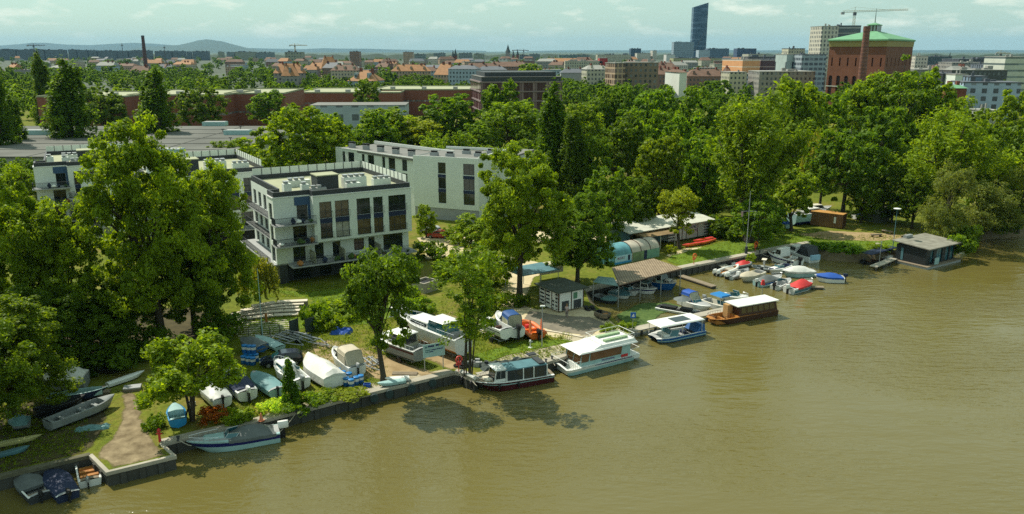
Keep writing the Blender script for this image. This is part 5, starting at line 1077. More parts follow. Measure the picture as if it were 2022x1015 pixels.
trailer('empty boat trailer in front of the left mesh screen', (540,672), (600,690)); trailer('empty boat trailer nearest the right mesh screen', (580,668), (650,690)); trailer('third empty trailer behind the stacked boat trailers', (560,664), (620,676)); trailer('empty trailer left of the front quay tree', (722,716), (752,740))

BARR = M('blue_barrel', (.012,.1,.3), .4, .15); 
m = MB(); m.lathe([(.29,0),(.3,.02),(.3,.45)], n=12, m=0); m.lathe([(.301,.45),(.301,.72)], n=12, m=1); m.lathe([(.3,.72),(.31,.74),(.31,.9),(.27,.92)], n=12, m=2)
proto = None
for i, (u, v, dz) in enumerate([(665,752,0),(674,757,0),(684,762,0),(694,765,0),(704,760,0),(713,757,0),(668,744,0),(678,749,0),(690,752,0),(482,718,0),(491,720,0),(500,721,0),(488,713,0),(497,714,0),(506,714,0),(485,712,.92),(494,713,.92),(502,713,.92)]):
    q = G(u, v); q.z += dz
    lab_ = ('blue drum with a white band beside the white tarpaulin boat' if i < 9 else 'blue drum stacked at the nose of the dark estate car')
    if proto is None:
        proto = thing('barrel', lab_, 'barrel', q, 0, 'blue drums beside the white tarpaulin'); m.build('drum', [BARR, TARPW, M('barrel_lid',(.015,.16,.42),.4,.1)], proto, smooth=40); c = proto
    else: c = copy_tree(proto, q, i*.4, lab_)
    c['group'] = 'blue drums beside the white tarpaulin' if i < 9 else 'blue drums by the estate car'

def lifebuoy(label, u, v, mat=None, h=1.5):
    t = thing('lifebuoy_stand', label, 'lifebuoy', G(u, v), .5); MB().tube([(0,0,0),(0,0,h)], .05, 6).build('post', RED, t)
    MB().tube([(.34*math.cos(k*PI/8), -.1, h-.1+.34*math.sin(k*PI/8)) for k in range(17)], .1, 8, cap=False).build('ring', mat or ORANGE, t, smooth=60); BX(-.3,.3,-.04,.04,h-.75,h-.5).build('plate', mat or ORANGE, t)
lifebuoy('red lifebuoy stand at the quay corner by the maroon boat', 906, 734, M('red_buoy',(.55,.06,.05),.5)); lifebuoy('orange lifebuoy stand on the lawn quay nearest the shelter', 1370, 522); lifebuoy('orange lifebuoy stand on the lawn quay near the tall mast', 1491, 497)
t = thing('hydrant', 'small red standpipe at the slipway corner', 'hydrant', G(316,872)); MB().lathe([(.12,0),(.1,.9),(.16,.95),(.16,1.1),(.06,1.25)], n=8).build('body', RED, t); BX(-.25,.25,-.05,.05,.7,.8).build('outlet', RED, t)
def lamp(label, u, v, h, head='flat', mat=None):
    t = thing('street_lamp', label, 'lamp', G(u, v)); MB().tube([(0,0,0),(0,0,h)], [.07,.05], 7).build('pole', mat or STEEL, t)
    if head == 'flat': MB().frustum((-.25,.35,-.16,.16,h),(-.2,.3,-.1,.1,h+.12)).build('lamp_head', WHITE, t)
    else: MB().lathe([(.06,0),(.6,.06),(.6,.12),(.1,.22)], (0,0,h), 12).build('lamp_head', WHITE, t)
    return t
lamp('grey lamp post beside the orange raft at the quay apron', 1070, 686, 4.9); lamp('lamp post with white disc head on the far lawn', 1762, 496, 7.2, 'disc', TEALR); lamp('tall lamp post at the sandy path by the bright small tree', 1291, 440, 6.0); 
t = thing('lamp_post', 'thin pole rising from the black pier beside the floating house', 'pole', G(1735,527,.7)); MB().tube([(0,0,0),(0,0,4)], .05, 6).build('pole', STEEL, t); BX(-.1,.1,-.1,.1,4.0,4.12).build('pole_cap', STEEL, t)
t = thing('flag_mast', 'tall thin flag mast with yard on the lawn quay', 'mast', G(1473,501)); MB().tube([(0,0,0),(0,0,10.5)], [.1,.04], 7).build('mast', STEEL, t); BX(-.2,.2,-.2,.2,0,1.2).build('base', DARKG, t); MB().tube([(-1.3,0,7.2),(1.3,0,7.2)], .035, 5).build('yard', STEEL, t); BX(-1.25,-.95,-.01,.01,6.3,7.15).build('flag', M('faded_flag',(.4,.25,.25),.7), t)
for x in (-1.2,1.2): MB().tube([(x,0,7.2),(x*.1,0,.9)], .012, 4).build('halyard', CHROME, t)
t = thing('notice_sign', 'blue square sign on a pole at the pier root', 'sign', G(1249,655)); MB().tube([(0,0,-.6),(0,0,2.2)], .04, 6).build('pole', STEEL, t); BX(-.32,.32,-.06,-.02,1.75,2.45).build('plate', M('sign_blue',(.01,.1,.4),.5), t)
m = MB(); m.add([(-.18,-.07,1.9),(.18,-.07,1.9),(.12,-.07,2.02),(.12,-.07,2.25),(-.02,-.07,2.25),(-.12,-.07,2.02)], [(0,1,2,3,4,5)]); m.build('symbol', WHITE, t)
t = thing('notice_board', 'large pale blue notice board on two posts before the river cruiser', 'sign', G(838,733), R(24)); L_ = (G(867,726)-G(838,733)).length
for x in (.05, 2.1): MB().tube([(x,0,0),(x,0,2.9)], .05, 6).build('post', STEEL, t)
bd = BX(-.1,2.3,-.08,-.03,1.5,2.95).build('board', M('pale_teal_board',(.33,.5,.5),.5,.1), t)
for x0, x1, z in ((.1,.35,2.55),(.45,1.1,2.62),(1.3,2.1,2.66),(.15,.7,2.25),(.75,1.35,2.25),(1.4,2.1,2.28),(.15,.5,2.05),(.55,1.0,2.05)): BX(x0,x1,-.1,-.085,z,z+(.17 if z > 2.5 else .09)).build('lettering', TEALR if x0 < .2 else NAVYH, bd)
t = thing('mooring_post', 'thin post with red top standing in the basin', 'post', G(1504,592,0)); MB().tube([(0,0,-.5),(0,0,2.4)], .04, 6).build('pole', STEEL, t); MB().frustum((-.25,.25,-.25,.25,2.2),(-.15,.15,-.15,.15,2.9)).build('top_mark', RED, t)
t = thing('water_tap', 'white standing tap on a small base in the grass near the lamp', 'tap', G(1047,687)); MB().lathe([(.25,0),(.25,.08),(.06,.1),(.06,.7),(.14,.75),(.1,.95)], n=8).build('body', WHITE, t); MB().tube([(0,0,.65),(.3,0,.8)], .05, 5).build('spout', STEEL, t)
t = thing('paving_slab', 'stacked slabs lying on the pale quay apron', 'slabs', G(1049,704), .5); BX(-.7,.7,-.4,.4,0,.25).build('slabs', CONC, t); BX(-.5,.5,-.3,.4,.25,.36).build('top_slab', DARKG, t)
for i, (u, v) in enumerate([(739,786),(769,778),(813,767),(854,756)]):
    q = G(u, v, .75); o = MB().tube([(0,-.1,0),(0,.14,0)], .42, 14).build('quay_fender', M('teal_fender',(.018,.04,.042),.6), None, loc=q); o.rotation_euler.z = R(18); tag(o, 'round dark teal fender on the long quay wall below the tree', 'fender', 'round fenders on the long quay wall')
for i, (lb, u, v) in enumerate([('tyre fender hanging by the maroon bow', 934, 757), ('tyre fender on the quay return corner', 916, 748)]):
    q = G(u, v, .7); tag(MB().tube([(.36*math.cos(k*PI/8), 0, .36*math.sin(k*PI/8)) for k in range(17)], .13, 7, cap=False).build('tyre', BLACK, None, smooth=60, loc=q+Vector((0,-.2,0)), yaw=.7), lb, 'tyre')
t = thing('pipe', 'pale pipe lying over the quay corner by the maroon bow', 'pipe', G(912,738)); d = G(938,751)-G(912,738); MB().tube([(0,0,.25),(d.x,d.y,.25)], .2, 8).build('pipe', TARPW, t); MB().tube([(0,0,.25),(d.x*.03,d.y*.03,.25)], .26, 8).build('flange', STEEL, t)
t = thing('tarpaulin_heap', 'crumpled blue tarpaulin on the grass', 'tarpaulin', G(672,657)); rnd = random.Random(4); m = MB(); m.grid([[(x*.32+rnd.random()*.2, y*.22+rnd.random()*.2, (0 if x in (-4,4) or y in (-4,4) else .15+rnd.random()*.4)) for x in range(-4,5)] for y in range(-4,5)]); m.build('sheet', BLUEC, t)
t = thing('tarpaulin_heap', 'crumpled pale teal sheets on the dark left bank', 'tarpaulin', G(178,848), .3); m = MB(); m.grid([[(x*.36+rnd.random()*.25, y*.12+rnd.random()*.1, (0 if x in (-4,4) or y in (-4,4) else .1+rnd.random()*.25)) for x in range(-4,5)] for y in range(-4,5)]); m.build('sheet', TARPT, t)
t = thing('net_heap', 'dark fishing net heap behind the maroon tour boat', 'net', G(1000,722), .3); m = MB(); m.grid([[(x*.5+rnd.random()*.25, y*.28+rnd.random()*.1, (0 if x in (-6,6) or y in (-4,4) else .15+rnd.random()*.35)) for x in range(-6,7)] for y in range(-4,5)]); m.build('net', M('dark_net',(.045,.06,.055),.9,.5,4), t)
t = thing('motor_stack', 'pile of outboard parts at the foot of the thin-stemmed tree', 'scrap', G(940,722)); rnd = random.Random(7); m = MB()
for i in range(14): x, y = rnd.uniform(-1.2,1.2), rnd.uniform(-.5,.5); m.box(x,x+rnd.uniform(.2,.5),y,y+rnd.uniform(.2,.4),0,rnd.uniform(.2,.8), i%2)
m.build('parts', [DARKG, GREYW], t)
t = thing('pallet', 'grey wooden pallet crate by the slipway top', 'pallet', G(262,770), .3); BX(-.8,.8,-.5,.5,.25,.4).build('top', GREYW, t); m = MB(); [m.box(-.8,.8,y-.06,y+.06,0,.25) for y in (-.4,0,.4)]; m.build('bearers', WOOD, t)
for i, (lb, u, v) in enumerate([('left timber bench in the sun on the far lawn', 1730, 468), ('log heap right of the timber bench on the far lawn', 1790, 473), ('low log beside the lamp with white disc', 1752, 461)]):
    t = thing('log_pile' if i == 1 else 'bench', lb, 'logs' if i == 1 else 'bench', G(u, v), .2+i); m = MB(); rnd = random.Random(i)
    for k in range(12 if i == 1 else 3): x, y = rnd.uniform(-1.4,1.4) if i == 1 else 0, (rnd.uniform(-.8,.8) if i == 1 else k*.18-.18); z = .2+.2*(k%3) if i == 1 else .45; a = rnd.uniform(-.6,.6) if i == 1 else 0; m.tube([(x-1,y-a,z),(x+1,y+a,z)], .13, 6)
    m.build('logs' if i == 1 else 'seat', WOOD, t)
    if i != 1: m = MB(); [m.box(x-.1,x+.1,-.2,.2,0,.4) for x in (-.8,.8)]; m.build('legs', BROWN, t)
t = thing('fence', 'thin dark fence posts with wire above the upturned dinghy', 'fence', (0,0,0))
FP = [G(u, v) for u, v in ((492,672),(517,668),(534,672),(553,664))]
for p in FP: MB().tube([p, p+Vector((0,0,1.6))], .045, 5).build('post', DARKG, t)
m = MB(); [m.tube([a+Vector((0,0,h)), b_+Vector((0,0,h))], .01, 3) for a, b_ in zip(FP[:-1], FP[1:]) for h in (.5,1,1.5)]; m.build('wire', STEEL, t)
t = thing('flag_pole', 'slim pale pole standing before the curved benches', 'pole', G(519,668)); MB().tube([(0,0,0),(0,0,8.5)], [.06,.03], 6).build('pole', TEAL_SHADE, t); MB().lathe([(.6,0),(.5,.12)], (0,0,0), 10).build('base', STONE, t)
t = thing('bollard', 'brown bollard on a white slab in the bench arena', 'bollard', G(526,636)); MB().lathe([(.16,0),(.16,1.0),(.1,1.1)], n=8).build('post', WOODO, t); BX(-.6,.6,-.3,.3,.0,.06).build('slab', STONE, t)
t = thing('traffic_cone', 'small orange and white cone on the quay by the flowers', 'cone', G(516,831)); MB().lathe([(.28,0),(.28,.06),(.2,.06),(.05,.75)], n=10).build('cone', M('faded_cone',(.6,.2,.1),.5), t); BX(-.3,.3,-.3,.3,0,.03).build('foot', BLACK, t)

# ---- people
def person(label, loc, yaw, shirt, legs, hair, pose='stand'):
    t = thing('person', label, 'person', loc, yaw); S = pose == 'sit'
    hip = .5 if S else .92
    J = {'pelvis':(0,0,hip),'chest':(0.02,0,hip+.42),'neck':(.02,0,hip+.56),'head':(.04,0,hip+.72),'top':(.03,0,hip+.8),
         'sl':(0,.19,hip+.47),'el':(.06,.25,hip+.2),'wl':(.2,.2,hip+.0),'hl':(.27,.18,hip-.05),'sr':(0,-.19,hip+.47),'er':(.02,-.25,hip+.2),'wr':(.1,-.24,hip-.04),'hr':(.14,-.24,hip-.12),
         'll':(.0,.1,hip-.05),'kl':(.42,.12,hip) if S else (.05,.11,.48),'al':(.42,.12,.08) if S else (0,.11,.08),'tl':(.6,.13,.04) if S else (.18,.12,.04),
         'lr':(.0,-.1,hip-.05),'kr':(.42,-.12,hip) if S else (.0,-.11,.48),'ar':(.42,-.12,.08) if S else (-.08,-.11,.08),'tr':(.6,-.13,.04) if S else (.1,-.12,.04)}
    def skin(nm, chain, rad, mat, parent):
        ks = list(dict.fromkeys(k for e in chain for k in e)); me = bpy.data.meshes.new(nm); me.from_pydata([J[k] for k in ks], [(ks.index(a), ks.index(b)) for a, b in chain], []); me.materials.append(mat)
        o = bpy.data.objects.new(nm, me); COL.objects.link(o); o.parent = parent; me.skin_vertices.new() if hasattr(me.skin_vertices, 'new') else None
        bm = bmesh.new(); bm.from_mesh(me); ly = bm.verts.layers.skin.verify()
        for i, v in enumerate(bm.verts): v[ly].radius = (rad[ks[i]], rad[ks[i]]); v[ly].use_root = (i == 0)
        bm.to_mesh(me); bm.free(); o.modifiers.new('skin', 'SKIN'); sb_ = o.modifiers.new('sub', 'SUBSURF'); sb_.levels = sb_.render_levels = 1; return o
    rad = {'pelvis':.14,'chest':.15,'neck':.06,'head':.1,'top':.08,'sl':.065,'el':.05,'wl':.035,'hl':.035,'sr':.065,'er':.05,'wr':.035,'hr':.035,'ll':.09,'kl':.065,'al':.045,'tl':.035,'lr':.09,'kr':.065,'ar':.045,'tr':.035}
    ch = [('pelvis','chest'),('chest','neck'),('neck','head'),('head','top'),('chest','sl'),('sl','el'),('el','wl'),('wl','hl'),('chest','sr'),('sr','er'),('er','wr'),('wr','hr'),('pelvis','ll'),('ll','kl'),('kl','al'),('al','tl'),('pelvis','lr'),('lr','kr'),('kr','ar'),('ar','tr')]
    b = skin('body', ch, rad, SKIN, t); r2 = {k: v+.025 for k, v in rad.items()}
    skin('shirt', [('pelvis','chest'),('chest','sl'),('sl','el'),('chest','sr'),('sr','er')], r2, shirt, t)
    skin('trousers', [('pelvis','ll'),('ll','kl'),('kl','al'),('pelvis','lr'),('lr','kr'),('kr','ar')], r2, legs, t)
    h = J['top']; MB().lathe([(.11,-.1),(.115,0),(.09,.07),(.03,.11)], (h[0]-.02,0,h[2]), 10).build('hair', hair, t, smooth=60)
    return t
person('person in pale shirt and shorts standing at the white half-timbered shed', G(1119,627), R(60), M('pink_white_shirt',(.4,.33,.33),.8), M('grey_shorts',(.2,.17,.16),.8), M('fair_hair',(.2,.13,.06),.8))
cl_ = cruiser.t.location; person('person in white clothes sitting aboard the white cabin cruiser', (cl_.x-.2+1.2, cl_.y-1.0, .25), R(200), M('white_shirt',(.7,.7,.68),.8), MATS['white_shirt'], M('brown_hair',(.06,.03,.015),.8), 'sit')

# ---- mooring ropes
ROPE = M('mooring_rope', (.4,.37,.3), .9)
for lb, (u0,v0,z0), (u1,v1) in [('mooring rope from the speedboat bow to the quay', (378,880,.9), (352,868)), ('mooring rope from the speedboat stern to the quay', (545,858,.9), (585,815)), ('mooring rope from the maroon boat bow', (942,762,1.0), (928,744)), ('mooring rope from the maroon boat stern to the apron', (1078,738,.9), (1078,714)), ('mooring rope from the houseboat front', (1096,722,.9), (1090,708)), ('mooring rope from the houseboat stern', (1222,700,.9), (1214,668)), ('mooring rope from the big cabin cruiser bow', (1518,506,1.1), (1500,498))]:
    a, b = G(u0,v0,z0), G(u1,v1,LZ+.1); m_ = (a+b)/2; m_.z -= .12*(b-a).length*.5
    tag(MB().tube([a, a.lerp(m_,.5)+Vector((0,0,-.05)), m_, m_.lerp(b,.5)+Vector((0,0,-.03)), b], .035, 5).build('mooring_rope', ROPE), lb, 'rope')
    tag(MB().lathe([(.14,0),(.1,.06),(.09,.28),(.17,.32),(.16,.4)], b-Vector((0,0,.1)), 9).build('bollard', DARKG, None, smooth=50), 'iron bollard holding the '+lb, 'bollard')
# ---- odd things lying about the yard
rnd = random.Random(12)
for lb, u, v, k in [('stack of grey planks beside the notice board', 800, 738, 'planks'), ('stack of old boards by the tarpaulin boat at left', 190, 775, 'planks'), ('loose boards on the grass by the left trailers', 640, 682, 'planks'), ('pile of dark tyres under the river cruiser stern', 905, 722, 'tyres'), ('pile of tyres by the white half-timbered shed', 1160, 612, 'tyres'), ('blue plastic crate beside the barrels', 725, 764, 'crate'), ('white plastic crate by the covered silver boat', 378, 800, 'crate'), ('grey crate at the quay apron by the net heap', 1020, 712, 'crate')]:
    t = thing({'planks':'plank_stack','tyres':'tyre_pile','crate':'crate'}[k], lb, k if k != 'planks' else 'boards', G(u, v), rnd.uniform(-.6,.6)); m = MB()
    if k == 'planks':
        for i in range(7): a_ = rnd.uniform(-.08,.08); m.box(-1.3+a_,1.3+a_,-.5+i%4*.25,-.3+i%4*.25,.06*(i//4)+.02,.06*(i//4)+.07)
        m.build('boards', WOOD, t)
    elif k == 'tyres':
        for i in range(5): x, y = (i%2)*.7, (i//2)*.35-.3; m.tube([(x+.28*math.cos(q*PI/6), y+.28*math.sin(q*PI/6), .12+.2*(i//3)) for q in range(13)], .11, 6, cap=False)
        m.build('tyres', BLACK, t)
    else:
        for q in ((-.35,.35,-.25,-.2),(-.35,.35,.2,.25),(-.35,-.3,-.2,.2),(.3,.35,-.2,.2)): m.box(*q, 0, .35)
        m.box(-.3,.3,-.2,.2,0,.04); m.build('sides', BLUEC if 'blue' in lb else (WHITE if 'white' in lb else GREYH), t)
# ================================================================== TREES
LEAF = leafmat('leaves', (.075, .135, .006), (.24, .35, .017), .56)
STRAND = leafmat('willow_leaves', (.08, .125, .012), (.22, .28, .038), .5)
def leaf_mesh(name, C, Nn, size, rng, mat, tint, aspect=.6, droop=0.):
    """one small bent leaf clump per centre: C centres, Nn rough outward normals"""
    n = len(C); nn = Nn+rng.normal(0, .75, (n,3)); nn /= np.linalg.norm(nn, axis=1)[:,None]+1e-9
    t = rng.normal(0, 1, (n,3)); t[:,2] -= droop; t -= nn*(t*nn).sum(1)[:,None]; t /= np.linalg.norm(t, axis=1)[:,None]+1e-9; b = np.cross(nn, t)
    s = (size*rng.choice([.5,.75,1.,1.3,1.7], n, p=[.2,.25,.3,.17,.08]))[:,None]
    V = np.stack([C-t*s, C-b*s*aspect+nn*s*.12, C+t*s, C+b*s*aspect+nn*s*.12], 1).reshape(-1, 3)
    me = bpy.data.meshes.new(name); me.vertices.add(n*4); me.vertices.foreach_set('co', V.astype(np.float32).ravel())
    me.loops.add(n*4); me.loops.foreach_set('vertex_index', np.arange(n*4, dtype=np.int32)); me.polygons.add(n); me.polygons.foreach_set('loop_start', np.arange(0, n*4, 4, dtype=np.int32))
    a = me.attributes.new('tint', 'FLOAT', 'FACE'); a.data.foreach_set('value', np.clip(tint, 0, 1).astype(np.float32))
    me.materials.append(mat); me.update(calc_edges=True); me.validate(); return me
def crown(kind, seed, ncl, nl, ls, W0=12., H0=15.):
    """returns crown mesh and limb end points, reference size W0 wide, H0 tall, foot at the origin"""
    rng = np.random.default_rng(seed); pts, rad = [], []
    def lobes(spec, n):
        P, Rr = [], []
        for c, r in spec:
            k = max(2, int(n*r[0]*r[2]/sum(q[0]*q[2] for _, q in spec))); d = rng.normal(0, 1, (k*3,3)); d /= np.linalg.norm(d, axis=1)[:,None]
            d = d[d[:,2] > -.75][:k]; f = np.where(rng.random(len(d)) < .78, rng.uniform(.78, 1.02, len(d)), rng.uniform(.25, .78, len(d)))[:,None]
            f = f*np.where(rng.random((len(d),1)) < .12, rng.uniform(1.05,1.3,(len(d),1)), 1.)
            P.append(np.array(c)+d*np.array(r)*f+rng.normal(0,.018*W0,(len(d),3)))
        P = np.concatenate(P)
        keep = np.ones(len(P), bool)
        for c, r in spec: keep &= ((((P-np.array(c))/np.array(r))**2).sum(1) > .3) | (rng.random(len(P)) < .25)
        return P[keep]
    aniso = (1,1,.75); droop = 0.; asp = .6; mat = LEAF
    if kind == 'broad':
        sp = [((0,0,.56*H0), (.3*W0,.3*W0,.3*H0))]
        for i in range(13):
            a = i*2.4+rng.uniform(-.4,.4); z = rng.uniform(.2,.78); r = .27*W0*math.sqrt(max(.05, 1-((z-.5)/.45)**2))*(1-.7*max(0, z-.5)); k = rng.uniform(.14,.22)
            sp.append(((r*math.cos(a), r*math.sin(a), z*H0), (k*W0, k*W0, k*H0*rng.uniform(.8,1.15))))
        sp.append(((rng.uniform(-.1,.1)*W0, rng.uniform(-.1,.1)*W0, .82*H0), (.2*W0,.2*W0,.17*H0))); P = lobes(sp, ncl); cr = .05*W0
    elif kind == 'round':
        sp = [((0,0,.55*H0), (.44*W0,.44*W0,.42*H0))]+[((.28*W0*math.cos(i*1.3), .28*W0*math.sin(i*1.3), (.42+.3*rng.random())*H0), (.24*W0,.24*W0,.24*H0)) for i in range(6)]; P = lobes(sp, ncl); cr = .06*W0
    elif kind == 'poplar':
        z = rng.uniform(.05, .99, ncl)**.85; r = .46*W0*np.minimum(1, (z/.18)**.6)*np.clip((1.02-z)/.7, 0, 1)**.6; a = rng.uniform(0, 2*PI, ncl); f = rng.uniform(.55, 1.05, ncl)*(1+.22*np.sin(z*17+a*3)+.18*np.sin(z*7-a*2+1))
        j = rng.integers(0, 4, ncl); oa = np.array((0,1.7,3.6,5.2))[j]; hj = np.array((1.,.95,.86,.78))[j]; oo = np.where(j == 0, .03, .13)*W0
        P = np.stack([r*.85*f*np.cos(a)+oo*np.cos(oa)*(.4+z), r*.85*f*np.sin(a)+oo*np.sin(oa)*(.4+z), z*hj*H0], 1); cr = .11*W0; aniso = (.8,.8,2.0); droop = -1.2
    elif kind == 'vase':
        L = []; nb = 26
        for i in range(nb):
            a = rng.uniform(0, 2*PI); sprd = rng.uniform(.08,.5)*W0; top = H0*(1-.42*(sprd/(.5*W0))**2)*rng.uniform(.84,1.0)
            for k in range(max(2, ncl//nb)): s = rng.uniform(.3,1)**.8; rr = sprd*s**1.5; L.append((rr*math.cos(a)+rng.normal(0,.03*W0), rr*math.sin(a)+rng.normal(0,.03*W0), (.1+.9*s)*top*1.0))
        P = np.array(L); cr = .06*W0; aniso = (1,1,1.3); droop = -.6; asp = .4
    elif kind == 'willow':
        d = rng.normal(0, 1, (ncl,3)); d[:,2] = np.abs(d[:,2])+.1; d /= np.linalg.norm(d, axis=1)[:,None]; T = d*np.array((.45*W0,.45*W0,.42*H0))*rng.uniform(.6,1,(ncl,1))+np.array((0,0,.55*H0))
        P = []; 
        for q in T:
            ln = rng.uniform(.25,.6)*q[2]; 
            for k in range(6): P.append(q-np.array((0,0,ln*k/5))+np.append(q[:2]*.03*k, 0))
        P = np.array(P); nl = max(4, nl//6); cr = .028*W0; aniso = (1,1,1.6); droop = 3.; asp = .32; mat = STRAND
    elif kind == 'silver':
        sp = [((.3*W0*math.cos(i*1.1)*rng.uniform(.2,1), .3*W0*math.sin(i*1.1)*rng.uniform(.2,1), rng.uniform(.2,.85)*H0), (rng.uniform(.14,.24)*W0,)*2+(rng.uniform(.1,.2)*H0,)) for i in range(14)]; P = lobes(sp, ncl); cr = .07*W0; asp = .35; droop = 1.; mat = STRAND
    elif kind == 'young':
        sp = [((.2*W0*math.cos(i*2.1)*rng.uniform(.3,1.3), .2*W0*math.sin(i*2.1)*rng.uniform(.3,1.3), rng.uniform(.36,.88)*H0), (rng.uniform(.15,.24)*W0,)*2+(rng.uniform(.1,.16)*H0,)) for i in range(13)]; P = lobes(sp, ncl); cr = .065*W0
    elif kind == 'bush':
        sp = [((.22*W0*math.cos(i*1.9), .22*W0*math.sin(i*1.9), .38*H0*rng.uniform(.7,1.2)), (.28*W0,.28*W0,.4*H0)) for i in range(5)]; P = lobes(sp, ncl); P[:,2] = np.abs(P[:,2]); cr = .11*W0
    elif kind == 'cone':
        z = rng.uniform(.02, 1, ncl); a = rng.uniform(0, 2*PI, ncl); r = .42*W0*(1-z)**.75*rng.uniform(.7,1.08,ncl); P = np.stack([r*np.cos(a), r*np.sin(a), z*H0], 1); cr = .12*W0; aniso = (.8,.8,1.6); droop = -2.
    n = len(P); rep = np.repeat(np.arange(n), nl); d = rng.normal(0, 1, (n*nl,3)); d /= np.linalg.norm(d, axis=1)[:,None]
    f = rng.random(n*nl)**.4; cs = rng.choice([.5,.8,1.1,1.6], n)[rep]
    C = P[rep]+d*(f*cr*cs)[:,None]*np.array(aniso); C[:,2] = np.maximum(C[:,2], .04*H0 if kind not in ('bush','cone') else .02)
    ctr = np.array((0,0,.5*H0)); o = P[rep]-ctr; o /= np.linalg.norm(o, axis=1)[:,None]+1e-9; Nn = d*.7+o*.3+np.array((0,0,.35))
    tint = rng.normal(.5, .14, n)[rep]+rng.normal(0, .2, n*nl)
    return leaf_mesh('crown', C, Nn, ls, rng, mat, tint, asp, droop), P
def limbs(kind, P, W0, H0, seed, stems=1, thick=1.):
    rng = random.Random(seed); m = MB(); r0 = .024*H0*thick; br = MB(); 
    if kind in ('vase', 'young') and stems > 1:
        for s in range(stems):
            q = Vector(P[rng.randrange(len(P))]); q.z = max(q.z, .6*H0); a = Vector((rng.uniform(-.4,.4), rng.uniform(-.4,.4), 0)); m.tube([a, a.lerp(q, .3)+Vector((0,0,.14*H0)), q], [r0*.75, r0*.55, r0*.12], 6)
            for k in range(3): e = Vector(P[rng.randrange(len(P))]); st = a.lerp(q, .45)+Vector((0,0,.08*H0)); m.tube([st, st.lerp(e, .5)+Vector((0,0,.04*H0)), e], [r0*.3, r0*.2, r0*.06], 5)
        return m
    top = .85 if kind in ('poplar','cone') else .6; bend = Vector((rng.uniform(-.03,.03)*H0, rng.uniform(-.03,.03)*H0, 0))
    m.tube([(0,0,-.1), (0,0,.05*H0), Vector((0,0,.3*H0))+bend, Vector((0,0,top*H0))+bend*1.5], [r0*1.4, r0, r0*.75, r0*.25], 8)
    if kind not in ('poplar','cone'):
        for k in range(12):
            e = Vector(P[rng.randrange(len(P))]); s = Vector((0,0,rng.uniform(.18,.42)*H0))+bend; mid = s.lerp(e, .5)+Vector((0,0,.05*H0)); m.tube([s, mid, e], [r0*.45, r0*.28, r0*.07], 5)
    return m
PROTO = {}
def proto(key, kind, seed, ncl, nl, ls, W0=12., H0=15., stems=1, thick=1., bark=None):
    me, P = crown(kind, seed, ncl, nl, ls, W0, H0); tr = None
    if kind != 'bush':
        o = limbs(kind, P, W0, H0, seed, stems, thick).build('trunk', bark or BARK, smooth=60); tr = o.data; bpy.data.objects.remove(o)
    PROTO[key] = (me, tr, W0, H0)
for i in range(3): proto('broad%d' % i, 'broad', 11+i, 560, 190, .125)                 # near: fine leaves
for i in range(3): proto('mid%d' % i, 'broad', 31+i, 330, 50, .27)
for i in range(2): proto('round%d' % i, 'round', 41+i, 330, 50, .27)
for i in range(2): proto('poplar%d' % i, 'poplar', 51+i, 420, 60, .2, 6., 22.)
for i in range(2): proto('vase%d' % i, 'vase', 61+i, 620, 45, .25, 16., 22., stems=5)
proto('willow0', 'willow', 71, 190, 60, .32); proto('willow1', 'willow', 72, 90, 60, .22, 6., 7.)
for i in range(2): proto('silver%d' % i, 'silver', 81+i, 330, 85, .17, 11., 12., thick=.8)
proto('young0', 'young', 91, 230, 110, .13, 8., 10., thick=1.1); proto('young1', 'young', 92, 220, 75, .12, 7., 14., stems=7, thick=.3); proto('young2', 'young', 93, 200, 110, .15, 8., 10., stems=4, thick=.7)
for i in range(3): proto('bush%d' % i, 'bush', 101+i, 60, 60, .15, 4., 2.6)
proto('cone0', 'cone', 111, 120, 70, .1, 2.4, 5.)
for i in range(4): proto('far%d' % i, 'broad' if i < 2 else 'round', 121+i, 90, 26, .6)
def tree(key, u, vb, vt, wpx, label, tint=(1,1,1), Y=None, name='tree', cat='tree', group=None, yaw=None, shift=0):
    me, tr, W0, H0 = PROTO[key]; base = G(u, vb) if Y is None else Vector(((u-1011)/FOC*Y/ray(u, vb)[1]*1.0, Y, LZ)); Yd = base.y
    top = at(u, vt, Yd).z-LZ; sx_ = wpx/FOC*(Yd/ray(u, (vb+vt)/2)[1])/W0; sz = top/H0
    t = thing(name, label, cat, base, rnd.uniform(0, 6.28) if yaw is None else yaw, group)
    for nm, d, c in (('crown', me, tint), ('trunk', tr, (1,1,1))):
        if d is None: continue
        o = bpy.data.objects.new(nm, d); COL.objects.link(o); o.parent = t; o.color = (*c, 1); o.scale = (sx_, sx_, sz)
    return t
rnd = random.Random(77)
Y_, Lm, Dk, Bl, Sv, Yw = (1.15,1.12,.8), (1.25,1.2,.9), (.6,.66,.75), (.75,.85,.95), (1.1,1.02,1.6), (1.55,1.25,1.0)
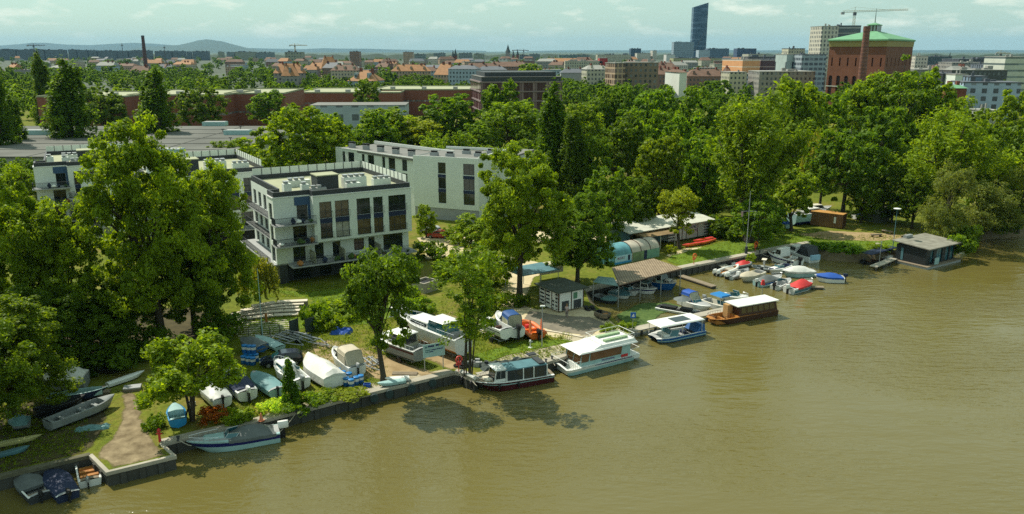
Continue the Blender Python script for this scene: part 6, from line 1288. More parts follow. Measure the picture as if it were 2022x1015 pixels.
# (prototype, u, v foot, v top, width px, label, tint)
TREES = [
 ('broad0', 62,712,338,235,'leafy light green tree filling the left edge above the grey boats',Lm), ('broad1', 150,705,410,180,'light green tree between the left edge tree and the biggest tree',Y_),
 ('broad1', 95,752,560,190,'dark low-branched tree above the tarpaulin boat at left',(.7,.78,.75)), ('broad0', 205,725,600,150,'low dark tree by the top of the slipway',(.7,.78,.75)), ('broad0', -195,915,440,380,'tallest dark tree just outside the lower left corner',(.75,.8,.75)), ('broad1', -75,905,560,330,'large dark tree standing just outside the lower left corner',(.75,.8,.75)), ('broad2', 25,830,592,265,'dark overhanging tree in the bottom left above the tarpaulin boat',(.85,.85,.85)), ('broad0', 238,690,545,150,'dark leafy small tree under the biggest tree, left side',(.8,.9,.9)),  # the tallest one is unseen, added to throw shadow on the corner
 ('broad1', 322,684,236,280,'biggest tree in the scene, tall, left of the white corner block',Y_,2.2), ('mid0', 660,345,212,115,'leafy tree before the left part of the pale blue-grey low block',(.9,1,.8)), ('mid2', 748,345,210,110,'leafy tree before the right part of the pale blue-grey low block',(.8,.92,.75)), ('broad2', 430,640,318,190,'outer tree leaning right from the biggest tree towards the white block',Lm),
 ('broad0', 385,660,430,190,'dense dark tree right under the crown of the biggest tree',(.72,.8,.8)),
 ('young2', 372,834,628,215,'multi-stemmed young tree by the blue dinghy at the front quay',Lm), ('young0', 757,752,500,178,'dark tree with a single stout trunk on the front quay',(.72,.8,.7)),
 ('young1', 926,742,482,168,'slender tree of several thin stems at the maroon boat bow',(.95,1,.9)), ('broad2', 1026,588,284,215,'tall bushy maple right of the white blocks behind the shed',Y_),
 ('broad0', 1140,560,382,150,'dark green tree over the white shed and the shelter',(.68,.8,.8)), ('mid2', 1200,490,318,110,'grey-green tree right of the tall maple',Bl),
 ('mid1', 225,320,258,75,'dark green tree at the left front of the flat hall roof',(.8,.9,.75)), ('mid0', 452,335,272,100,'pale green tree at the right front of the flat hall roof',Y_), ('mid2', 150,400,330,90,'light tree between the left edge tree and the left white block',Lm), ('willow1', 515,612,500,84,'small weeping willow at the left corner of the white corner block',Yw), ('mid0', 578,392,192,200,'large spreading tree behind the roof of the corner block',Y_),
 ('mid1', 655,380,225,110,'pointed tree right of the large spreading tree behind the corner block',Y_), ('mid2', 500,372,270,100,'pale small tree left of the large spreading tree',Y_),
 ('poplar0', 1090,402,168,84,'tall dark poplar in the middle beside the slab block',(.62,.74,.68)), ('poplar1', 1132,412,225,60,'shorter dark poplar leaning on the tall middle poplar',Dk),
 ('vase0', 1475,478,150,250,'huge fan-shaped tree with dark trunks behind the flag mast',(1,1,.85)), ('round0', 1662,436,246,150,'dark round chestnut tree behind the brown container',(.6,.72,.7)),
 ('willow0', 1618,415,240,92,'bright yellow-green weeping willow left of the dark chestnut',Yw), ('vase1', 1858,442,190,240,'light green fan-shaped tree on the right behind the silver willow',Lm),
 ('silver0', 1862,478,326,120,'silver-leaved willow leaning over the water by the floating house',Sv), ('silver1', 1935,466,352,140,'silver-green willow right of the leaning silver willow',Sv), ('silver0', 2010,460,318,130,'willow at the right edge of the river bank',(1.2,1.15,1.2)),
 ('young0', 1340,492,374,106,'small bright green tree growing in front of the banner wall',Yw), ('mid1', 1562,456,330,110,'young light green tree at the left end of the yachts',Y_),
 ('mid0', 1760,440,322,90,'dark tree shading the grey tent',Dk), ('mid2', 1700,440,352,70,'low bright tree between container and grey tent',Lm), ('mid1', 1800,452,345,90,'shady tree between the tent and the silver willow',(.75,.8,.7)),
 ('mid0', 1250,470,340,100,'dark ivy-like tree left of the small bright tree',Dk), ('mid1', 1300,440,262,120,'tree with rusty green crown above the long shed',(.9,.85,.7)), ('mid2', 1385,430,255,120,'mid green tree behind the banner wall',(.8,.95,.8)),
 ('mid0', 1170,410,255,90,'blue-green tree right of the middle poplars',Bl), ('mid1', 1230,400,225,110,'dark tree behind the grey-green tree',Dk), ('mid2', 1340,400,215,120,'broad tree left of the huge fan tree',(.8,.95,.8)),
 ('mid0', 842,470,398,52,'small light tree beside the red hatchback',Lm), ('mid1', 935,505,425,110,'light green low tree left of the tall maple trunk',Lm), ('mid2', 905,480,440,70,'shrubby tree at the hedge by the parked cars',Y_),
 ('young0', 700,590,512,0,'',None),
 ('poplar0', 147,312,120,92,'tall poplar in front of the left brick hall',(.75,.85,.7)), ('poplar1', 8,330,112,76,'tall dark poplar at the left picture edge',(.7,.8,.7)), ('poplar0', 38,318,190,44,'slim low poplar right of the edge poplar',(.75,.85,.7)),
 ('poplar1', 318,300,138,80,'twin-topped poplar in the middle of the flat hall roof',(.75,.85,.7)), ('poplar0', 95,262,106,48,'distant dark poplar behind the left brick hall',Dk), ('round1', 203,274,168,100,'round dark lime tree before the left brick hall',Dk),
 ('round0', 402,272,166,92,'round dark tree before the middle brick hall',Dk), ('mid1', 533,262,178,90,'round green tree at the right end of the brick halls',(.7,.85,.7)), ('mid0', 730,250,153,70,'dark pointed tree before the orange-roofed villa',Dk),
 ('mid0', 760,320,203,150,'light green broad tree behind the slab block roof, left',Y_), ('mid1', 820,318,232,150,'yellowish round tree behind the slab block roof, middle',Yw), ('mid2', 895,310,176,150,'dark green tree behind the slab block roof',(.75,.88,.75)),
 ('mid1', 990,300,158,96,'dark tree before the burgundy office block',(.68,.8,.7)), ('round0', 1008,320,192,120,'round bright tree right of the slab block roof',(1,1.05,.8)), ('mid0', 1145,330,192,110,'light green tree right of the middle poplar top',Y_),
 ('mid0', 1045,300,205,90,'second bright tree under the burgundy office block',(.95,1,.8)), ('mid2', 945,330,235,100,'low tree between the dark tree and the middle poplar',(.85,.95,.8)), ('mid1', 690,330,250,110,'shady tree at the left end of the slab wing',(.75,.85,.75)),
 ('round0', 1764,330,128,170,'big round tree covering the foot of the water tower',(.95,1,.7)), ('mid1', 1690,330,150,120,'bright tree at the left foot of the water tower',Y_), ('mid0', 1842,330,150,120,'bright tree at the right foot of the water tower',Y_),
 ('mid2', 1720,390,195,150,'grey-green broad tree behind the dark chestnut',Bl), ('mid0', 1620,350,168,130,'mid green tree before the grey rooftop left of the water tower',(.85,.95,.8)), ('mid1', 1560,360,150,130,'light tree right of the huge fan tree top',Y_),
 ('mid2', 1990,340,165,110,'light green tree below the pale blue block',Lm), ('mid0', 1965,430,232,130,'dark olive tree at the right above the silver willows',(.8,.85,.8)), ('mid1', 2030,400,250,110,'tree at the right picture edge',(.8,.85,.8)), ('mid2', 1915,330,205,90,'tree before the small copper-roofed house',(.9,.95,.8)),
 ('mid0', 1050,195,120,84,'bright tree standing behind the roof of the burgundy office block',(.95,1,.8)), ('mid2', 1225,300,158,90,'tree below the concrete shell building',(.8,.92,.8)), ('mid1', 1290,320,172,120,'tree left of the pale gable wall',(.8,.95,.8)), ('mid0', 1375,310,160,110,'green tree below the pale gable wall',(.9,1,.8)),
 ('mid2', 1240,350,205,100,'dark tree in the wood beneath the concrete shell',(.7,.82,.72)), ('round1', 1185,300,170,80,'dark tree right of the burgundy office block',(.7,.8,.75)), ('mid0', 1305,365,205,120,'leafy tree in the middle of the right wood',(.9,1,.8)),
]
for k, u, vb, vt, w, lb, c, *yw in TREES:
    if c: tree(k, u, vb, vt, w, lb, c, yaw=yw[0] if yw else None)
tree('cone0', 575, 806, 712, 46, 'narrow dark thuja in front of the cabin motorboat', (.5,.7,.6), name='thuja', cat='conifer')
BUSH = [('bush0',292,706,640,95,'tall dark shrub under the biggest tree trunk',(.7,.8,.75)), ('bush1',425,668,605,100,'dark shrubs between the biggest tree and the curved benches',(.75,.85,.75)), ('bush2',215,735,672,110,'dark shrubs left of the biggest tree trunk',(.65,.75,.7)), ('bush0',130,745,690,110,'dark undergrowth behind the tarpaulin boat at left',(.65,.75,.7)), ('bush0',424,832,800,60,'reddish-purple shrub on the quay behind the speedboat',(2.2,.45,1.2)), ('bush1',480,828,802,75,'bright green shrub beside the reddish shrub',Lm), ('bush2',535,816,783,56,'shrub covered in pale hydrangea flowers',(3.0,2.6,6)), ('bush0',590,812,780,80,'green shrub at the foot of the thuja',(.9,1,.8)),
 ('bush1',640,792,774,76,'flowering green bed right of the thuja',Y_), ('bush2',688,782,768,76,'yellow-green bed along the quay under the barrels',Yw), ('bush0',622,650,592,60,'dark shrub at the right end of the curved benches',(.85,.95,.8)), ('bush1',672,628,590,110,'soft green shrubs on the slope below the lawn',(1.2,1.15,1.3)), ('bush2',705,612,570,100,'tall grass-like shrub on the slope nearest the block',(1.1,1.15,1.3)),
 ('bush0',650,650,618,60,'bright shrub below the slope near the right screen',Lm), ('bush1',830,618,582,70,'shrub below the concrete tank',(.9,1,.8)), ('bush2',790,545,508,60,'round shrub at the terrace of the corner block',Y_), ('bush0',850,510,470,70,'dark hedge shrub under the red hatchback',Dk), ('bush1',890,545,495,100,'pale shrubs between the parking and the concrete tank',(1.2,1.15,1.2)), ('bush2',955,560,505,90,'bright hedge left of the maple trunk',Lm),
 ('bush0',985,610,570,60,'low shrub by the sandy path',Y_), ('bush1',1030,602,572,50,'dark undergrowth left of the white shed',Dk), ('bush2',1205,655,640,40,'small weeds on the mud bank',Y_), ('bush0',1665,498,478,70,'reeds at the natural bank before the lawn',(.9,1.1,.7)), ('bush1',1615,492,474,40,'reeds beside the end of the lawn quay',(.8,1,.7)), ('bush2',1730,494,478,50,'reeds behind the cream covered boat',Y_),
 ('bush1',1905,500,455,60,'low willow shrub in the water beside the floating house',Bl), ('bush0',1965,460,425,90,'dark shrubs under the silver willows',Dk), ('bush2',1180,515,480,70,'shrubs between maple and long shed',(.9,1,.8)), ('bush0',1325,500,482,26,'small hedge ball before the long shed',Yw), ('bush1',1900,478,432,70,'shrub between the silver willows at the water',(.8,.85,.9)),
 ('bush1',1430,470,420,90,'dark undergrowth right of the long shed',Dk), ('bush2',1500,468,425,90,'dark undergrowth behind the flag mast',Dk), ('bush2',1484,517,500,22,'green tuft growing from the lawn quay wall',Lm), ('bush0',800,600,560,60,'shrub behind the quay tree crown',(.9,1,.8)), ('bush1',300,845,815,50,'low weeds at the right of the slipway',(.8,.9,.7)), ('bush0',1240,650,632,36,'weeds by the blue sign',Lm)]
for k, u, vb, vt, w, lb, c in BUSH: tree(k, u, vb, vt, w, lb, c, name='shrub', cat='shrub')

# ---- the wood between the river park and the town: every tree a thing, copies of the same few crowns
BLOCK = [(-40,-10,100,140),(-52,8,152,182),(-100,-40,110,175),(-225,-70,200,300),(8,40,128,148),(52,66,145,158),(-24,32,398,445),(-150,-60,300,345)]
OPEN = [(14,30,165,250)]
def mass(n, Y0, Y1, u0, u1, h0, h1, keys, label, group, tints, seed, gap=5.5):   # far trees past the 300 nearest: gathered, linked once as one stuff object
    r = random.Random(seed)
    for i in range(n):
        Y = r.uniform(Y0, Y1); u = r.uniform(u0, u1); x = (u-1011)/FOC*Y
        if any(a-4 < x < b and c-4 < Y < d for a, b, c, d in BLOCK): continue
        h = r.uniform(h0, h1); w = h*r.uniform(.7,1.1); MASS.append((r.choice(keys), x, Y, w, h, r.uniform(0, 6.28), r.uniform(-.25,.1)))
MASS = []; FKS = ['far0','far1','far2','far3']
def wood(n, Y0, Y1, u0, u1, h0, h1, keys, label, group, tints, seed, gap=5.5):
    r = random.Random(seed); pts = []; tries = 0
    while len(pts) < n and tries < n*40:
        tries += 1; Y = Y0+(Y1-Y0)*r.random()**.8; u = r.uniform(u0, u1); x = (u-1011)/FOC*Y*1.02
        if any(a-4 < x < b and c-4 < Y < d for a, b, c, d in BLOCK+OPEN) or any((x-a)**2+(Y-b)**2 < gap**2 for a, b in pts): continue
        pts.append((x, Y)); h = r.uniform(h0, h1); w = h*r.uniform(.7,1.0); k = r.choice(keys); me, tr, W0, H0 = PROTO[k]; c = r.choice(tints); f = r.uniform(.85,1.15); c = tuple(q*f for q in c)
        far = k.startswith('far')
        if far:
            o = bpy.data.objects.new('tree', me); COL.objects.link(o); o.location = (x, Y, LZ); o.rotation_euler.z = r.uniform(0, 6.28); o.scale = (w/W0, w/W0, h/H0); o.color = (*c, 1); tag(o, label, 'tree', group); continue
        t = thing('tree', label, 'tree', (x, Y, LZ), r.uniform(0, 6.28), group)
        for nm, d, cc in (('crown', me, c), ('trunk', tr, (1,1,1))):
            o = bpy.data.objects.new(nm, d); COL.objects.link(o); o.parent = t; o.color = (*cc, 1); o.scale = (w/W0, w/W0, h/H0)
GR = [(1,1.05,.8),(.85,.95,.8),(.7,.82,.72),(1.1,1.1,.8),(.8,.9,.9)]
MK = ['mid0','mid1','mid2','round0','round1']
wood(46, 190, 300, 690, 1330, 8, 12.5, MK, 'leafy tree in the wood between the slab block and the burgundy office block', 'trees of the middle wood', GR, 1)
wood(55, 185, 330, 1250, 2080, 8, 13, MK, 'leafy tree in the wood between the boat yard and the water tower', 'trees of the right wood', GR, 2)
mass(110, 380, 545, 1100, 2100, 10, 16, ['far0','far1','far2','far3'], 'distant leafy tree in the belt before the town on the right', 'trees before the town, right side', GR, 3, 8)
wood(80, 375, 620, -20, 760, 10, 15.5, ['far0','far1','far2','far3'], 'distant leafy tree behind the long brick halls', 'trees behind the brick halls', GR, 4, 8)
mass(60, 150, 420, -700, -60, 10, 15, FKS, '', '', None, 41)
mass(90, 420, 1000, -700, -60, 10, 15, FKS, '', '', None, 42)
mass(150, 700, 1300, 540, 1250, 11, 17, FKS, '', '', None, 43)
mass(190, 440, 720, 540, 1250, 9, 14, ['far0','far1','far2','far3'], 'distant leafy tree between the brick halls and the tenements', 'trees before the town, middle', GR, 5, 9)
wood(14, 130, 180, 1180, 1500, 6, 10, MK, 'leafy tree behind the long white shed', 'trees behind the long shed', GR, 6, 6)
wood(22, 140, 200, -60, 520, 6, 9, MK, 'leafy tree between the left white blocks and the flat hall', 'trees behind the left white blocks', GR, 8, 5)

# ---- tufts and weeds over the lawns and along the edges
def tufts():
    rg = np.random.default_rng(8); C = []
    areas = [((430,700),(900,620),2600), ((420,830),(760,700),1500), ((900,720),(1130,660),1100), ((1320,520),(1640,460),1500), ((1500,495),(1830,465),900), ((0,930),(170,760),1300), ((520,600),(840,560),1500), ((870,660),(1010,520),1200)]
    for (u0,v0),(u1,v1),n in areas:
        for u, v in zip(rg.uniform(u0,u1,n), rg.uniform(min(v0,v1),max(v0,v1),n)):
            q = G(u, v); 
            inside = True
            for i in range(len(SH)-1):                # only on the land side of the shore
                if min(SH[i].x,SH[i+1].x) <= q.x <= max(SH[i].x,SH[i+1].x):
                    f = (q.x-SH[i].x)/((SH[i+1].x-SH[i].x) or 1); inside = inside and q.y > SH[i].y+(SH[i+1].y-SH[i].y)*f+1.2
            if inside: C.append((q.x, q.y, LZ+.1))
    C = np.array(C); k = 6; P = np.repeat(C, k, 0)+rg.normal(0, 1, (len(C)*k,3))*np.array((.22,.22,.05)); P[:,2] = np.maximum(P[:,2], LZ+.05)
    me = leaf_mesh('grass_tufts', P, np.tile(np.array((0,0,.6)), (len(P),1)), .11, rg, LEAF, rg.normal(.45,.25,len(P)), .35, -1.)
    o = bpy.data.objects.new('grass_tufts', me); COL.objects.link(o); o.color = (1.05,.95,.9,1); tag(o, kind='stuff', label='tufts of grass and weeds on the lawns and along the quay')
tufts()
# ================================================================== THE TOWN BEYOND
OR1 = M('orange_tiles', (.3,.145,.06), .8, .35, .4); OR2 = M('brown_tiles', (.14,.08,.055), .85, .35, .4); SLATE = M('slate_roof', (.09,.1,.12), .7, .25, .4); GRV = M('gravel_roof', (.26,.26,.24), .9, .2, .3)
def FC(i, wall, pu=2.8, pv=3.3): return facade('town_facade_%d' % i, wall, (.04,.05,.06), pu, pv)
FAC = [FC(0,(.42,.36,.26)), FC(1,(.38,.27,.18)), FC(2,(.5,.47,.4)), FC(3,(.22,.13,.09)), FC(4,(.3,.37,.42)), FC(5,(.25,.24,.22)), FC(6,(.42,.4,.3))]
def house(name, label, cat, u0, u1, vt, Y, dep, fac, roofm, rh=0., yaw=0., group=None, hip=.35, dorm=0):
    """walls to the eaves, a hipped or gabled or flat roof above; vt is the pixel row of the ridge"""
    a, b_ = at(u0, vt, Y), at(u1, vt, Y); w = b_.x-a.x; h = a.z-LZ-rh
    t = thing(name, label, cat, ((a.x+b_.x)/2, Y, LZ), yaw, group)
    BX(-w/2,w/2,0,dep,0,max(h,2)).build('wall', fac, t); h = max(h,2); m = MB()
    if rh > .6:
        e = .5; i = w*hip*.5 if hip else 0
        m.add([(-w/2-e,-e,h),(w/2+e,-e,h),(w/2+e,dep+e,h),(-w/2-e,dep+e,h),(-w/2+i,dep/2,h+rh),(w/2-i,dep/2,h+rh)], [(0,1,5,4),(2,3,4,5),(1,2,5),(3,0,4),(0,3,2,1)])
    else:
        m.box(-w/2-.2,w/2+.2,-.2,dep+.2,h,h+.4); q = random.Random(int(u0*7+vt))
        for _ in range(2+int(w/14)):
            x, y, s = q.uniform(-w*.42,w*.36), q.uniform(dep*.15,dep*.6), q.uniform(.04,.11)*w; m.box(x,x+s,y,y+min(s,dep*.3),h+.4,h+.4+q.uniform(.6,2.6))
    r_ = m.build('roof', roofm, t)
    for k in range(dorm):
        x = -w/2+w*(k+.5)/dorm; BX(x-.9,x+.9,dep*.12,dep*.34,h,h+rh*.75).build('dormer', fac, r_)
    if rh > .6:
        for x in (-w*.2, w*.25): BX(x-.6,x+.6,dep*.45,dep*.6,h+rh*.5,h+rh+1.4).build('chimney', BRICK, r_)
    return t
# -- houses one can tell apart
house('tenement', 'long orange-roofed tenement with two gables behind the brick halls', 'building', 540, 602, 126, 640, 18, FAC[5], OR1, 7, R(14), dorm=4)
house('tenement', 'tall gabled wing of the orange-roofed tenement', 'building', 555, 588, 128, 615, 14, FAC[5], OR1, 8, R(14), hip=.6, dorm=1)
house('villa', 'square villa with a pyramid orange roof and chimneys', 'building', 684, 738, 139, 600, 22, FAC[4], OR1, 7.5, R(-12), hip=.8, dorm=2)
house('tenement', 'steep orange roof standing over the pale tenements', 'building', 634, 668, 112, 1000, 22, FAC[1], OR1, 14, R(20), hip=.5)
house('tenement', 'pale yellow tenement with dark roof between villa and orange roofs', 'building', 652, 706, 128, 760, 18, FAC[0], OR2, 5, 0, dorm=3)
house('tenement', 'long orange roofed row left of the light blue tenement', 'building', 772, 850, 128, 820, 16, FAC[1], OR1, 6, R(5), dorm=3)
house('tenement', 'orange gabled house joined to the light blue tenement', 'building', 855, 886, 126, 700, 18, FAC[1], OR1, 9, R(-25), hip=.2)
house('tenement', 'light blue tenement with rows of windows', 'building', 884, 942, 129, 690, 16, FAC[4], SLATE, 3, R(-10))
house('tenement', 'grey-brown tenement right of the light blue one', 'building', 942, 1000, 131, 720, 16, FAC[5], SLATE, 3, 0)
house('tenement', 'brown tenement with cream ground floors behind the burgundy block', 'building', 960, 1040, 122, 900, 18, FAC[3], OR2, 5, 0)
house('block', 'white framed block in front of the cathedral', 'building', 983, 1002, 117, 1200, 20, FC(7,(.55,.55,.52),5,6), GRV, 0)
house('tenement', 'long salmon roof on the skyline left of the red block', 'building', 1066, 1152, 115, 1500, 25, FAC[3], OR1, 7, R(-4))
house('tenement', 'pale grey tenement row under the salmon roof', 'building', 1116, 1190, 121, 1000, 18, FAC[6], GRV, 0)
house('block', 'bright red block left of the concrete shell', 'building', 1184, 1200, 115, 1000, 20, M('red_cladding',(.35,.03,.03),.6), GRV, 0)
house('tenement', 'cream house with curved white gables left of the concrete shell', 'building', 1158, 1205, 129, 640, 14, FAC[6], GRV, 3, R(12), dorm=2)
house('tenement', 'grey house with tall blank wall under the pale row', 'building', 1108, 1160, 136, 660, 14, GREYW, SLATE, 3, 0)
t = house('concrete_shell', 'unfinished concrete building with open floors', 'building', 1232, 1300, 124, 560, 20, FC(8,(.2,.15,.11),3.2,3.6), GRV, 0, R(-6))
t2 = house('concrete_shell', 'left sunlit wing of the unfinished concrete building', 'building', 1214, 1236, 125, 552, 16, facade('open_floors',(.42,.3,.2),(.07,.04,.03),3.2,3.6,(.12,.88),(.14,.86)), GRV, 0, R(18))  # same concrete in a paler copy, the sunlight put into its wall colour
house('tenement', 'white blank gable wall standing in the trees', 'building', 1342, 1357, 137, 560, 30, PLASTER, OR2, 2, R(8))
house('tenement', 'long brown roof row right of the white gable', 'building', 1358, 1440, 137, 620, 16, FAC[3], OR2, 5, 0, dorm=3)
house('tenement', 'pale low house right of the brown roof row', 'building', 1440, 1476, 143, 560, 16, FAC[6], GRV, 0, R(6))
house('office_block', 'low grey office with flat roof left of the water tower', 'building', 1500, 1610, 142, 545, 26, FAC[5], GRV, 0, 0)
t = house('hall', 'salmon gabled end of the striped brick building', 'building', 1465, 1503, 118, 800, 40, facade('salmon_bands',(.62,.3,.13),(.75,.68,.55),200,6,(0,1),(.9,1)), GRV, 0, R(14)); house('hall', 'dark striped side of the salmon building', 'building', 1503, 1553, 118, 805, 40, facade('dark_bands',(.09,.045,.05),(.45,.32,.28),200,6,(0,1),(.9,1)), SLATE, 0, R(-8))
house('apartment_tower', 'teal and cream stair tower block right of the salmon building', 'building', 1553, 1584, 108, 720, 20, FC(9,(.35,.42,.4),30,30), GRV, 0, R(10)); house('apartment_tower', 'cream rooftop block above the teal stair tower', 'building', 1557, 1590, 96, 900, 22, FAC[6], SLATE, 0)
house('apartment_tower', 'blue-grey block with balcony rows left of the water tower', 'building', 1584, 1632, 108, 700, 20, facade('balcony_rows',(.28,.33,.36),(.05,.06,.08),4,4,(.1,.9),(.2,.75)), SLATE, 0)
t = house('apartment_tower', 'unfinished cream high-rise behind the water tower', 'building', 1623, 1657, 52, 820, 25, facade('cream_grid',(.5,.47,.38),(.07,.07,.07),3.6,4,(.3,.78),(.2,.8)), GRV, 0, R(6))
house('apartment_tower', 'dark upper part of the unfinished high-rise', 'building', 1657, 1700, 51, 830, 25, facade('dark_grid',(.1,.12,.13),(.32,.31,.27),6,5,(0,1),(.85,1)), SLATE, 0, R(-4))
house('office_block', 'cream square block right of the water tower', 'building', 1808, 1833, 111, 800, 20, FAC[2], GRV, 0); house('office_block', 'long dark green block behind the cream square one', 'building', 1832, 1880, 112, 1100, 30, FC(10,(.06,.09,.1),4,4), SLATE, 0)
house('church', 'orange church nave on the right skyline', 'church', 1868, 1894, 116, 1100, 30, FAC[1], OR1, 8)
house('office_block', 'long dark roofed market hall on the right', 'building', 1806, 1870, 138, 560, 25, FAC[5], GRV, 0); house('office_block', 'dark long block on the right skyline', 'building', 1894, 1990, 117, 1000, 40, FC(11,(.05,.055,.07),3,5), SLATE, 0); house('office_block', 'row with small round dormers on the right', 'building', 1942, 1992, 128, 700, 20, FC(12,(.12,.15,.19),3.4,8), SLATE, 0)
house('office_block', 'green-grey low block under the dark skyline block', 'building', 1880, 1945, 124, 760, 25, FAC[5], GRV, 0); house('office_block', 'dark terrace block with green roof edge', 'building', 1880, 1990, 139, 540, 20, FC(13,(.07,.075,.08),3,4), GRV, 0)
house('apartment_tower', 'pale striped block at the right picture edge', 'building', 1986, 2040, 113, 560, 25, facade('pale_stripes',(.5,.52,.45),(.1,.13,.13),200,4.2,(0,1),(.55,.85)), GRV, 0)
house('office_block', 'white blank box roof among the trees at right', 'building', 1887, 1912, 148, 430, 12, PLASTER, GRV, 0); house('office_block', 'dark windowed cube left of the white box roof', 'building', 1862, 1886, 146, 440, 14, DARKG, SLATE, 0)
house('apartment_building', 'pale blue apartment block with twin windows on the right', 'building', 1908, 2012, 164, 330, 16, facade('pale_blue_twin',(.34,.42,.55),(.05,.06,.08),4.2,3.1,(.25,.7),(.25,.85)), SLATE, 0, R(-12)); house('apartment_building', 'roof storey of the pale blue apartment block', 'building', 1918, 1948, 152, 338, 10, FC(14,(.14,.2,.26),4,6), SLATE, 0, R(-12))
house('cottage', 'small brick house with copper green roof', 'building', 1874, 1909, 168, 325, 10, BRICK, MATS['copper_green'], 1.2, R(-8))
house('garage', 'grey flat roof in the trees below the pale blue block', 'building', 1944, 1976, 220, 250, 8, GREYW, GRV, 0)
# -- the glass tower and its neighbours
def glass_tower():
    Y = 3000.; a, b_ = at(1368, 60, Y), at(1396.5, 60, Y); zl, zr = at(1368, 14, Y).z, at(1396.5, 5, Y).z; w = b_.x-a.x
    t = thing('skyscraper', 'tall dark blue glass skyscraper with a slanted top', 'skyscraper', ((a.x+b_.x)/2, Y, 0), 0)
    gm = facade('tower_glass',(.012,.04,.085),(.02,.07,.13),200,4.2,(0,1),(.3,.75)); m = MB(); pts = [(-w/2,2),(-w*.36,-5),(w*.3,-6),(w/2,3),(w*.45,w*.9),(-w*.45,w*.9)]
    n = len(pts); v = [(x,y,0) for x,y in pts]+[(x,y,zl+(zr-zl)*(x/w+.5)) for x,y in pts]; m.add(v, [tuple(range(n,2*n))]+[(i,(i+1)%n,n+(i+1)%n,n+i) for i in range(n)]); m.build('shaft', gm, t)
    m = MB(); m.add([(-w*.36,-5.4,30),(w*.3,-6.4,95),(w*.3,-6.4,100),(-w*.36,-5.4,35)], [(0,1,2,3)]); m.build('diagonal_seam', SLATE, t)
glass_tower()
BGL = FC(15,(.08,.13,.2),4,5)
for nm, lb, u0, u1, vt, Y, f_ in [('office_block','grey glass block with dark roof left of the skyscraper',1331,1371,83,2850,FC(16,(.22,.28,.33),5,6)), ('office_block','blue glass block right of the skyscraper foot',1398,1440,96,2700,BGL), ('office_block','pale stepped block before the skyscraper foot',1380,1402,99,2600,FC(17,(.35,.42,.48),4,4)),
   ('office_block','dark blue rounded block right of the skyscraper',1456,1494,96,2400,FC(18,(.03,.06,.13),4,5)), ('office_block','small dark blue tower left of the white blocks',1246,1266,96,2600,FC(19,(.02,.06,.11),4,5)), ('office_block','white stepped apartment towers on the skyline',1258,1285,105,2300,FAC[2]), ('office_block','slim white tower right of the stepped towers',1289,1297,100,2300,FAC[2]), ('office_block','white banded block left of the grey glass block',1316,1333,108,2300,FC(20,(.5,.5,.48),200,4)),
   ('office_block','long pale block with roof arches on the skyline',1180,1246,108,1900,FAC[6]), ('office_block','long green-grey block left of the arched one',1104,1164,109,2200,FC(21,(.12,.2,.19),6,4)), ('office_block','yellowish low blocks under the skyscraper',1330,1425,115,1700,FC(22,(.33,.33,.17),4,4)), ('office_block','dark block right of the dark blue rounded one',1478,1512,107,1500,FAC[6]), ('office_block','wide dark roof before the dark blue rounded block',1477,1556,112,1300,FC(23,(.08,.06,.06),4,4))]:
    house(nm, lb, 'building', u0, u1, vt, Y, 40, f_, SLATE, 0)
# -- spires
for lb, u, vt, w, Y in [('sharp church spire in the middle of the skyline',1003,88,9,2000), ('left of the twin cathedral spires',1013.5,99,5,2050), ('right of the twin cathedral spires',1022,97,5,2050), ('left broken-topped church tower',894,99,6,1700), ('right broken-topped church tower',899,96,6,1700), ('small spire on the right skyline',1878,103,6,1200)]:
    p = at(u, vt, Y); s = w/FOC*Y; h = p.z-LZ; t = thing('church_spire', lb, 'church', (p.x, Y, LZ), 0)
    BX(-s/2,s/2,0,s,0,h*.62).build('tower', BRICK if w < 7 else FAC[5], t); MB().lathe([(s*.62,h*.62),(s*.3,h*.78),(s*.04,h)], (0,s/2,0), 8).build('spire', M('dark_copper',(.03,.05,.05),.6), t)
# -- chimney, pylons, cranes
p = at(279.5, 70, 1300); t = thing('factory_chimney', 'tall leaning-looking dark factory chimney on the left skyline', 'chimney', (at(286,112,1300).x, 1300, LZ), 0); MB().tube([(0,0,0),(0,0,p.z-LZ)], [3.4,2.2], 12).build('shaft', M('dark_brick',(.09,.05,.045),.9), t); MB().lathe([(2.5,0),(2.5,1.6)], (0,0,p.z-LZ-2), 12).build('rim', SLATE, t)
for lb, u, vt in (('left lattice radio mast on the left skyline', 240.5, 86), ('right lattice radio mast on the left skyline', 324, 90)):
    p = at(u, vt, 1500); t = thing('radio_mast', lb, 'mast', (p.x, 1500, LZ), 0); m = MB(); h = p.z-LZ
    for x in (-.9,.9): m.tube([(x*1.4,0,0),(x*.3,0,h)], .25, 4)
    for k in range(8): z = h*k/8; m.tube([(-1.26*(1-k/10),0,z),(1.26*(1-(k+1)/10),0,z+h/8)], .15, 4)
    m.build('lattice', SLATE, t); BX(-2,2,-.3,.3,h*.9,h*.93).build('antenna', SLATE, t)
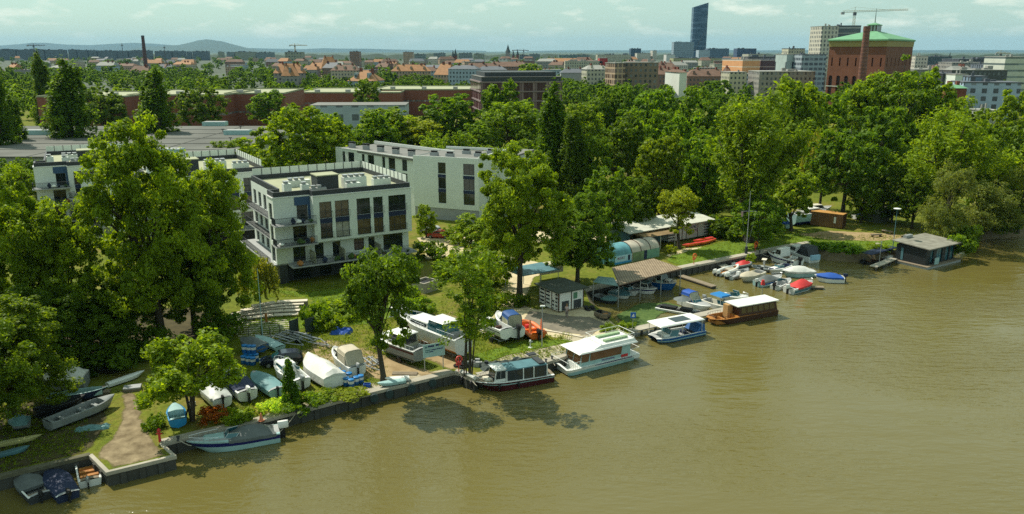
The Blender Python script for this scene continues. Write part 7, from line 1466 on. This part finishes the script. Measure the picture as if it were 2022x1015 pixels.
def crane(lb, u, vt, Y, jl, jr, col, tilt=0.):
    p = at(u, vt, Y); k = Y/FOC; h = p.z; t = thing('tower_crane', lb, 'crane', (p.x, Y, 0), 0); m = MB(); s = .9 if Y < 1000 else 1.2; r_ = .16 if Y < 1000 else .35
    for x in (-s,s):
        for y in (-s,s): m.tube([(x,y,0),(x,y,h)], r_, 4)
    for i in range(int(h/3.5)): m.tube([(-s,-s,i*3.5),(s,-s,i*3.5+3.5)], r_*.7, 4)
    m.build('tower', col, t); j = MB(); x0, x1 = -jl*k, jr*k; n = 26
    for y, z in ((-.6,0),(.6,0),(0,1.6)): j.tube([(x0,y,h+z+x0*tilt),(x1,y,h+z*(.7)+x1*tilt)], r_, 4)
    for i in range(n): a, b_ = x0+(x1-x0)*i/n, x0+(x1-x0)*(i+1)/n; j.tube([(a,-.6,h+a*tilt),(b_,0,h+1.5+b_*tilt)], r_*.6, 4); j.tube([(b_,0,h+1.5+b_*tilt),(b_,.6,h+b_*tilt)], r_*.6, 4)
    j.build('jib', col, t); BX(x0-1.,x0+2.2,-1,1,h-1.8+x0*tilt,h+.6+x0*tilt).build('counterweight', GREYW, t); BX(-1.3,1.3,-1.6,1.2,h-3.2,h-.3).build('cab', SLATE, t); j = MB(); j.tube([(0,0,h),(0,0,h+5)], r_*1.4, 4); j.tube([(0,0,h+5),(x1*.6,0,h+1.2+x1*.6*tilt)], r_*.5, 4); j.tube([(0,0,h+5),(x0*.9,0,h+1.2+x0*.9*tilt)], r_*.5, 4); j.build('apex', col, t)
CRC = M('crane_yellow',(.42,.36,.22),.6); crane('large tower crane above the high-rise behind the water tower', 1688, 24, 850, 24, 100, CRC, .035); crane('small crane on the far left skyline', 66, 90, 1900, 12, 22, SLATE); crane('thin crane above the slab blocks left of centre', 582, 90, 2000, 10, 24, CRC)
crane('far crane on the right skyline', 1976, 106, 1300, 9, 18, CRC); crane('crane jib left of the water tower at roof height', 1617, 90, 1300, 8, 20, SLATE); crane('faint crane beside the cathedral spires', 1034, 100, 2300, 22, 10, SLATE)
# -- slab estates far off
EST = [FC(30,(.1,.13,.15),5,5), FC(31,(.16,.2,.2),5,5), FC(32,(.25,.27,.2),5,5)]
for i, (u0, u1, vt) in enumerate([(-60,30,97.5),(32,86,98),(88,128,98.5),(134,150,98),(152,172,99),(174,190,99.5),(192,228,100),(232,252,100.5),(254,298,100),(305,338,101),(340,364,101),(368,376,102),(380,411,101.5),(430,440,102.5),(447,462,103),(464,504,102.5),(506,540,103.5)]):
    house('slab_block', 'long dark slab block in the estate on the left skyline', 'building', u0, u1, vt, 2900, 16, EST[0] if i < 13 else EST[i%2+1], SLATE, 0, group='slab blocks of the left estate')
for lb, u0, u1, vt, Y, f_ in [('grey-green slab block under the thin crane',562,596,103,1500,EST[2]), ('brown tower block left of centre skyline',690,709,102,1500,FAC[3]), ('pinkish block on the centre skyline',796,815,103,1700,FAC[1]), ('low teal block right of the pinkish one',818,840,107,2000,EST[1]), ('teal block near the broken church towers',856,879,105,2300,EST[1]), ('wide green-grey block behind the broken church towers',906,932,105,2300,EST[1]), ('long low green block left of the main spire',936,956,106,2500,EST[2]), ('dark wooded block right of the twin spires',1045,1066,107,2500,EST[1]), ('low block right of the main spire',1026,1044,109,2300,EST[0])]:
    house('slab_block', lb, 'building', u0, u1, vt, Y, 20, f_, SLATE, 0)
# -- the mass of ordinary roofs
rt = random.Random(5)
def town(n, Y0, Y1, u0, u1, h0, h1, label, group, roofs, seed):
    r = random.Random(seed)
    for i in range(n):
        Y = r.uniform(Y0, Y1); u = r.uniform(u0, u1); h = r.uniform(h0, h1); w = r.uniform(12, 34); d = r.uniform(11, 18); x = (u-1011)/FOC*Y; rf = r.choice(roofs); rh = 0 if rf in (GRV, SLATE) and r.random() < .6 else r.uniform(3, 6)
        t = thing('town_house', label, 'building', (x, Y, LZ), r.uniform(-.5,.5), group); BX(-w/2,w/2,0,d,0,h).build('wall', r.choice(FAC), t); m = MB()
        if rh: m.add([(-w/2-.4,-.4,h),(w/2+.4,-.4,h),(w/2+.4,d+.4,h),(-w/2-.4,d+.4,h),(-w/2+w*.1,d/2,h+rh),(w/2-w*.1,d/2,h+rh)], [(0,1,5,4),(2,3,4,5),(1,2,5),(3,0,4),(0,3,2,1)])
        else: m.box(-w/2-.2,w/2+.2,-.2,d+.2,h,h+.5)
        ro = m.build('roof', rf, t)
        if Y < 1400:
            for k in range(2): q = r.uniform(-w*.4,w*.4); BX(q-.6,q+.6,d*.4,d*.6,h+.2,h+rh+1.6).build('chimney', BRICK, ro)
town(60, 900, 2600, -20, 560, 7, 13, 'small roofed house in the low quarter behind the left trees', 'houses behind the left trees', [OR2, OR2, SLATE, GRV, OR1, SLATE], 1)
town(85, 760, 2200, 540, 1240, 11, 17, 'tenement roof in the dense quarter left of the concrete shell', 'tenements in the middle of the town', [OR2, OR1, OR2, SLATE, GRV, SLATE], 2)
town(65, 640, 2100, 1230, 1640, 10, 16, 'tenement roof in the dense quarter below the skyscraper', 'tenements below the skyscraper', [OR2, OR2, OR1, SLATE, GRV, GRV], 3)
town(40, 620, 1700, 1800, 2120, 10, 16, 'roof in the quarter right of the water tower', 'houses right of the water tower', [OR2, GRV, SLATE, GRV], 4)
FK = ['far0','far1','far2','far3']
mass(190, 620, 1050, -60, 560, 10, 15.5, FK, '', '', None, 31)
mass(70, 740, 1000, 540, 1250, 9, 13, FK, '', '', None, 32)
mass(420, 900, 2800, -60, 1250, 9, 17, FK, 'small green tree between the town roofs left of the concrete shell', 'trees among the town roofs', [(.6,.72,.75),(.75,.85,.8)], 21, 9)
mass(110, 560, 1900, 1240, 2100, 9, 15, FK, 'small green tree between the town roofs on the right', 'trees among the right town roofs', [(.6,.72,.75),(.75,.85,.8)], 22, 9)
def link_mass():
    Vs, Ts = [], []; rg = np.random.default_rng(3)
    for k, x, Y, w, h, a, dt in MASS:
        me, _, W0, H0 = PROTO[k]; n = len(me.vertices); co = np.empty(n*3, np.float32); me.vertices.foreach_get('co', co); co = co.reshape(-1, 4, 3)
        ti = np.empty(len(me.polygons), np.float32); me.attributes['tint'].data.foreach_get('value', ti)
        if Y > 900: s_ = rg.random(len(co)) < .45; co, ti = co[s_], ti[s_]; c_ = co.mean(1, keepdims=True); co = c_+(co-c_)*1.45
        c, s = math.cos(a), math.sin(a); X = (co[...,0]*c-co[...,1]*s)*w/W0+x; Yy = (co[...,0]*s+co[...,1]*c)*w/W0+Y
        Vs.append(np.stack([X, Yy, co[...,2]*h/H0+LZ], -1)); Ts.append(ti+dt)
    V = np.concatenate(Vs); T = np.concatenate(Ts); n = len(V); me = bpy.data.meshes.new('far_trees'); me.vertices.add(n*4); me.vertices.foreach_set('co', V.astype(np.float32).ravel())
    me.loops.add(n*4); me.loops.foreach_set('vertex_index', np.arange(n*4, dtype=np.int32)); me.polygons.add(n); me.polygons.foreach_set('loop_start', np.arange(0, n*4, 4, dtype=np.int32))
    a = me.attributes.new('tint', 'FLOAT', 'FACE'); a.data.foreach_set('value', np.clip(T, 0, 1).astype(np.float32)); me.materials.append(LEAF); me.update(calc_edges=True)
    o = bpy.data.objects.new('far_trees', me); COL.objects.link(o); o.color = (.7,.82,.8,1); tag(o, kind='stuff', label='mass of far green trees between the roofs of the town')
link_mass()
TG = M('town_ground', (.055, .07, .045), .95, .5, .02)
m = MB(); m.poly([(-2600,560,LZ+.02),(2600,560,LZ+.02),(4200,3400,LZ+.02),(-4200,3400,LZ+.02)]); tag(m.build('town_ground', TG), kind='structure')
m = MB(); m.poly([(-4200,3400,LZ+.02),(4200,3400,LZ+.02),(26000,29000,LZ+.02),(-26000,29000,LZ+.02)]); tag(m.build('plain', M('far_plain', (.05,.075,.04), .95, .4, .0015)), kind='structure')
m = MB(); rw = random.Random(9); rows = [[], [], []]
for i in range(160):
    x = -2600+i*33; h = 15+rw.random()*9; rows[0].append((x,3200,LZ)); rows[1].append((x,3260,h)); rows[2].append((x,3500,LZ))
m.grid(rows[::-1]); tag(m.build('far_treeline', M('far_trees',(.03,.05,.03),.95,.3,.01)), kind='stuff', label='dark line of far trees along the horizon')

# ================================================================== THE AIR
hz = bpy.data.materials.new('haze'); hz.use_nodes = True; ht = hz.node_tree; ht.nodes.clear()
ho = N(ht, 'ShaderNodeOutputMaterial'); hv = N(ht, 'ShaderNodeVolumePrincipled'); hv.inputs['Color'].default_value = (.34, .66, 1., 1); hv.inputs['Density'].default_value = 2.3e-5; hv.inputs['Anisotropy'].default_value = 0
ht.links.new(hv.outputs[0], ho.inputs['Volume'])
o = MB().box(-31000, 31000, -400, 30000, -4, 460).build('haze', hz); tag(o, kind='stuff', label='thin bluish summer haze over the whole view')
